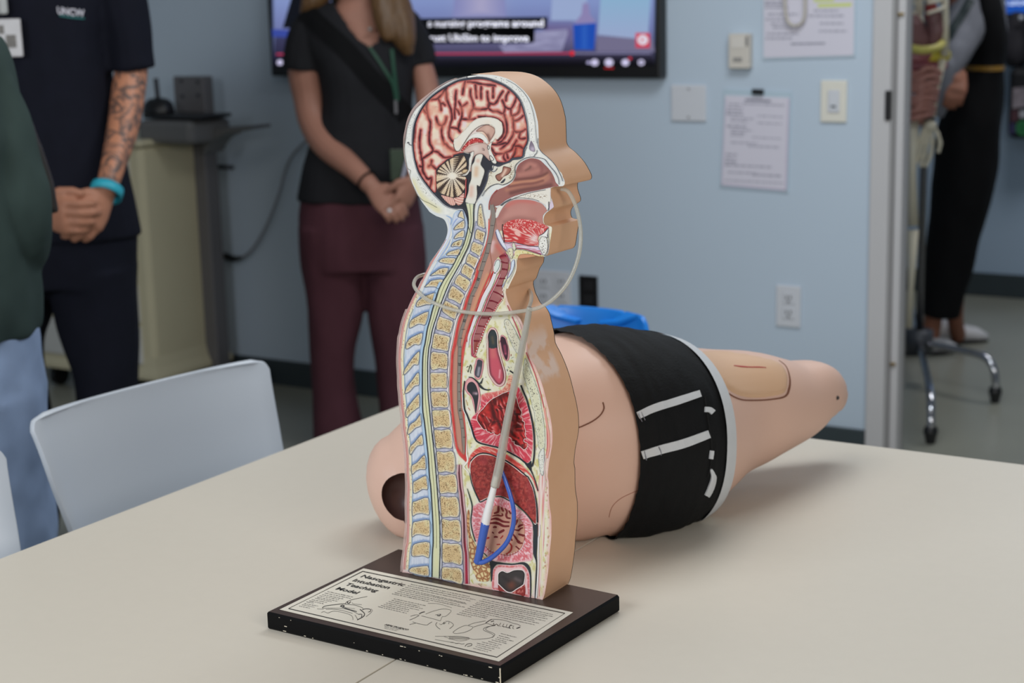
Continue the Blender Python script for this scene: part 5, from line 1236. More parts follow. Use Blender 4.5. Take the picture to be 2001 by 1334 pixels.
A('stomach', STO, 4, stocol, 1.1)
A('stomach_lining', 'v2:620 655 700 645 880 722 1020 832 1140 930 1195 1050 1195 1300;v4:1100 60 1078 200 1000 330 870 408 750 422 560 382 430 335 350 225 365 110;v2:455 1190 540 1000 580 800', 5, lambda xy, d: soft(ramp(d, [(0, (170, 84, 78)), (1.2, (196, 146, 126))]), xy, [(PX('v4:640 300 560 340'), 9, (210, 164, 132), .7), (PX('v2:640 720 900 780'), 6, (170, 130, 110), .5)]), 2.4)
for s, w, c in (('v2:700 655 705 700 695 760 620 790', 4.6, 0), ('v2:755 675 780 720 800 755', 4, 0), ('v2:830 695 862 760 848 820 870 870 930 880', 4, 0), ('v2:895 735 935 800', 4.4, 0), ('v2:590 840 680 822 750 835 785 820 765 790', 3, 0), ('v2:560 905 640 885 720 905 790 940 910 955', 4.4, 0), ('v2:540 975 640 965 720 985 800 1025 905 1025', 4.8, 0), ('v2:605 1052 640 1040 672 1052', 3.6, 0), ('v2:705 1155 760 1125 815 1095', 5, 0), ('v2:585 1135 620 1160', 3.6, 0), ('v2:620 1232 655 1225 692 1232', 3.6, 0), ('v2:478 1262 510 1245 535 1240', 3.6, 1), ('v2:1065 900 1040 950 1015 1005', 4.4, 0), ('v2:1070 1045 1110 1015 1160 1000', 4, 0), ('v2:1000 1090 1080 1105 1120 1070 1165 1055', 3.2, 0), ('v2:1075 1172 1130 1190 1195 1200', 4, 0), ('v2:950 1140 1010 1220 1060 1290 1110 1320', 3.4, 0), ('v2:930 1230 955 1295', 4, 0), ('v2:740 1260 790 1200', 3.2, 1), ('v4:375 115 430 98', 3.4, 1), ('v4:575 225 640 220', 3.4, 1), ('v4:790 175 852 245 846 320 800 375 745 405', 3.2, 1), ('v4:950 160 1000 195 1060 200', 3.6, 0), ('v4:930 255 1000 315', 4, 0), ('v4:980 30 1080 70', 4, 0), ('v4:840 90 865 155', 3.6, 0)):
    R.line(PX(s), [w * .6, w, w, w * .7], (112, 34, 36) if c == 0 else (164, 48, 46), 7, 4)
K.line(PX('v4:350 230 430 338 560 386 750 426 870 410 1000 332 1080 200 1105 60'), .8, (150, 60, 66), 8, 4); W.line(PX('v4:990 350 1060 260 1095 150'), 1, (236, 220, 216), 8, 3)
for k in range(46):
    a = -1.0 + k * .095; q = (988 + 62 * math.cos(a) * .98, 1022 + 62 * math.sin(a) * 1.02)
    W.line([(988 + 57 * math.cos(a), 1022 + 59 * math.sin(a)), (988 + 63 * math.cos(a), 1022 + 65 * math.sin(a))], 1.1, (238, 206, 210), 6, 1) if a < 2.6 and inside(np.array([(988 + 63 * math.cos(a), 1022 + 65 * math.sin(a))]), crs(PX(STO), 3, True))[0] else None
A('body_cavity', 'v2:1352 1005 1432 978 1436 1150 1434 1334;v4:1336 200 1322 400 1330 620 1318 900 1300 1210 1284 1216 1300 800 1308 560 1260 400 1256 200 1262 0', 6, (42, 48, 54), 5)
W.line(PX('v2:1465 1000 1470 1200;v4:1355 100 1350 400 1348 700 1330 1000 1312 1220'), 2.6, (220, 216, 216), 7, 4)
A('body_cavity', 'v4:450 522 560 545 860 578 1050 552 1130 572 1192 640 1216 760 1222 1000 1212 1206 1196 1204 1198 1000 1192 800 1158 690 1080 605 1000 592 850 606 620 592 560 612 512 690 494 880 468 905 462 700', 6, (42, 48, 54), 5)
# pancreas
m = attr_mat('print_lobules', .4); nt = m.node_tree; n_ = nt.nodes; l_ = nt.links
vo = n_.new('ShaderNodeTexVoronoi'); vo.feature = 'DISTANCE_TO_EDGE'; vo.inputs['Scale'].default_value = 190
tc = n_.new('ShaderNodeTexCoord'); l_.new(tc.outputs['Object'], vo.inputs['Vector'])
rp = n_.new('ShaderNodeMapRange'); rp.inputs['From Min'].default_value = .03; rp.inputs['From Max'].default_value = .28; l_.new(vo.outputs['Distance'], rp.inputs['Value'])
mx = n_.new('ShaderNodeMix'); mx.data_type = 'RGBA'; mx.inputs['A'].default_value = L4((150, 92, 60)); l_.new(rp.outputs[0], mx.inputs['Factor'])
at = [q for q in n_ if q.type == 'ATTRIBUTE'][0]; l_.new(at.outputs['Color'], mx.inputs['B']); l_.new(mx.outputs['Result'], n_['Principled BSDF'].inputs['Base Color'])
A('pancreas', 'v1:1370 745 1390 725 1405 800 1400 950 1410 1100 1440 1250;v4:130 130 200 260 330 420 450 540 458 700 440 860 400 912 250 906 200 860 140 700 82 520 60 300 50 60;v1:1375 1180 1355 950', 5, lambda xy, d: mixc(np.array([206, 152, 104.]), np.array([220, 200, 150.]), np.clip((xy[:, 1] - 1020) / 60 + vn(xy, 6, 1) - .5, 0, 1)), 3, m)
K.line(PX('v4:300 350 330 380 400 450'), 1.6, (60, 60, 54), 8, 2)
# bowel
A('bowel', 'v4:498 730 532 655 620 600 850 608 1000 596 1075 610 1150 690 1190 800 1196 1000 1194 1204 1000 1164 600 1084 500 1062 480 940', 5, lambda xy, d: mixc(ramp(d, [(0, (226, 206, 206)), (1.5, (206, 116, 118)), (4, (200, 100, 100)), (6, (226, 190, 190))]), np.array([226, 190, 194.]), np.clip((vn(xy, 2.2, 1) - .5) * 3, 0, 1) * .7), 1.6)
A('bowel_lumen', 'v4:608 765 680 715 740 722 780 745 830 720 900 700 1040 698 1092 740 1106 800 1084 930 1060 985 950 1052 850 1112 760 1092 680 1032 600 950 598 850', 7, lambda xy, d: soft(ramp(d, [(0, (40, 36, 36)), (4, (58, 54, 54))]), xy, [(PX('v4:850 980'), 9, (112, 66, 54), .9), (PX('v4:930 860 1010 900'), 4, (104, 92, 92), .7), (PX('v4:700 830 800 900'), 4, (44, 40, 42), .6)]), 1.8)
A('bowel_fold', 'v4:610 955 690 1035 770 1108 700 1098 615 1080', 8, lambda xy, d: ramp(d, [(0, (120, 40, 40)), (2, (156, 66, 62))]), 2)
A('bowel_fold', 'v4:850 1118 950 1055 1080 965 1112 1060 1092 1180 1000 1160', 8, lambda xy, d: mixc(np.array([140, 48, 46.]), np.array([214, 130, 120.]), np.clip((vn(xy, 3, 2) - .5) * 3, 0, 1)), 1.8)
W.line(PX('v4:600 950 690 1040 760 1098 850 1116 950 1054 1062 985 1090 930 1108 800 1094 738 1040 696 900 698 780 745 680 713 606 765 598 850 600 950'), 1.6, (228, 216, 212), 9, 4)
for s, c in (('v4:100 890 140 950', (190, 190, 60)), ('v4:80 800 130 760', (206, 206, 150)), ('v4:230 960 290 1000', (120, 80, 60)), ('v4:330 970 390 980', (206, 196, 110)), ('v4:240 950 300 970', (176, 120, 100)), ('v1:1300 40 1330 90', (196, 190, 110)), ('v1:1340 440 1370 560', (206, 200, 130)), ('v1:1370 600 1360 680', (206, 200, 110))): R.line(PX(s), [.8, 2.4, .8], c, 4, 2)
W.line(PX('u6:118 600 112 900 130 1050 60 1160;v1:1390 30 1400 100'), [.5, 3, 3, 2, .5], (226, 220, 212), 6, 4)
R.line(PX('u6:60 1000 100 1060'), 3, (196, 72, 64), 6, 2)
K.obj('ink_lines', M_ART, model, kind='stuff', label='dark drawn outlines of the print')
W.obj('pale_lines', M_ART, model, kind='stuff', label='pale drawn highlights of the print')
R.obj('red_strokes', M_ART, model, kind='stuff', label='red and pink drawn strokes of the print')

# ------------------------------------------------------------------ the feeding tube looped round the model
mt = bpy.data.materials.new('clear_tubing'); mt.use_nodes = True
nt = mt.node_tree; n_ = nt.nodes; l_ = nt.links; bs = n_['Principled BSDF']; bs.inputs['Base Color'].default_value = L4((206, 203, 192)); bs.inputs['Roughness'].default_value = .18
bs.inputs['Specular IOR Level'].default_value = .8
tr = n_.new('ShaderNodeBsdfTransparent'); tr.inputs[0].default_value = L4((240, 238, 232)); ms = n_.new('ShaderNodeMixShader'); lw = n_.new('ShaderNodeLayerWeight'); lw.inputs['Blend'].default_value = .45
mr = n_.new('ShaderNodeMapRange'); mr.inputs['To Min'].default_value = .34; mr.inputs['To Max'].default_value = .85; l_.new(lw.outputs['Facing'], mr.inputs['Value'])
l_.new(mr.outputs[0], ms.inputs['Fac']); l_.new(tr.outputs[0], ms.inputs[1]); l_.new(bs.outputs[0], ms.inputs[2]); l_.new(ms.outputs[0], n_['Material Output'].inputs['Surface'])
M_TUBE = mt
M_TUBEG = mat('grey_tubing', (178, 176, 176), .22, var=.05, spec=.7)
M_FROST = mat('frosted_plastic', (226, 224, 224), .35, var=.02)
M_BLUE = mat('blue_rubber', (58, 92, 176), .28, var=.06, spec=.6)
tube = thing('feeding_tube', (pF.x, YF - .012, ZB), 'clear tube looped from the nose round the neck of the cross-section, blue tip hanging', 'tube')
yf = YF - .010; yb = YF + TH + .012
lp = [onY(1096, 369, YF + .012), onY(1112, 376, YF + .014), onY(1128, 412, YF + .014), onY(1135, 460, YF + .012), onY(1128, 510, YF + .006), onY(1104, 560, YF - .002), onY(1062, 597, yf), onY(1010, 609, yf), onY(950, 613, yf), onY(890, 606, yf), onY(840, 588, yf), onY(815, 568, YF - .002), onY(809, 552, YF + .02), onY(822, 538, YF + .05), onY(860, 535, yb), onY(930, 545, yb), onY(1000, 557, yb), onY(1024, 560, yb), onY(1036, 570, YF + TH * .7), onY(1038, 586, YF + .018), onY(1032, 604, yf)]
pts = vcrs(lp, 8)
b = MB(); b.tube(pts, 3.9 * mpp(pts[0]), 12); tb = b.obj('loop', M_TUBE, tube, smooth=True)
for k in range(0, len(pts) - 20, 9):
    pass
dn = vcrs([onY(1035, 600, yf), onY(1028, 640, yf - .001), onY(1010, 730, yf - .002), onY(990, 830, yf - .004), onY(977, 905, yf - .005), onY(967, 950, yf - .006)], 6)
b = MB(); b.tube(dn, [x * mpp(dn[0]) for x in np.interp(np.linspace(0, 1, len(dn)), [0, .1, .5, .85, 1], [5.0, 6.0, 7.6, 9.6, 9.4])], 14); b.obj('sleeve', M_TUBE, tube, smooth=True, label='wide clear sleeve hanging in front of the chest')
b = MB(); b.tube(dn, [x * mpp(dn[0]) for x in np.interp(np.linspace(0, 1, len(dn)), [0, 1], [3.6, 4.6])], 12); b.obj('inner_tube', M_TUBEG, tube, smooth=True, label='grey inner tube inside the clear sleeve')
fn = vcrs([onY(970, 930, yf - .006), onY(962, 965, yf - .006), onY(953, 1000, yf - .006), onY(948, 1026, yf - .006)], 5)
b = MB(); b.tube(fn, [x * mpp(fn[0]) for x in np.interp(np.linspace(0, 1, len(fn)), [0, .4, .75, 1], [5.2, 7.0, 8.6, 8.2])], 14); b.obj('funnel', M_FROST, tube, smooth=True, label='frosted white connector')
bl = vcrs([onY(949, 1020, yf - .006), onY(943, 1050, yf - .006), onY(935, 1090, yf - .006), onY(931, 1099, yf - .006)], 4)
b = MB(); b.tube(bl, [x * mpp(bl[0]) for x in np.interp(np.linspace(0, 1, len(bl)), [0, .1, .9, 1], [8.2, 8.6, 7.6, 6.0])], 14)
th = vcrs([onY(931, 1097, yf - .006), onY(944, 1098, yf - .006), onY(966, 1085, yf - .004), onY(990, 1060, yf - .002), onY(1002, 1030, yf), onY(1004, 1000, yf), onY(998, 970, yf + .001), onY(988, 940, yf + .002), onY(979, 915, yf + .003), onY(974, 885, yf + .003)], 6)
b.tube(th, [x * mpp(bl[0]) for x in np.interp(np.linspace(0, 1, len(th)), [0, .15, .5, 1], [5.2, 5.0, 4.6, 3.6])], 12)
b.obj('blue_tip', M_BLUE, tube, smooth=True, label='blue rubber end bent back up on itself')
# ------------------------------------------------------------------ tables
M_LAM = mat('table_laminate', (206, 198, 184), 0.42, var=0.018, scale=60, spec=0.4)
M_LEG = mat('table_leg_metal', (150, 150, 152), 0.35, 0.6)
XL = onZ(400, 938, TZ).x
YB = onZ(1800, 882.5, TZ).y
XS = (onZ(690, 1334, TZ).x + onZ(770, 1290, TZ).x) / 2


def table(x0, x1, y0, y1, label, turn=0.0):
    t = thing('table', ((x0 + x1) / 2, (y0 + y1) / 2, 0), label, 'table', None)
    b = MB(); b.box(((x0 + x1) / 2, (y0 + y1) / 2, TZ - .014), (x1 - x0, y1 - y0, .028), .0005); b.obj('tabletop', M_LAM, t)
    if turn: t.rotation_euler = (0, 0, turn); t.location.x += turn * (y1 - y0) / 2 * 0
    for x in (x0 + .12, x1 - .12):
        b = MB(); b.box((x, (y0 + y1) / 2, TZ / 2 - .01), (.07, .07, TZ - .06), .01); b.box((x, (y0 + y1) / 2, .02), (.07, (y1 - y0) * .8, .04), .012); b.box((x, (y0 + y1) / 2, TZ - .037), (.06, (y1 - y0) * .7, .018), .004)
        b.obj('leg', M_LEG, t)
    return t


table(XL, XS - .0001, .72, YB, 'pale laminate table left of the seam, under the printed board')
table(XS + .0019, XS + 1.5, .72, YB, 'pale laminate table right of the seam, running out of frame', .0021)

# ------------------------------------------------------------------ chairs
M_SHELL = mat('white_shell_plastic', (184, 191, 200), 0.38, var=0.02, spec=0.5)
M_BLUESH = mat('blue_shell_plastic', (24, 118, 205), 0.35, var=0.04, spec=0.5)


def chair(name, loc, rz, m, label, group=None, w=.47, htop=.832, round_top=False):
    """one-piece moulded shell chair facing local +X on four splayed legs"""
    t = thing(name, (loc[0], loc[1], 0), label, 'chair', group)
    t.rotation_euler = (0, 0, rz)
    Rz = Matrix.Rotation(rz, 3, 'Z'); L = Vector((loc[0], loc[1], 0))
    prof = [(.25, .435), (.235, .452), (.15, .455), (.02, .45), (-.10, .455), (-.165, .485), (-.195, .55), (-.215, .63), (-.235, .72), (-.250, .80), (-.254, htop)]
    prof = crs(prof, 4)
    n = 20; V = []; F = []
    N = len(prof)
    for i, (px_, pz) in enumerate(prof):
        s = i / (N - 1)
        hw = np.interp(s, [0, .08, .35, .5, .62, .8, .93, .975, 1.0], [.19, .215, .225, .205, .205, .225, .236, .228, .205]) * w / .47
        if round_top: hw *= math.sqrt(max(.02, 1 - max(0, (s - .68) / .325) ** 2.2))
        dr = np.interp(s, [0, .3, .5, .7, 1], [.012, .03, .07, .055, .028])       # wings curl forward
        for k in range(n + 1):
            u = k / n * 2 - 1
            back = np.clip((s - .38) / .2, 0, 1)
            V.append(Vector((px_ + back * dr * abs(u) ** 2.6, u * hw, pz + (1 - back) * dr * abs(u) ** 2.6)))
    for i in range(N - 1):
        for k in range(n): F.append((i * (n + 1) + k, i * (n + 1) + k + 1, (i + 1) * (n + 1) + k + 1, (i + 1) * (n + 1) + k))
    me = bpy.data.meshes.new('shell'); me.from_pydata(V, [], F); me.materials.append(m)
    o = bpy.data.objects.new('shell', me); COL.objects.link(o); o.parent = t
    so = o.modifiers.new('thick', 'SOLIDIFY'); so.thickness = .009; so.offset = 0
    bv = o.modifiers.new('bev', 'BEVEL'); bv.width = .003; bv.segments = 2
    dg = bpy.context.evaluated_depsgraph_get(); me2 = bpy.data.meshes.new_from_object(o.evaluated_get(dg)); o.modifiers.clear(); o.data = me2; me2.name = 'shell'
    auto_smooth(o, .8)
    for x, y in ((.17, .16), (.17, -.16), (-.13, .16), (-.13, -.16)):
        b = MB(); b.tube([(x * .8, y * .8, .445), (x * .9, y, .4), (x * 1.25, y * 1.3, .0)], .011, 10)
        v = [q for q in b.v]; me = bpy.data.meshes.new('leg'); me.from_pydata(v, [], b.f); me.materials.append(M_CHROME)
        me.polygons.foreach_set('use_smooth', [True] * len(me.polygons))
        q = bpy.data.objects.new('leg', me); COL.objects.link(q); q.parent = t
    return t


cL = onZ(60, 812, .832); cR = onZ(500, 700, .832)
cm = (cL + cR) / 2; dv = (cR - cL).normalized(); rz = math.atan2(-dv.x, dv.y)
wch = (cR - cL).length + .025
fw = Vector((math.cos(rz), math.sin(rz), 0))
c0 = cm + fw * .235
chair('shell_chair', (c0.x, c0.y), rz, M_SHELL, 'white moulded shell chair at the left table edge, backrest fully in view', 'white shell chairs at the table', w=wch)
a0 = onZ(580, 860, TZ); a1 = onZ(33, 1084, TZ)
off = a1 - a0
c1 = c0 + Vector((off.x, off.y, 0))
chair('shell_chair', (c1.x, c1.y), rz, M_SHELL, 'white moulded shell chair mostly cut off by the lower left picture corner', 'white shell chairs at the table', w=wch)
pb = onY(1186, 637, 2.93)
pb2 = onY(1080, 640, 2.93)
chair('shell_chair', (onY(1152, 640, 2.93).x, 2.93 - .235), -math.pi / 2, M_BLUESH, 'bright blue moulded chair behind the black shorts', None, w=.36, htop=pb.z + .004, round_top=True)

# ------------------------------------------------------------------ the lying training manikin
M_SKIN = mat('manikin_skin', (221, 184, 166), 0.48, var=0.05, scale=5, spec=0.35, bump=.05, bscale=500)
M_PAD = mat('manikin_pad', (216, 176, 142), 0.5, var=0.05, scale=9)
M_GROOVESHADE = mat('groove_shade', (120, 74, 54), 0.8)  # skin-shadow brown: shade of the grooves and seams put into the colour
M_SOCKET = mat('socket_dark', (74, 50, 46), 0.35, var=.3, scale=30)
M_CLOTH = mat('black_jersey', (13, 14, 16), 0.8, var=0.25, scale=60, bump=.35, bscale=260, spec=.25)
M_WTRIM = mat('white_tape', (205, 208, 212), 0.7, var=0.05, scale=60, bump=.2, bscale=700)
pl = [(-1.47, 1.605), (-1.255, 1.745), (-1.06, 1.895), (-.975, 2.06), (-.90, 2.24), (-.80, 2.52)]
PLN = crs(pl, 12)


def on_axis(x, y):
    """where the sight line meets the upright sheet standing on the manikin's axis"""
    d = ray(x, y); o2 = np.array([CAM.x, CAM.y]); d2 = np.array([d.x, d.y])
    for i in range(len(PLN) - 1):
        p, q = PLN[i], PLN[i + 1]; e = q - p
        den = d2[0] * e[1] - d2[1] * e[0]
        if abs(den) < 1e-9: continue
        w = p - o2
        t_ = (w[0] * e[1] - w[1] * e[0]) / den; s_ = (w[0] * d2[1] - w[1] * d2[0]) / den
        if 0 <= s_ < 1.0001: return CAM + d * t_
    raise ValueError((x, y))


sec = [((792, 845), (800, 1066), 1.0), ((835, 800), (870, 1071), 1.05), ((930, 740), (960, 1071), 1.1), ((1030, 686), (1085, 1066), 1.12), ((1085, 655), (1175, 1046), 1.12), ((1190, 652), (1262, 1040), 1.1), ((1290, 668), (1345, 995), 1.05), ((1380, 682), (1420, 935), 1.0), ((1460, 686), (1480, 902), 1.0), ((1530, 702), (1548, 866), 1.0), ((1583, 704), (1594, 832), .95), ((1612, 724), (1622, 818), .9), ((1634, 750), (1636, 806), .8)]
C_ = []; A_ = []; B_ = []
for tp, bp, kk in sec:
    mx_ = ((tp[0] + bp[0]) / 2, (tp[1] + bp[1]) / 2); c = on_axis(*mx_)
    h = math.hypot(tp[0] - bp[0], tp[1] - bp[1]) / 2 * mpp(c)
    a = h / math.sqrt(math.cos(.27) ** 2 + (kk * math.sin(.27)) ** 2)
    C_.append(tuple(c)); A_.append(a); B_.append(a * kk)
CC = crs(C_, 6); AA = crs([[a] for a in A_], 6)[:, 0]; BB = crs([[a] for a in B_], 6)[:, 0]
NS = len(CC); NP = 48


def mring(i, off=0.0, n=NP):
    c = Vector(CC[i]); t = (Vector(CC[min(i + 1, NS - 1)]) - Vector(CC[max(i - 1, 0)])).normalized()
    h = Vector((0, 0, 1)).cross(t).normalized(); v = t.cross(h)
    out = []
    for k in range(n):
        ph = k * 2 * math.pi / n
        cs, sn = math.cos(ph), math.sin(ph)
        e = 2 / 2.25
        p = c + h * (math.copysign(abs(cs) ** e, cs) * (BB[i] + off)) + v * (math.copysign(abs(sn) ** e, sn) * (AA[i] + off))
        if p.z < TZ + .0015: p.z = TZ + .0015
        out.append(p)
    return out


rings = [mring(i) for i in range(NS)]
# rounded ends
t0 = (Vector(CC[0]) - Vector(CC[3])).normalized(); t1 = (Vector(CC[-1]) - Vector(CC[-4])).normalized()
def cap(ring, t, dpt, steps=7):
    c = sum(ring, Vector()) / len(ring); out = []
    for j in range(1, steps + 1):
        a = j / steps * math.pi / 2 * .985
        out.append([c + (p - c) * math.cos(a) + t * dpt * math.sin(a) for p in ring])
    return out
full = cap(rings[0], t0, .052)[::-1] + rings + cap(rings[-1], t1, .012, 4)
for r_ in full:
    for p in r_:
        if p.z < TZ + .0015: p.z = TZ + .0015
gx = sum(full[20], Vector()) / NP
man = thing('training_manikin', (gx.x, gx.y, TZ), 'flesh coloured limbless training manikin lying behind the cross-section model', 'manikin')
b = MB(); b.loft(full, True)
body = b.obj('torso', M_SKIN, man, smooth=True)
body.data.materials.append(M_SOCKET)


def bvh_of(o):
    og = Vector(o.matrix_world.translation) if False else ORG[o.name]
    return BVHTree.FromPolygons([v.co + og for v in o.data.vertices], [tuple(p.vertices) for p in o.data.polygons])


bv = bvh_of(body)


def hit(bv, x, y):
    d = ray(x, y).normalized(); r = bv.ray_cast(CAM, d)
    return (r[0], r[1]) if r[0] is not None else (None, None)


def surf_ribbon(bv, pts, w, lift, m, name, parent, sm=6, th=.0012, label=None):
    """tape following a line seen in the photograph, laid on a curved surface"""
    P = crs(pts, sm) if len(pts) > 2 else np.linspace(pts[0], pts[1], 14)
    T = np.gradient(P, axis=0); T /= (np.hypot(T[:, 0], T[:, 1])[:, None] + 1e-9); N = np.stack([-T[:, 1], T[:, 0]], 1)
    ws = np.interp(np.linspace(0, 1, len(P)), np.linspace(0, 1, len(w)), w) if np.ndim(w) else np.full(len(P), w)
    rows = []
    for p, n_, q in zip(P, N, ws):
        row = []
        for e in (-.5, 0, .5):
            z = p + n_ * q * e; h, nn = hit(bv, *z)
            if h is None: row = None; break
            if nn.dot(CAM - h) < 0: nn = -nn
            row.append((h + nn * lift, h + nn * (lift - th - .0008)))
        if row: rows.append(row)
    V = []; F = []
    for r_ in rows:
        V += [r_[0][1], r_[0][0], r_[1][0], r_[2][0], r_[2][1]]
    for i in range(len(rows) - 1):
        for k in range(4): F.append((i * 5 + k, i * 5 + k + 1, (i + 1) * 5 + k + 1, (i + 1) * 5 + k))
    if len(rows) < 2: return None
    F.append((0, 1, 2, 3, 4)); j = (len(rows) - 1) * 5; F.append((j + 4, j + 3, j + 2, j + 1, j))
    o = obj(name, V, F, m, parent, label=label)
    bm = bmesh.new(); bm.from_mesh(o.data); bmesh.ops.recalc_face_normals(bm, faces=bm.faces[:]); bm.to_mesh(o.data); bm.free()
    return o


def surf_patch(bv, poly, h0, m, name, parent, step=5, edge=5, label=None):
    """raised insert on a curved surface, edges sloping down"""
    P = crs(poly, 6, True); n = len(P); lo, hi = P.min(0), P.max(0)
    G = np.array([(x, y) for x in np.arange(lo[0], hi[0], step) for y in np.arange(lo[1], hi[1], step)])
    A0, B0 = segs(P, True)
    G = G[inside(G, P)]; G = G[dist_seg(G, A0, B0) > step * .4]
    r = delaunay_2d_cdt([Vector(p) for p in np.concatenate([P, G])], [(i, (i + 1) % n) for i in range(n)], [], 1, 1e-4)
    xy = np.array([(v.x, v.y) for v in r[0]]); d = dist_seg(xy, A0, B0)
    V = []; ok = []
    for (x, y), q in zip(xy, d):
        p, nn = hit(bv, x, y)
        ok.append(p is not None)
        if p is None: V.append(Vector((0, 0, 0))); continue
        if nn.dot(CAM - p) < 0: nn = -nn
        V.append(p + nn * (h0 * min(1, math.sqrt(q / edge)) - .0004))
    F = [tuple(f) for f in r[2] if all(ok[i] for i in f)]
    used = sorted({i for f in F for i in f}); mp = {i: k for k, i in enumerate(used)}
    o = obj(name, [V[i] for i in used], [tuple(mp[i] for i in f) for f in F], m, parent, smooth=True, label=label)
    return o


# seams, pads, holes
surf_ribbon(bv, [(1085, 838), (1120, 838), (1152, 826), (1172, 812), (1180, 798), (1178, 786)], 2.6, .0008, M_GROOVESHADE, 'panel_seam', man)
surf_ribbon(bv, [(1190, 1010), (1196, 990), (1212, 974), (1236, 962), (1254, 955)], .9, .0006, mat('skin_seam', (168, 116, 98), .6), 'panel_seam', man)
padp = [(1354, 684), (1400, 676), (1470, 686), (1502, 698), (1520, 704), (1534, 718), (1540, 742), (1538, 758), (1530, 770), (1505, 776), (1470, 778), (1445, 774), (1420, 760), (1395, 734), (1370, 706)]
bp_ = [p for p in padp]
surf_ribbon(bv, [(1357, 694), (1378, 720), (1400, 746), (1420, 766), (1446, 780), (1475, 782), (1508, 780), (1534, 774), (1542, 758), (1543, 738), (1536, 716), (1522, 704)], [1.2, 1.6, 2.2, 2.4, 2.4, 2.6, 2.8, 3.6, 4.0, 2.4, 1.0, .5], .0006, M_GROOVESHADE, 'pad_groove', man)
pad = surf_patch(bv, [(1362, 690), (1400, 684), (1450, 690), (1495, 699), (1522, 708), (1537, 726), (1539, 748), (1533, 767), (1505, 775), (1470, 777), (1445, 773), (1422, 760), (1398, 735), (1376, 707)], .0035, M_PAD, 'injection_pad', man, label='yellowish insert pad on the thigh')
pv = bvh_of(pad)
M_RED = mat('incision_red', (178, 52, 52), .5)
surf_ribbon(pv, [(1434, 714), (1450, 716), (1466, 717), (1482, 717), (1497, 718)], [.8, 2.2, 1.4, 1.8, .6], .0006, M_RED, 'incision', pad)
h, nn = hit(bv, 1636, 777)
if h is not None:
    b = MB(); b.ball(h, (.0032, .0032, .0032), 12, 8); b.obj('screw_hole', mat('hole_dark', (46, 40, 40), .5), man, smooth=True)
surf_ribbon(bv, [(1353, 682), (1360, 680)], 2.5, .001, M_GROOVESHADE, 'panel_seam', man)
# the open socket at the left end is cut out of the body
sh, sn = hit(bv, 793, 972)
cut = MB(); q = (Vector(CC[2]) - Vector(CC[0])).normalized()
cut.ball(sh + sn * .004, (.036, .028, .034), 28, 20)
co = cut.obj('cutter_tmp', M_SOCKET)
bo = body.modifiers.new('cut', 'BOOLEAN'); bo.operation = 'DIFFERENCE'; bo.object = co; bo.solver = 'EXACT'
bpy.context.view_layer.update()
dg = bpy.context.evaluated_depsgraph_get(); me = bpy.data.meshes.new_from_object(body.evaluated_get(dg)); body.modifiers.clear(); body.data = me; me.name = 'torso'
bpy.data.objects.remove(co)
auto_smooth(body, .9)
sc_ = sh + sn * .004
if len(me.materials) < 2: me.materials.append(M_SOCKET)
og = ORG[body.name]
for p in me.polygons:
    d_ = (p.center + og - sc_)
    if (d_.x / .036) ** 2 + (d_.y / .028) ** 2 + (d_.z / .034) ** 2 < 1.03 and p.normal.dot(d_) < 0: p.material_index = 1
# shorts
U0 = min(range(NS), key=lambda i: abs(proj(Vector(CC[i]))[0] - 1128)); U1 = min(range(NS), key=lambda i: abs(proj(Vector(CC[i]))[0] - 1303))
def shorts_ring(f, off, n=96, tilt=0.0):
    i0 = int(f); w = f - i0; i1 = min(i0 + 1, NS - 1)
    return [p.lerp(q_, w) for p, q_ in zip(mring(i0, off, n), mring(i1, off, n))]
rings = []
NSH = 40
for j in range(NSH + 1):
    f = U0 + (U1 - U0) * j / NSH
    R_ = shorts_ring(f, .007)
    for k, p in enumerate(R_):
        c = Vector(CC[int(round(f))]); dr_ = (p - c).normalized()
        ph = k / 96 * 2 * math.pi
        wr = .0022 * noise.noise(Vector((j * .16, math.cos(ph) * 2.2, math.sin(ph) * 2.2))) + .0016 * noise.noise(Vector((j * .5 + 9, math.cos(ph) * 5, math.sin(ph) * 5)))
        if j < 6: wr += .0016 * math.sin(ph * 40) * (1 - j / 6)
        R_[k] = p + dr_ * wr
        # waistband bulges over the belly, dips at the back
        t = (Vector(CC[min(int(f) + 1, NS - 1)]) - Vector(CC[int(f)])).normalized()
        sgn = (dr_.dot(CAM - c))
        fall = max(0, 1 - j / 26)
        R_[k] = R_[k] + t * (.046 * fall * max(0, dr_.dot((CAM - c).normalized())) ** 1.5 - .012 * fall)
        if R_[k].z < TZ + .0008: R_[k].z = TZ + .0008
    rings.append(R_)
shorts = thing('black_shorts', (gx.x, gx.y, TZ), 'black training shorts with white tape stripes worn by the manikin', 'shorts')
b = MB(); b.loft(rings, False)
so = b.obj('fabric', M_CLOTH, shorts, smooth=True)
svh = bvh_of(so)
surf_ribbon(svh, [(1208, 834), (1240, 815), (1280, 797), (1325, 783), (1367, 769)], [11, 14, 15, 15, 13], .0022, M_WTRIM, 'stripe', shorts)
surf_ribbon(svh, [(1250, 890), (1290, 878), (1335, 866), (1384, 848)], [15, 17, 17, 15], .0022, M_WTRIM, 'stripe', shorts)
for p0, p1 in (((1214, 826), (1219, 839)), ((1246, 808), (1254, 824)), ((1252, 805), (1260, 821)), ((1258, 880), (1261, 898)), ((1286, 872), (1291, 889))): surf_ribbon(svh, [p0, p1], 1.2, .0028, mat('stitch_grey', (128, 130, 140), .8), 'stitching', shorts)
hem = []
for j in range(5):
    f = U1 - 1.6 + 1.9 * j / 4
    hem.append(shorts_ring(f, .0095))
b = MB(); b.loft(hem, False)
b.obj('hem_tape', M_WTRIM, shorts, smooth=True, label='white tape hem around the thigh')
hv = svh
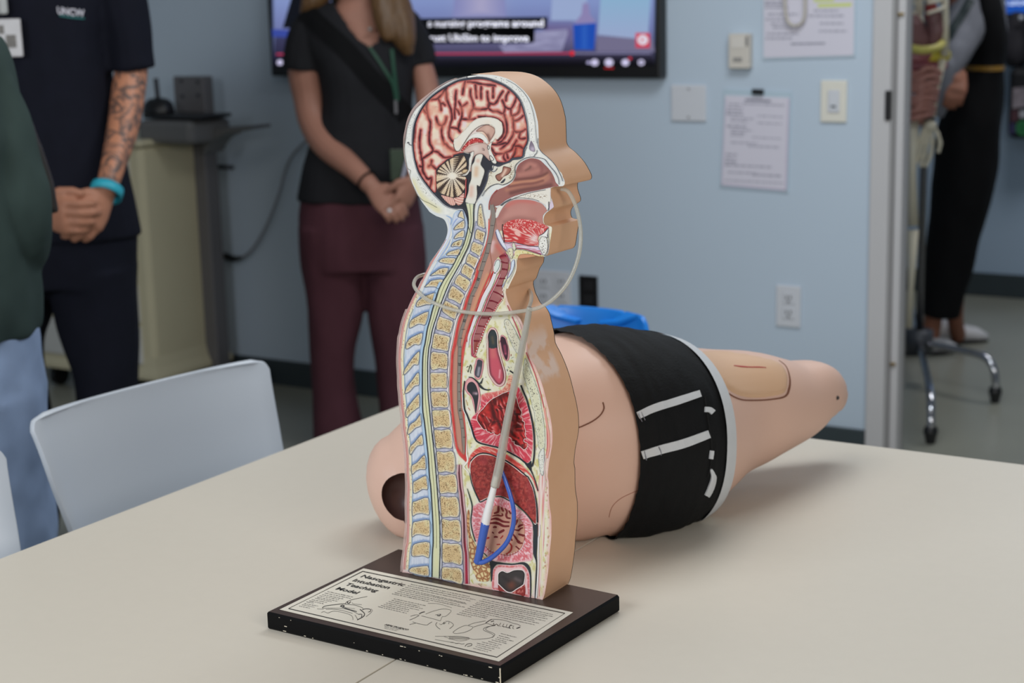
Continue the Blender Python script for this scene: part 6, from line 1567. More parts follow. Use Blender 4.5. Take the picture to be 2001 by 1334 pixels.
surf_ribbon(svh, [(1376, 800), (1386, 801), (1392, 806)], 10, .0024, M_WTRIM, 'side_tape', shorts)
surf_ribbon(svh, [(1390, 880), (1388, 896)], 7, .0024, M_WTRIM, 'side_tape', shorts)
surf_ribbon(svh, [(1388, 916), (1393, 932), (1388, 952), (1380, 968)], [4, 9, 11, 9], .0024, M_WTRIM, 'side_tape', shorts)
surf_ribbon(svh, [(1376, 775), (1384, 830), (1389, 870), (1388, 905), (1382, 930)], 2.0, .0016, mat('slit_dark', (4, 4, 5), .9), 'side_slit', shorts)
# ------------------------------------------------------------------ people and the things round them
def H(x, y, hd): return onH(x, y, hd)


def limb(pts, hd, n=14):
    """(x, y, width px[, depth offset]) -> rounded tapering tube"""
    Q = crs([(p[0], p[1], p[2], p[3] if len(p) > 3 else 0.0) for p in pts], 5)
    c = [H(q[0], q[1], hd + q[3]) for q in Q]; r = [q[2] / 2 * mpp(p) for q, p in zip(Q, c)]
    t0 = (c[0] - c[1]).normalized(); t1 = (c[-1] - c[-2]).normalized()
    cs = [c[0] + t0 * r[0] * .8, c[0] + t0 * r[0] * .5] + c + [c[-1] + t1 * r[-1] * .5, c[-1] + t1 * r[-1] * .8]
    rs = [r[0] * .5, r[0] * .85] + r + [r[-1] * .85, r[-1] * .5]
    return ('tube', cs, rs)


def sleeve(pts, hd):
    """like limb but the far end is a clean open hem"""
    k, cs, rs = limb(pts, hd); return (k, cs[:-2], rs[:-2])


def trunk(rows, hd, dep=0.0):
    """(y, x left, x right, half depth m) -> stacked oval sections"""
    Q = crs(rows, 4); R_ = []
    for y, xl_, xr_, ry in Q:
        c = H((xl_ + xr_) / 2, y, hd + dep); rx = (xr_ - xl_) / 2 * mpp(c)
        R_.append([c + RH * (math.copysign(abs(math.cos(a)) ** .85, math.cos(a)) * rx) + FH * (math.copysign(abs(math.sin(a)) ** .85, math.sin(a)) * ry) for a in [k * 2 * math.pi / 28 for k in range(28)]])
    return ('loft', R_)


def tubew(pts, rs): return ('tube', [Vector(p) for p in pts], rs)


def ball(c, r): return ('ball', Vector(c), r)


def hand(Wp, Kp, across, normal, s=1.0, curl=.9, thumb=1, spread=.0):
    """palm with four unequal bent fingers and a thumb. Wp wrist, Kp knuckle line centre, across towards the index side, normal out of the back of the hand"""
    Wp, Kp = Vector(Wp), Vector(Kp); d = (Kp - Wp).normalized(); a = Vector(across); a = (a - d * a.dot(d)).normalized(); n = d.cross(a)
    if n.dot(Vector(normal)) < 0: n = -n
    out = []
    rings = []
    for t_, w, th in ((0, .026, .018), (.25, .031, .018), (.6, .039, .017), (.9, .041, .014), (1.0, .038, .011)):
        c = Wp.lerp(Kp, t_)
        rings.append([c + a * (math.cos(q) * w * s) + n * (math.sin(q) * th * s) for q in [k * 2 * math.pi / 16 for k in range(16)]])
    out.append(('loft', rings))
    for i, (o_, L, r) in enumerate(((.030, .072, .0088), (.010, .080, .0090), (-.010, .074, .0086), (-.029, .058, .0076))):
        p = Kp + a * (o_ * s) - d * .008 * s; dirv = (d + a * (spread * (1.5 - i))).normalized(); P = [p]; ang = 0
        for q, fr in enumerate((.45, .32, .23)):
            ang += curl * (.55 if q == 0 else .75) * (1 + .06 * i)
            dv_ = dirv * math.cos(ang) - n * math.sin(ang); P.append(P[-1] + dv_ * (L * fr * s))
        out.append(('tube', P, [r * s * 1.05, r * s, r * s * .92, r * s * .72]))
    p = Wp + d * .025 * s + a * (.026 * s * thumb) ; q = p + (d * .62 + a * .62 * thumb - n * .2).normalized() * .034 * s
    e = q + (d * .85 + a * .1 * thumb - n * .45).normalized() * .03 * s; f_ = e + (d * .8 - a * .25 * thumb - n * .5).normalized() * .024 * s
    out.append(('tube', [p, q, e, f_], [.013 * s, .0118 * s, .0098 * s, .0075 * s]))
    return out


def solid(name, shapes, m, parent, voxel=.007, smooth=2, midf=None, mats=None, cut=None):
    """fuses overlapping shapes into one continuous skin"""
    b = MB()
    for s_ in shapes:
        if s_[0] == 'tube': b.tube(s_[1], s_[2], 14)
        elif s_[0] == 'loft': b.loft(s_[1], True)
        else: b.ball(s_[1], s_[2])
    o = b.obj(name, m, parent)
    og = ORG[o.name]
    rm = o.modifiers.new('fuse', 'REMESH'); rm.mode = 'VOXEL'; rm.voxel_size = voxel
    if smooth:
        sm_ = o.modifiers.new('smooth', 'SMOOTH'); sm_.factor = .5; sm_.iterations = smooth
    bpy.context.view_layer.update()
    dg = bpy.context.evaluated_depsgraph_get(); me = bpy.data.meshes.new_from_object(o.evaluated_get(dg)); o.modifiers.clear(); o.data = me; me.name = name
    if cut is not None:
        bm = bmesh.new(); bm.from_mesh(me)
        kill = [f for f in bm.faces if cut(f.calc_center_median() + og)]
        bmesh.ops.delete(bm, geom=kill, context='FACES'); bm.to_mesh(me); bm.free()
    if mats:
        me.materials.clear()
        for q in mats: me.materials.append(q)
        for p in me.polygons: p.material_index = midf(p.center + og)
    me.polygons.foreach_set('use_smooth', [True] * len(me.polygons))
    return o


def folds(o, amp, sc1, stretch=(1, 1, .45)):
    """cloth folds as real relief"""
    og = ORG[o.name]; me = o.data; n = len(me.vertices)
    co = np.empty(n * 3, np.float32); me.vertices.foreach_get('co', co); co = co.reshape(-1, 3)
    no = np.empty(n * 3, np.float32); me.vertex_normals.foreach_get('vector', no); no = no.reshape(-1, 3)
    Q = (co + np.array(og)) * np.array(stretch)
    h = np.array([noise.noise(q) + .5 * noise.noise(q * 2.3) for q in map(Vector, Q * sc1)])
    co = co + no * (amp * h)[:, None]
    me.vertices.foreach_set('co', co.astype(np.float32).ravel()); me.update()


def inpoly(p, poly):
    q = proj(p); return bool(inside(np.array([q]), np.array(poly, float))[0])


M_SK = mat('skin', (168, 120, 102), .5, var=.08, scale=14, spec=.3)
M_SK2 = mat('skin_warm', (172, 120, 96), .5, var=.08, scale=14, spec=.3)
M_SKD = mat('skin_dark', (140, 92, 72), .5, var=.08, scale=14, spec=.3)
# tattooed forearm: dark ink drawing under the skin
m = bpy.data.materials.new('tattooed_skin'); m.use_nodes = True; nt = m.node_tree; n_ = nt.nodes; l_ = nt.links; bs = n_['Principled BSDF']; bs.inputs['Roughness'].default_value = .5
tc = n_.new('ShaderNodeTexCoord'); w1 = n_.new('ShaderNodeTexNoise'); w1.inputs['Scale'].default_value = 14; w1.inputs['Detail'].default_value = 2; w1.inputs['Distortion'].default_value = 1.6
l_.new(tc.outputs['Object'], w1.inputs['Vector'])
vo = n_.new('ShaderNodeTexVoronoi'); vo.feature = 'DISTANCE_TO_EDGE'; vo.inputs['Scale'].default_value = 20
va = n_.new('ShaderNodeVectorMath'); va.operation = 'ADD'; vs_ = n_.new('ShaderNodeVectorMath'); vs_.operation = 'SCALE'; vs_.inputs['Scale'].default_value = .12
l_.new(w1.outputs['Color'], vs_.inputs[0]); l_.new(tc.outputs['Object'], va.inputs[0]); l_.new(vs_.outputs[0], va.inputs[1]); l_.new(va.outputs[0], vo.inputs['Vector'])
mr = n_.new('ShaderNodeMapRange'); mr.inputs['From Min'].default_value = .02; mr.inputs['From Max'].default_value = .17; l_.new(vo.outputs['Distance'], mr.inputs['Value'])
mr2 = n_.new('ShaderNodeMapRange'); mr2.inputs['From Min'].default_value = .50; mr2.inputs['From Max'].default_value = .66; l_.new(w1.outputs['Fac'], mr2.inputs['Value'])
mm = n_.new('ShaderNodeMath'); mm.operation = 'MAXIMUM'; l_.new(mr.outputs[0], mm.inputs[0]); l_.new(mr2.outputs[0], mm.inputs[1])
mx = n_.new('ShaderNodeMix'); mx.data_type = 'RGBA'; mx.inputs['A'].default_value = L4((92, 74, 68)); mx.inputs['B'].default_value = L4((186, 126, 96)); l_.new(mm.outputs[0], mx.inputs['Factor']); l_.new(mx.outputs['Result'], bs.inputs['Base Color'])
M_TAT = m
M_NAVY = mat('navy_scrubs', (17, 19, 31), .85, var=.2, scale=20, spec=.2)
M_TEE = mat('charcoal_tee', (38, 38, 41), .9, var=.12, scale=20, spec=.15)
M_MAROON = mat('maroon_trousers', (84, 50, 58), .85, var=.15, scale=12, spec=.15)
M_JACKET = mat('sage_jacket', (54, 68, 65), .85, var=.25, scale=9, spec=.15)
M_JEANS = mat('faded_denim', (140, 158, 188), .85, var=.35, scale=7, bump=.2, bscale=300, spec=.15)
M_BLACKC = mat('black_cloth', (12, 12, 14), .85, var=.2, spec=.2)
M_GREYKN = mat('grey_knit', (112, 114, 122), .9, var=.12, scale=30, bump=.3, bscale=200)
M_HAIR = mat('dark_blonde_hair', (98, 70, 40), .5, var=.4, scale=60)
M_DHAIR = mat('dark_brown_hair', (40, 34, 30), .5, var=.3, scale=60)
M_SHOE = mat('white_sneaker', (205, 203, 205), .55, var=.05)
M_DSHOE = mat('dark_shoe', (28, 26, 28), .5)


def head(c, s=1.0, face=None):
    """simple head with nose, brow, chin and ears; face = direction the person looks"""
    f_ = Vector(face or -FH).normalized(); r_ = f_.cross(Vector((0, 0, 1))); z = Vector((0, 0, 1)); c = Vector(c)
    M3 = Matrix((r_, f_, z)).transposed(); out = []
    out.append(('loft', [[c + M3 @ Vector((.072 * s * math.sin(t_) * math.cos(a), .09 * s * math.sin(t_) * math.sin(a), -.115 * s * math.cos(t_))) for a in [k * 2 * math.pi / 20 for k in range(20)]] for t_ in np.linspace(.05, math.pi - .05, 14)]))
    out.append(tubew([c + M3 @ Vector((0, .085 * s, .015 * s)), c + M3 @ Vector((0, .108 * s, -.025 * s)), c + M3 @ Vector((0, .098 * s, -.034 * s))], [.008 * s, .014 * s, .012 * s]))
    out.append(ball(c + M3 @ Vector((0, .055 * s, -.092 * s)), (.038 * s, .034 * s, .028 * s)))
    for k in (-1, 1):
        out.append(ball(c + M3 @ Vector((.074 * s * k, -.005 * s, -.01 * s)), (.009 * s, .02 * s, .032 * s)))
    return out


def face_bits(c, s, parent, face=None):
    f_ = Vector(face or -FH).normalized(); r_ = f_.cross(Vector((0, 0, 1))); M3 = Matrix((r_, f_, Vector((0, 0, 1)))).transposed(); c = Vector(c)
    for k in (-1, 1):
        b = MB(); b.ball(c + M3 @ Vector((.03 * s * k, .08 * s, .008 * s)), (.013 * s, .008 * s, .008 * s), 10, 6); b.obj('eye', M_WHITEP, parent, smooth=True)
    b = MB(); b.tube([c + M3 @ Vector((-.024 * s, .088 * s, -.062 * s)), c + M3 @ Vector((0, .096 * s, -.06 * s)), c + M3 @ Vector((.024 * s, .088 * s, -.062 * s))], [.003, .006, .003], 8); b.obj('mouth', mat('lips', (160, 84, 80), .5), parent, smooth=True)


# ---- woman in the charcoal tee before the television
hd = 5.2
g = H(700, 600, hd)
p2 = thing('person', (g.x, g.y, 0), 'person in charcoal tee and maroon trousers with hands clasped, before the television', 'person')
hc = H(702, -92, hd - .02)
shapes = head(hc, 1.0)
shapes += [trunk([(-30, 668, 742, .055), (0, 662, 746, .06), (22, 640, 765, .07), (40, 622, 780, .075), (70, 620, 792, .09), (140, 634, 798, .12), (230, 640, 794, .11), (330, 612, 802, .12), (430, 598, 814, .12)], hd)]
shapes += [limb([(624, 82, 56), (600, 130, 74), (606, 190, 68), (614, 240, 60, -.03), (640, 285, 56, -.09), (690, 328, 44, -.17), (724, 362, 36, -.22)], hd)]
shapes += [limb([(796, 84, 48), (824, 132, 46), (838, 200, 50, -.02), (838, 255, 46, -.07), (826, 310, 42, -.16), (812, 345, 35, -.22)], hd)]
wR = H(726, 364, hd - .22); kR = H(762, 402, hd - .27)
shapes += hand(wR, kR, H(790, 370, hd - .24) - wR, -FH, .98, .75, 1)
wL = H(812, 345, hd - .23); kL = H(786, 396, hd - .255)
shapes += hand(wL, kL, H(760, 350, hd - .3) - wL, -FH - RH * .2, .94, .55, 1)
shapes += [limb([(650, 430, 118), (652, 600, 86), (655, 760, 62), (664, 868, 44)], hd), limb([(758, 430, 118), (762, 600, 84), (772, 760, 60), (790, 868, 44)], hd)]
solid('body', shapes, M_SK, p2, .0048)
face_bits(hc, 1.0, p2)
VN = [(655, -20), (752, -20), (752, 40), (738, 82), (722, 92), (700, 78), (672, 40), (655, 10)]
tee = solid('tee_shirt', [trunk([(4, 632, 772, .075), (20, 606, 800, .095), (40, 590, 822, .115), (80, 592, 822, .13), (140, 620, 812, .145), (200, 630, 806, .135), (260, 612, 812, .135), (320, 594, 816, .145), (388, 582, 822, .15)], hd), sleeve([(624, 40, 80), (608, 72, 94), (599, 110, 92), (597, 137, 90)], hd), sleeve([(782, 46, 76), (800, 74, 76), (816, 102, 66), (823, 126, 58)], hd)], M_TEE, p2, .0065, 2, cut=lambda p: inpoly(p, VN) and p.dot(FH) < hd - .02)
folds(tee, .006, 9)
tr = solid('trousers', [trunk([(372, 588, 816, .135), (420, 584, 824, .145), (470, 586, 828, .15), (520, 588, 830, .14)], hd),
                        trunk([(440, 584, 712, .13), (520, 589, 720, .12), (600, 601, 713, .105), (700, 606, 692, .09), (770, 611, 693, .085), (850, 612, 712, .095), (892, 612, 722, .1)], hd),
                        trunk([(440, 700, 828, .13), (520, 712, 832, .12), (600, 718, 826, .105), (700, 732, 818, .09), (770, 741, 820, .085), (850, 744, 838, .095), (892, 742, 848, .1)], hd)], M_MAROON, p2, .0075, 2)
folds(tr, .006, 10)
for x in (668, 796):
    q = H(x, 885, hd); b = MB(); b.ball((q.x + .02, q.y - .05, .04), (.045, .12, .042), 14, 8); b.obj('shoe', M_DSHOE, p2, smooth=True)
hs = [limb([(690, -150, 120, .04), (700, -100, 168, .05), (705, -40, 150, .06), (704, 10, 110, .06)], hd), limb([(750, -70, 60, -.03), (766, -10, 66, -.06), (780, 40, 60, -.10), (790, 75, 46, -.12), (796, 98, 26, -.12)], hd), limb([(736, -70, 44, -.05), (744, -10, 46, -.09), (752, 40, 40, -.12), (758, 70, 28, -.13)], hd), limb([(638, -70, 60), (628, -20, 54, -.02), (606, 8, 40, -.03), (594, 22, 20, -.02)], hd)]
hr = solid('hair', hs, M_HAIR, p2, .006, 1); folds(hr, .004, 30, (1, 1, .12))
tv_ = bvh_of(tee)
surf_ribbon(tv_, [(596, 22), (640, 62), (680, 100), (724, 150), (770, 200), (800, 235)], 34, .006, M_BLACKC, 'bag_strap', p2)
M_GREEN = mat('green_lanyard', (28, 70, 52), .6)
surf_ribbon(tv_, [(722, 92), (742, 122), (764, 160), (772, 196)], 6, .008, M_GREEN, 'lanyard', p2)
surf_ribbon(tv_, [(764, 96), (768, 140), (774, 196)], 7, .008, M_GREEN, 'lanyard', p2)
b = MB(); b.tube([H(773, 196, hd - .165), H(774, 222, hd - .168)], .005, 8); b.obj('lanyard_clip', M_GREYM, p2)
b = MB(); b.tube([H(774, 222, hd - .168), H(779, 296, hd - .19)], .0012, 6); b.obj('badge_cord', M_BLACKP, p2)
q = H(783, 322, hd - .20); b = MB(); b.box(q, (.062, .003, .095), .002, Matrix.Rotation(YAW * -1, 3, 'Z')); bd = b.obj('badge', mat('badge_plastic', (64, 76, 62), .25, var=.4, scale=40), p2)
b = MB(); b.tube([H(800, 296, hd - .215), H(786, 352, hd - .225)], .006, 8); b.obj('pen', mat('pale_pen', (170, 170, 186), .4), p2)
q = H(761, 411, hd - .305); b = MB(); b.ball(q, .006, 10, 8); b.obj('ring_stone', mat('ring_stone', (236, 234, 236), .1, emit=0), p2)
q = H(723, 57, hd - .115); b = MB(); b.ball(q, .007, 10, 8); b.obj('pendant', mat('silver', (214, 210, 205), .2, .8), p2)
w0 = [H(712, 364, hd - .2), H(719, 356, hd - .235), H(728, 347, hd - .22)]
b = MB()
c0_ = H(716, 352, hd - .21); ax = (H(740, 376, hd - .23) - H(690, 326, hd - .17)).normalized(); e1 = ax.orthogonal().normalized(); e2 = ax.cross(e1)
b.tube([c0_ + (e1 * math.cos(k * .3927) + e2 * math.sin(k * .3927)) * .0325 for k in range(17)], .0034, 8, False); b.obj('hair_tie', M_BLACKC, p2, smooth=True)

# ---- person in navy scrubs
hd = 4.2
g = H(130, 700, hd)
p1 = thing('person', (g.x, g.y, 0), 'person in navy scrubs with tattooed forearm and turquoise wristband, hands clasped', 'person')
hc = H(60, -260, hd)
shapes = head(hc, 1.05)
shapes += [trunk([(-200, 20, 105, .06), (-150, 10, 120, .065), (-110, -40, 170, .09), (0, -30, 190, .11), (150, -20, 190, .11), (300, 0, 215, .11), (430, 10, 245, .12), (520, 30, 255, .12)], hd)]
shapes += [limb([(215, -80, 100), (246, 60, 84), (256, 130, 66), (250, 185, 66, -.03), (240, 250, 62, -.09), (222, 320, 50, -.17), (208, 368, 42, -.22)], hd)]
shapes += [limb([(-60, -80, 100), (-90, 60, 84), (-96, 160, 70), (-60, 280, 62, -.10), (30, 380, 48, -.2), (70, 410, 42, -.24)], hd)]
wL = H(206, 372, hd - .22); kL = H(168, 436, hd - .27)
shapes += hand(wL, kL, H(150, 380, hd - .27) - wL, -FH + RH * .3, 1.12, .75, 1)
wR = H(82, 414, hd - .24); kR = H(132, 424, hd - .29)
shapes += hand(wR, kR, Vector((0, 0, 1)), -FH, 1.12, .75, 1)
for xs in ((42, 36, 34, 58), (200, 198, 200, 204)): shapes += [limb([(xs[0], 520, 84), (xs[1], 680, 72), (xs[2], 860, 76), (xs[3], 1020, 54)], hd)]
solid('body', shapes, M_SK2, p1, .0050, 2, lambda p: 1 if (195 < proj(p)[0] < 330 and 120 < proj(p)[1] < 352) else 0, [M_SK2, M_TAT])
face_bits(hc, 1.05, p1)
top = solid('scrub_top', [trunk([(-130, -50, 180, .09), (-90, -70, 210, .12), (0, -66, 216, .145), (100, -58, 214, .15), (200, -46, 220, .15), (300, -34, 240, .15), (400, -18, 264, .155), (462, -6, 276, .16)], hd), sleeve([(190, -80, 120), (228, -20, 110), (246, 50, 100), (254, 100, 92), (259, 136, 90)], hd), limb([(-40, -80, 120), (-80, -10, 110), (-94, 60, 100), (-98, 130, 90)], hd)], M_NAVY, p1, .0075, 2)
folds(top, .007, 8)
pt = solid('scrub_trousers', [trunk([(440, -2, 268, .15), (500, 4, 266, .155), (550, 8, 264, .15)], hd), trunk([(520, 112, 266, .14), (560, 100, 265, .135), (620, 112, 266, .12), (680, 130, 267, .11), (760, 152, 262, .10), (900, 156, 252, .09), (1050, 154, 250, .09)], hd), trunk([(520, 2, 150, .14), (560, -2, 98, .13), (620, -10, 92, .12), (700, -16, 80, .11), (900, 10, 110, .09), (1050, 14, 112, .09)], hd)], M_NAVY, p1, .008, 2)
folds(pt, .008, 8)
b = MB(); c0_ = H(208, 374, hd - .215); ax = (H(200, 396, hd - .24) - H(226, 310, hd - .16)).normalized(); e1 = ax.orthogonal().normalized(); e2 = ax.cross(e1)
R1 = [[c0_ + ax * o_ + (e1 * math.cos(k * math.pi / 12) + e2 * math.sin(k * math.pi / 12)) * r_ for k in range(24)] for o_, r_ in ((-.012, .0375), (-.013, .0395), (.0, .0405), (.013, .0395), (.012, .0375))]
b.loft(R1, False); b.obj('wristband', mat('turquoise_silicone', (46, 168, 190), .5), p1, smooth=True, label='turquoise wristband')
tv_ = bvh_of(top)
b = MB()
q, nn = hit(tv_, 112, 18); e_, _ = hit(tv_, 166, 24)
if q is not None:
    u_ = (e_ - q).normalized(); v, f = text_mesh('UNCW', 1.0, None, None, None, (0, 0, 0), (1, 0, 0), (0, 1, 0), bold=.03); w = max(t_.x for t_ in v); s_ = (e_ - q).length / w
    def onchest(pp):
        r_ = tv_.ray_cast(pp - FH * .3, FH); return (r_[0] - FH * .003) if r_[0] is not None else pp
    obj('embroidered_lettering', [onchest(q + u_ * (t_.x * s_) + Vector((0, 0, 1)) * ((t_.y - .45) * s_ * 1.15)) for t_ in v], f, mat('pale_thread', (206, 204, 214), .7), p1)
surf_ribbon(tv_, [(116, 30), (140, 34), (164, 36)], 3, .003, mat('teal_thread', (40, 110, 110), .7), 'embroidered_line', p1)
q = H(12, 74, hd - .18); b = MB(); b.box(q, (.075, .003, .09), .003, Matrix.Rotation(-YAW, 3, 'Z')); bd = b.obj('name_badge', mat('badge_white', (206, 204, 206), .3, var=.1, scale=30), p1)
q2 = q - FH * .0022; b = MB(); b.box(q2 + RH * .012 - Vector((0, 0, .008)), (.024, .0012, .03), 0, Matrix.Rotation(-YAW, 3, 'Z')); b.box(q2 - RH * .018 + Vector((0, 0, .02)), (.03, .0012, .02), 0, Matrix.Rotation(-YAW, 3, 'Z')); b.obj('badge_print', mat('badge_ink', (120, 116, 112), .5, var=.4, scale=80), bd)
b = MB(); b.box(H(2, 12, hd - .17), (.03, .02, .04), .006); b.obj('badge_reel', mat('reel_grey', (190, 192, 190), .4), p1)

# ---- person at the left edge: sage jacket and jeans
hd = 3.0
g = H(-60, 700, hd)
p0 = thing('person', (g.x, g.y, 0), 'person in sage green jacket and faded jeans cut off by the left picture edge', 'person')
hc = H(-145, -130, hd + .02)
look = (RH * .8 + FH * .5)
shapes = head(hc, 1.0, look)
shapes += [trunk([(-40, -170, -110, .06), (20, -160, -80, .06), (70, -170, -40, .09), (120, -190, 0, .12), (300, -200, 10, .13), (500, -190, 40, .13), (640, -180, 50, .14), (760, -180, 56, .14)], hd)]
shapes += [limb([(-30, 180, 90), (10, 330, 90), (36, 440, 80), (0, 470, 70, .12), (-20, 480, 60, .25)], hd)]
w0_ = H(-22, 482, hd + .28); shapes += hand(w0_, w0_ + FH * .07 + RH * .02, Vector((0, 0, 1)), RH, 1.0, .8, 1)
for dx_ in (-150, -30): shapes += [limb([(dx_, 760, 150), (dx_ + 10, 1050, 110), (dx_ + 20, 1400, 70)], hd)]
solid('body', shapes, M_SK, p0, .0055)
face_bits(hc, 1.0, p0, look)
jk = solid('jacket', [trunk([(80, -190, -10, .11), (130, -215, 12, .15), (250, -220, 30, .17), (400, -215, 40, .17), (520, -205, 62, .17), (600, -200, 70, .18), (655, -198, 62, .18)], hd), limb([(-48, 150, 120), (-14, 220, 128), (14, 320, 136), (34, 410, 132), (44, 470, 112, .02), (20, 500, 96, .12), (-10, 500, 84, .22)], hd), limb([(-190, 170, 120), (-210, 320, 120), (-200, 460, 100)], hd)], M_JACKET, p0, .0075, 2)
folds(jk, .010, 9, (1, 1, .7))
jn = solid('jeans', [trunk([(640, -195, 60, .15), (720, -195, 70, .16), (800, -192, 76, .16)], hd), trunk([(760, -70, 74, .14), (850, -60, 84, .13), (950, -50, 92, .12), (1060, -40, 100, .11), (1200, -30, 104, .1), (1420, -24, 100, .1)], hd), trunk([(760, -195, -50, .14), (950, -190, -70, .12), (1200, -180, -70, .1), (1420, -175, -75, .1)], hd)], M_JEANS, p0, .008, 2)
folds(jn, .010, 9, (1, 1, .8))
hr = solid('hair', [limb([(-150, -200, 120, .0), (-156, -120, 170, -.01), (-130, -30, 150, -.02)], hd), limb([(-80, -60, 90, .05), (-64, 60, 70, .10), (-12, 150, 48, .14), (44, 250, 42, .16), (84, 340, 36, .17), (104, 410, 24, .17)], hd)], M_DHAIR, p0, .006, 1); folds(hr, .004, 28, (1, 1, .12))

# ---- visitor in the next room
hd = 6.4
g = onZ(1850, 690, 0)
p3 = thing('person', (g.x, g.y, 0), 'person in black jumpsuit and grey knit sleeves standing beyond the doorway', 'person')
hc = H(1920, -150, hd)
shapes = head(hc, 1.0)
shapes += [trunk([(-110, 1902, 1940, .055), (-60, 1892, 1944, .08), (0, 1888, 1946, .10), (130, 1892, 1950, .10), (250, 1840, 1945, .12)], hd)]
shapes += [limb([(1885, -50, 60), (1880, 60, 56, -.05), (1862, 125, 46, -.16), (1866, 160, 36, -.22)], hd), limb([(1934, -50, 50, .05), (1938, 60, 40, .14), (1930, 140, 34, .17), (1918, 200, 28, .17)], hd)]
w0_ = H(1876, 140, hd - .2); shapes += hand(w0_, H(1868, 180, hd - .26), -RH, -FH, 1.0, .6, 1)
w0_ = H(1918, 202, hd + .17); shapes += hand(w0_, H(1908, 236, hd + .17), -FH, RH, .95, .6, 1)
shapes += [limb([(1868, 300, 76), (1846, 450, 54), (1826, 600, 38), (1818, 672, 32)], hd), limb([(1896, 300, 70), (1876, 450, 50), (1866, 600, 34, .05), (1872, 655, 30, .15)], hd)]
solid('body', shapes, M_SKD, p3, .006)
face_bits(hc, 1.0, p3)
jp = solid('jumpsuit', [trunk([(-40, 1888, 1944, .10), (20, 1884, 1954, .125), (80, 1888, 1962, .125), (128, 1890, 1955, .12), (180, 1862, 1958, .13), (250, 1836, 1952, .14), (330, 1826, 1944, .14), (400, 1820, 1930, .13), (470, 1812, 1910, .12), (540, 1806, 1892, .11), (606, 1800, 1872, .10), (614, 1800, 1868, .10)], hd)], M_BLACKC, p3, .008, 2)
folds(jp, .008, 8)
cg = solid('cardigan', [limb([(1900, -50, 80), (1896, 10, 82, -.02), (1884, 60, 80, -.08), (1866, 105, 62, -.16), (1850, 140, 50, -.2)], hd), limb([(1936, -50, 54, .04), (1950, 20, 30, .06), (1962, 70, 18, .05), (1957, 130, 13, .06), (1952, 190, 9, .06)], hd), limb([(1848, 130, 44, -.21), (1842, 170, 42, -.22), (1838, 205, 34, -.22), (1836, 222, 20, -.22)], hd)], M_GREYKN, p3, .007, 2)
folds(cg, .006, 12)
b = MB(); R1 = []
for k in range(28):
    a = k * 2 * math.pi / 28; c = H(1922, 131, hd); R1.append(c + RH * (math.cos(a) * 36 * mpp(c)) + FH * (math.sin(a) * .132))
b.loft([[q + Vector((0, 0, o_)) for q in R1] for o_ in (-.009, .009)], False); b.obj('belt', mat('ochre_belt', (150, 112, 40), .6), p3)
cgv = bvh_of(cg)
surf_ribbon(cgv, [(1898, 0), (1880, 30), (1862, 60), (1854, 76)], 16, .006, mat('dark_teal_strap', (24, 40, 42), .6), 'shoulder_strap', p3)
for (x, y), nm in (((1822, 690), 's'), ((1884, 668), 's')):
    q = onZ(x, y, 0.0) - RH * .055; b = MB()
    b.loft([[q + RH * ((-.12 + .27 * t_) + .0) + Vector((0, 0, .004)) + FH * (math.cos(a) * w) + Vector((0, 0, (math.sin(a) * .5 + .5) * hgt)) for a in [k * 2 * math.pi / 14 for k in range(14)]] for t_, w, hgt in ((0, .02, .05), (.06, .036, .085), (.3, .04, .095), (.55, .045, .075), (.85, .042, .055), (1, .015, .03))], True)
    so_ = b.obj('sneaker', M_SHOE, p3, smooth=True)
    b = MB(); b.loft([[q + RH * (-.125 + .28 * t_) + FH * (math.cos(a) * w) + Vector((0, 0, z_)) for t_, w, a in [(.5 + .5 * math.cos(k * 2 * math.pi / 20), .046, k * 2 * math.pi / 20) for k in range(20)]] for z_ in (.0, .014)], True)
    v_ = None
    b2 = MB(); pts_ = [(math.cos(k * 2 * math.pi / 20) * .142 + .012, math.sin(k * 2 * math.pi / 20) * .046) for k in range(20)]
    b2.prism([q + RH * a_ + FH * c_ for a_, c_ in pts_], (0, 0, .014)); b2.obj('sole', M_DSHOE, so_)
# ------------------------------------------------------------------ equipment at the back wall
def ybox(b, x0, y0, x1, y1, Y0, Y1, bev=.004):
    """box whose front face (plane Y0) covers a photo rectangle, running back to Y1"""
    a = onY(x0, (y0 + y1) / 2, Y0); c = onY(x1, (y0 + y1) / 2, Y0); t_ = onY((x0 + x1) / 2, y0, Y0); d_ = onY((x0 + x1) / 2, y1, Y0)
    b.box(((a.x + c.x) / 2, (Y0 + Y1) / 2, (t_.z + d_.z) / 2), (c.x - a.x, abs(Y1 - Y0), t_.z - d_.z), bev)


yc = YW - .16
q = onY(395, 500, yc)
ws = thing('computer_stand', (q.x, YW - .1, 0), 'tall grey computer stand with side trays against the wall', 'computer stand')
b = MB(); a = onY(352, 300, yc).x; c = onY(432, 700, yc).x
zt = onY(370, 150, yc).z
b.box(((a + c) / 2, yc + .04, zt / 2 + .03), (c - a - .04, .07, zt - .06), .006); b.obj('post', M_GREYM, ws)
b = MB(); b.box(((a + c) / 2 - .035, yc + .0, .62), (.035, .016, .95), .003); b.obj('cable_channel', M_DGREY, ws)
b = MB(); ybox(b, 340, 149, 399, 222, yc - .012, yc + .01); mp_ = b.obj('mounting_plate', M_GREYM, ws)
for x, y in ((386, 160), (387, 186), (354, 158), (356, 188)):
    b = MB(); r_ = onY(x, y, yc - .014); b.box(r_, (.012, .005, .012), .001); b.obj('bolt', M_DGREY, mp_)
b = MB(); ybox(b, 268, 236, 372, 282, yc - .22, yc, .02); b.obj('left_tray', mat('tray_grey', (98, 98, 98), .5), ws)
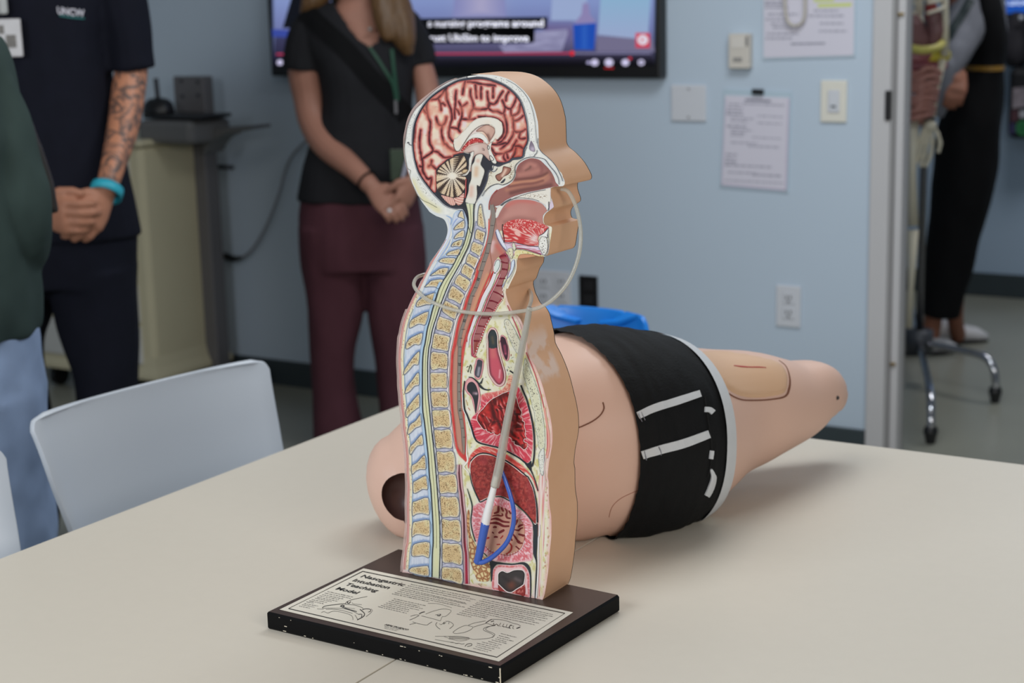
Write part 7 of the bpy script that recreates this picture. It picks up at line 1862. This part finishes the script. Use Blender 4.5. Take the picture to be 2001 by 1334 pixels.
b = MB(); pr = [onY(x, y, yc - .10) for x, y in ((399, 252), (493, 246), (494, 252), (440, 261), (418, 272), (408, 284), (399, 300))]; b.prism(pr, (0, .10, 0)); b.obj('right_tray', mat('tray_grey', (98, 98, 98), .5), ws)
b = MB(); b.box(((a + c) / 2 + .06, yc + .03, .04), (.28, .2, .06), .02); b.obj('foot', M_DGREY, ws)
kb = onY(330, 234, yc - .12)
b = MB(); ybox(b, 280, 226, 390, 233, yc - .2, yc - .03, .003)
k_ = tag(b.obj('keyboard', M_BLACKP), 'thin black keyboard on the grey stand tray', 'keyboard')
b = MB(); c_ = onY(311, 226, yc - .12); b.loft([[c_ + Vector((math.cos(a_) * .062 * s_, math.sin(a_) * .05 * s_, z_)) for a_ in [k * 2 * math.pi / 20 for k in range(20)]] for s_, z_ in ((1, .0), (1.02, .018), (.9, .045), (.62, .06), (.2, .066))], True)
sc_o = b.obj('scanner', M_BLACKP, smooth=True); tag(sc_o, 'rounded black scanner lying on the keyboard of the grey stand', 'scanner')
b = MB(); b.tube([c_ + Vector((-.0, 0, .055)), c_ + Vector((-.004, 0, .135))], .009, 8); b.obj('aerial', M_DGREY, sc_o)

# cord and plug
cd = [(505, 470), (525, 432), (545, 380), (556, 340), (568, 310), (585, 288), (605, 272), (640, 262)]
b = MB(); b.tube(vcrs([onY(470, 505, YW - .03), onY(488, 492, YW - .03)] + [onY(x, y, YW - .03) for x, y in cd], 5), .0052, 8)
cdo = tag(b.obj('power_cord', mat('grey_cord', (128, 130, 138), .5), smooth=True), 'grey power cord running up the wall from the stand', 'cord')
b = MB(); b.tube([onY(424, 500, YW - .03), onY(440, 500, YW - .03), onY(458, 506, YW - .03), onY(474, 503, YW - .03)], [.008, .013, .012, .006], 10); b.obj('plug', M_BLACKP, cdo, smooth=True, label='black plug')
b = MB(); b.tube([onY(412, 324, YW - .02), onY(432, 326, YW - .02), onY(454, 327, YW - .02)], [.004, .009, .008], 10)
tag(b.obj('wall_hook', M_DGREY, smooth=True), 'short dark hook on the wall right of the grey stand', 'hook')
b = MB(); b.tube(vcrs([onY(305, 292, yc - .1), onY(314, 320, yc - .09), onY(326, 350, yc - .07), onY(344, 372, yc - .03)], 5), .004, 8)
tag(b.obj('tray_cable', mat('grey_cord', (128, 130, 138), .5), smooth=True), 'thin cable hanging under the left tray of the stand', 'cord')

# cream drawer cart behind the person in scrubs
y0 = YW - .44
q = onY(190, 700, y0)
cc = thing('supply_cart', (q.x, y0 + .2, 0), 'cream plastic supply cart with flared base behind the person in scrubs', 'cart')
xa, xb = onY(64, 600, y0).x, onY(292, 600, y0).x
ztop = .95
b = MB(); b.box(((xa + xb) / 2, y0 + .2, .52), (xb - xa, .38, .84), .02); b.obj('cabinet', M_CREAM, cc)
for k in range(5):
    b = MB(); z_ = .21 + .155 * k; b.box(((xa + xb) / 2 - .01, y0 + .004, z_), (xb - xa - .09, .02, .14), .006); dr_ = b.obj('drawer', mat('drawer_front', (196, 196, 192), .4), cc)
    b = MB(); b.box(((xa + xb) / 2 - .01, y0 - .012, z_ + .045), (.2, .018, .016), .005); b.obj('drawer_handle', M_GREYM, dr_)
b = MB(); b.loft([[Vector(((xa + xb) / 2 + sx_ * (xb - xa) / 2 * s_, y0 + .2 + sy_ * .19 * s_, z_)) for sx_, sy_ in ((-1, -1), (0, -1), (1, -1), (1, 0), (1, 1), (0, 1), (-1, 1), (-1, 0))] for s_, z_ in ((1.0, .17), (1.03, .13), (1.08, .10), (1.08, .085), (1.0, .08))], True); b.obj('base_bumper', M_CREAM, cc)
b = MB(); b.box(((xa + xb) / 2, y0 + .2, .952), (xb - xa + .03, .41, .025), .01); b.obj('cart_top', M_CREAM, cc)
for sx_ in (xa + .05, xb - .05):
    for sy_ in (y0 + .06, y0 + .34):
        b = MB(); b.tube([(sx_ - .012, sy_, .04), (sx_ + .012, sy_, .04)], .04, 16); b.box((sx_, sy_, .075), (.02, .03, .03), .004); b.obj('caster', M_BLACKP, cc)

# ------------------------------------------------------------------ skeleton on its stand in the next room
M_BONEY = mat('bone_plastic', (206, 198, 176), .5, var=.08)
hub = onZ(1796, 668, .16)
st = thing('skeleton_stand', (hub.x, hub.y, 0), 'chrome four-legged roller stand carrying the anatomy skeleton', 'stand')
b = MB(); b.tube([hub + Vector((0, 0, -.03)), Vector((hub.x, hub.y, 1.75))], .0135, 12); b.obj('pole', mat('dark_chrome', (120, 120, 124), .25, 1.0), st, smooth=True)
b = MB(); b.tube([hub + Vector((0, 0, -.04)), hub + Vector((0, 0, .045))], .05, 18); b.obj('hub', M_DGREY, st, smooth=True)
f1 = onZ(1818, 866, 0); f2 = onZ(1944, 786, 0)
d1 = (f1 - Vector((hub.x, hub.y, 0))); d2 = (f2 - Vector((hub.x, hub.y, 0))); L = (d1.length + d2.length) / 2
dirs = [d1, d2, -d1, -d2]
a0_ = math.atan2(d2.y, d2.x)
for k in (): dirs.append(Vector((math.cos(a0_ + k * 1.2566 + .1), math.sin(a0_ + k * 1.2566 + .1), 0)) * L)
for d_ in dirs:
    b = MB(); p_ = vcrs([hub, hub + d_ * .55 + Vector((0, 0, .0)), hub + d_ * .84 + Vector((0, 0, -.005)), hub + d_ * .96 + Vector((0, 0, -.035)), Vector((hub.x + d_.x, hub.y + d_.y, .075)), Vector((hub.x + d_.x, hub.y + d_.y, .045))], 5)
    b.tube(p_, .0135, 10); lg = b.obj('leg', M_CHROME, st, smooth=True)
    b = MB(); e_ = Vector((hub.x + d_.x, hub.y + d_.y, 0)); b.tube([e_ + Vector((0, 0, .055)), e_ + Vector((0, 0, .04)), e_ + Vector((0, 0, .0))], [.02, .024, .014], 12); b.obj('rubber_foot', M_BLACKP, lg)
hs_ = hub.dot(FH) - .05
sk = thing('anatomy_skeleton', tuple(H(1800, 330, hs_)), 'plastic anatomy skeleton with coloured organs hanging in the doorway', 'skeleton')
S = lambda x, y, o=0: H(x, y, hs_ - .12 + o)


def blob(name, pts, m, amp=.004, vox=.006):
    o = solid(name, [limb(pts, hs_ - .1)], m, sk, vox, 1); folds(o, amp, 22, (1, 1, 1)); return o


blob('lung', [(1770, 30, 40), (1776, 55, 60), (1790, 78, 56)], mat('lung_mauve', (120, 84, 84), .5)); blob('lung', [(1826, 25, 30), (1828, 55, 40), (1826, 78, 36)], mat('lung_mauve', (120, 84, 84), .5))
blob('heart', [(1818, 8, 18), (1822, 22, 26), (1816, 34, 16)], mat('organ_red', (150, 50, 46), .5))
b = MB(); b.tube(vcrs([S(1770, 92, -.06), S(1800, 98, -.1), S(1830, 94, -.08), S(1842, 84, 0)], 5), .014, 10); b.obj('diaphragm', mat('organ_yellow_pale', (190, 180, 90), .5), sk, smooth=True)
blob('liver', [(1768, 110, 36), (1790, 112, 42), (1812, 108, 26)], mat('organ_pink', (150, 88, 92), .5))
blob('gallbladder', [(1818, 114, 24), (1834, 110, 30), (1846, 108, 26)], mat('organ_yellow', (206, 190, 50), .5))
blob('stomach', [(1780, 128, 34), (1810, 132, 34), (1840, 126, 26)], mat('organ_rose', (150, 82, 92), .5))
gi = mat('intestine_tan', (158, 108, 96), .5, var=.25)
rr = random.Random(9)
for k in range(11):
    y = 140 + k * 8.6; b = MB(); xw = 30 - k * 1.5
    b.tube(vcrs([S(1806 - xw - 14, y + rr.uniform(-5, 5), 0), S(1792 - k, y + 6 + rr.uniform(-5, 5), -.04), S(1812 - k, y - 3 + rr.uniform(-5, 5), -.05), S(1806 + xw, y + rr.uniform(-4, 4), 0), S(1806 + xw - 8, y + 9, .01)], 5), .0115, 10); b.obj('intestine', gi, sk, smooth=True)
blob('pelvis', [(1764, 205, 40), (1786, 228, 44), (1800, 215, 30)], mat('intestine_tan', (176, 124, 104), .5))
b = MB(); b.tube([S(1796, y, .1) for y in range(-60, 240, 15)], [.017 if k % 2 else .013 for k in range(20)], 10); b.obj('spine', M_BONEY, sk)
for k in range(4):
    y = -44 + k * 16; b = MB(); w = 24 + k * 5
    b.tube(vcrs([S(1800, y - 8, .1), S(1800 + w, y, .06), S(1803 + w, y + 12, -.04), S(1812, y + 10 + k * 4, -.13)], 5), .0052, 8); b.obj('rib', M_BONEY, sk, smooth=True)
    b = MB(); b.tube(vcrs([S(1796, y - 8, .1), S(1796 - w, y, .06), S(1793 - w, y + 12, -.04), S(1788, y + 10 + k * 4, -.13)], 5), .0052, 8); b.obj('rib', M_BONEY, sk, smooth=True)
b = MB(); b.tube([S(1842, -60), S(1848, 40, .0), S(1846, 110)], [.014, .011, .016], 10); b.obj('upper_arm_bone', M_BONEY, sk, smooth=True)
for o_ in (-2.5, 3): b = MB(); b.tube([S(1842 + o_, 115), S(1828 + o_, 180), S(1820 + o_, 232)], [.009, .0065, .009], 8); b.obj('forearm_bone', M_BONEY, sk, smooth=True)
b = MB(); b.ball(S(1816, 246), (.026, .018, .022), 12, 8); b.obj('wrist_bones', M_BONEY, sk, smooth=True)
b = MB(); b.tube([S(1819 + 9 * math.cos(k * .785), 234 + 3 * math.sin(k * .785), .02 * math.sin(k * .785)) for k in range(9)], .004, 6, False); b.obj('wrist_wire', M_DGREY, sk)
for pts_ in ([(1824, 246), (1832, 262), (1837, 280), (1833, 298)], [(1819, 252), (1822, 276), (1818, 304), (1808, 326)], [(1815, 252), (1812, 278), (1806, 305), (1799, 326)], [(1811, 252), (1804, 278), (1797, 304), (1792, 318)], [(1806, 250), (1798, 272), (1792, 292), (1788, 306)]):
    P_ = [S(x, y) for x, y in crs(pts_, 4)]; b = MB(); b.tube(P_, [.0066 if k % 4 else .0084 for k in range(len(P_))], 8); b.obj('finger_bone', M_BONEY, sk, smooth=True)
b = MB(); b.tube([S(1784, 235), S(1783, 340), S(1784, 440)], [.022, .013, .02], 10); b.obj('thigh_bone', M_BONEY, sk, smooth=True)
b = MB(); b.tube([S(1784, 450), S(1780, 560), S(1776, 640)], [.02, .011, .013], 10); b.obj('shin_bone', M_BONEY, sk, smooth=True)

# ------------------------------------------------------------------ far wall of the next room
YF2 = 7.61
FW_ = lambda x, y, k=0: onY(x, y, YF2 - .03 - .001 * k)
sg = thing('wall_screen', tuple(onY(2010, 26, YF2)), 'bright blue wall screen high on the far wall of the next room', 'screen')
b = MB(); a = onY(1946, 10, YF2 - .03); e = onY(2190, 10, YF2 - .03); z0 = onY(1990, 27, YF2 - .03).z; b.box(((a.x + e.x) / 2, YF2 - .015, z0 + .3), (e.x - a.x, .03, .62), .004); b.obj('housing', M_BLACKP, sg)
art('screen', [(1948, -260), (2186, -250), (2186, 30), (1948, 26)], FW_, 1, lambda xy, d: ramp(xy[:, 1], [(-260, (40, 110, 220)), (30, (36, 96, 206))]), M_SCR, sg, step=20, sm=1)
v, f = text_mesh('www.uncw.edu', 1.0, None, None, None, (0, 0, 0), (1, 0, 0), (0, 1, 0), bold=.015); w = max(t_.x for t_ in v)
a = FW_(1932, 11, 3); s_ = .0175 * 1.15 * 1.9
obj('caption', [a + Vector((1, 0, 0)) * (t_.x * s_) + Vector((0, 0, 1)) * (t_.y * s_) for t_ in v], f, mat('caption_blue', (210, 226, 255), .5, emit=.7), sg)
hb = YF2 - .02
bp0 = thing('backpack', tuple(onY(1990, 276, hb)), 'black backpack with pale and green patches hanging on the far wall', 'bag')
b = MB(); ybox(b, 1968, 132, 2060, 272, hb - .16, hb, .03); b.obj('pack', mat('black_nylon', (20, 20, 24), .6, var=.3, scale=20), bp0)
Pb = lambda x, y, k=0: onY(x, y, hb - .163 - .0012 * k)
for pts_, c_ in (([(1979, 172), (2006, 170), (2006, 208), (1978, 212)], (150, 140, 146)), ([(1976, 216), (1990, 214), (1990, 236), (1975, 238)], (90, 60, 66)), ([(1992, 216), (2006, 216), (2006, 230), (1992, 230)], (190, 190, 196)), ([(1973, 240), (1984, 240), (1984, 262), (1972, 262)], (60, 58, 90))):
    art('patch', pts_, Pb, 1, lambda xy, d, c_=c_: mixc(np.array(c_, float) * .8, np.array(c_, float) * 1.1, vn(xy, 3, 1)), M_ART, bp0, step=5, sm=1)
art('round_patch', [(1998 + 13 * math.cos(k * .524), 250 + 15 * math.sin(k * .524)) for k in range(12)], Pb, 2, lambda xy, d: ramp(d, [(0, (70, 140, 90)), (4, (46, 110, 66))]), M_ART, bp0, step=4, sm=1)
b = MB(); b.tube(vcrs([onY(1990, 150, hb - .1), onY(1996, 110, hb - .1), onY(2006, 100, hb - .09), onY(2016, 150, hb - .1)], 5), .012, 8); b.obj('strap', M_BLACKC, bp0)
jk0 = thing('hanging_jacket', tuple(onY(1985, 136, hb)), 'dark jacket hanging on a wall hook above the backpack', 'jacket')
o = solid('jacket_cloth', [limb([(1988, 34, 30, 0), (1986, 60, 44, 0), (1984, 96, 50, 0), (1986, 112, 46, 0)], onY(1985, 80, hb - .1).dot(FH)), limb([(2016, 34, 36, 0), (2020, 80, 50, 0), (2022, 110, 46, 0)], onY(2015, 80, hb - .1).dot(FH))], mat('dark_jacket_cloth', (34, 32, 38), .8, var=.3), jk0, .01, 2); folds(o, .012, 12)
b = MB(); b.ball(onY(1995, 35, hb - .17), .011, 10, 8); b.obj('button', M_WHITEP, jk0)
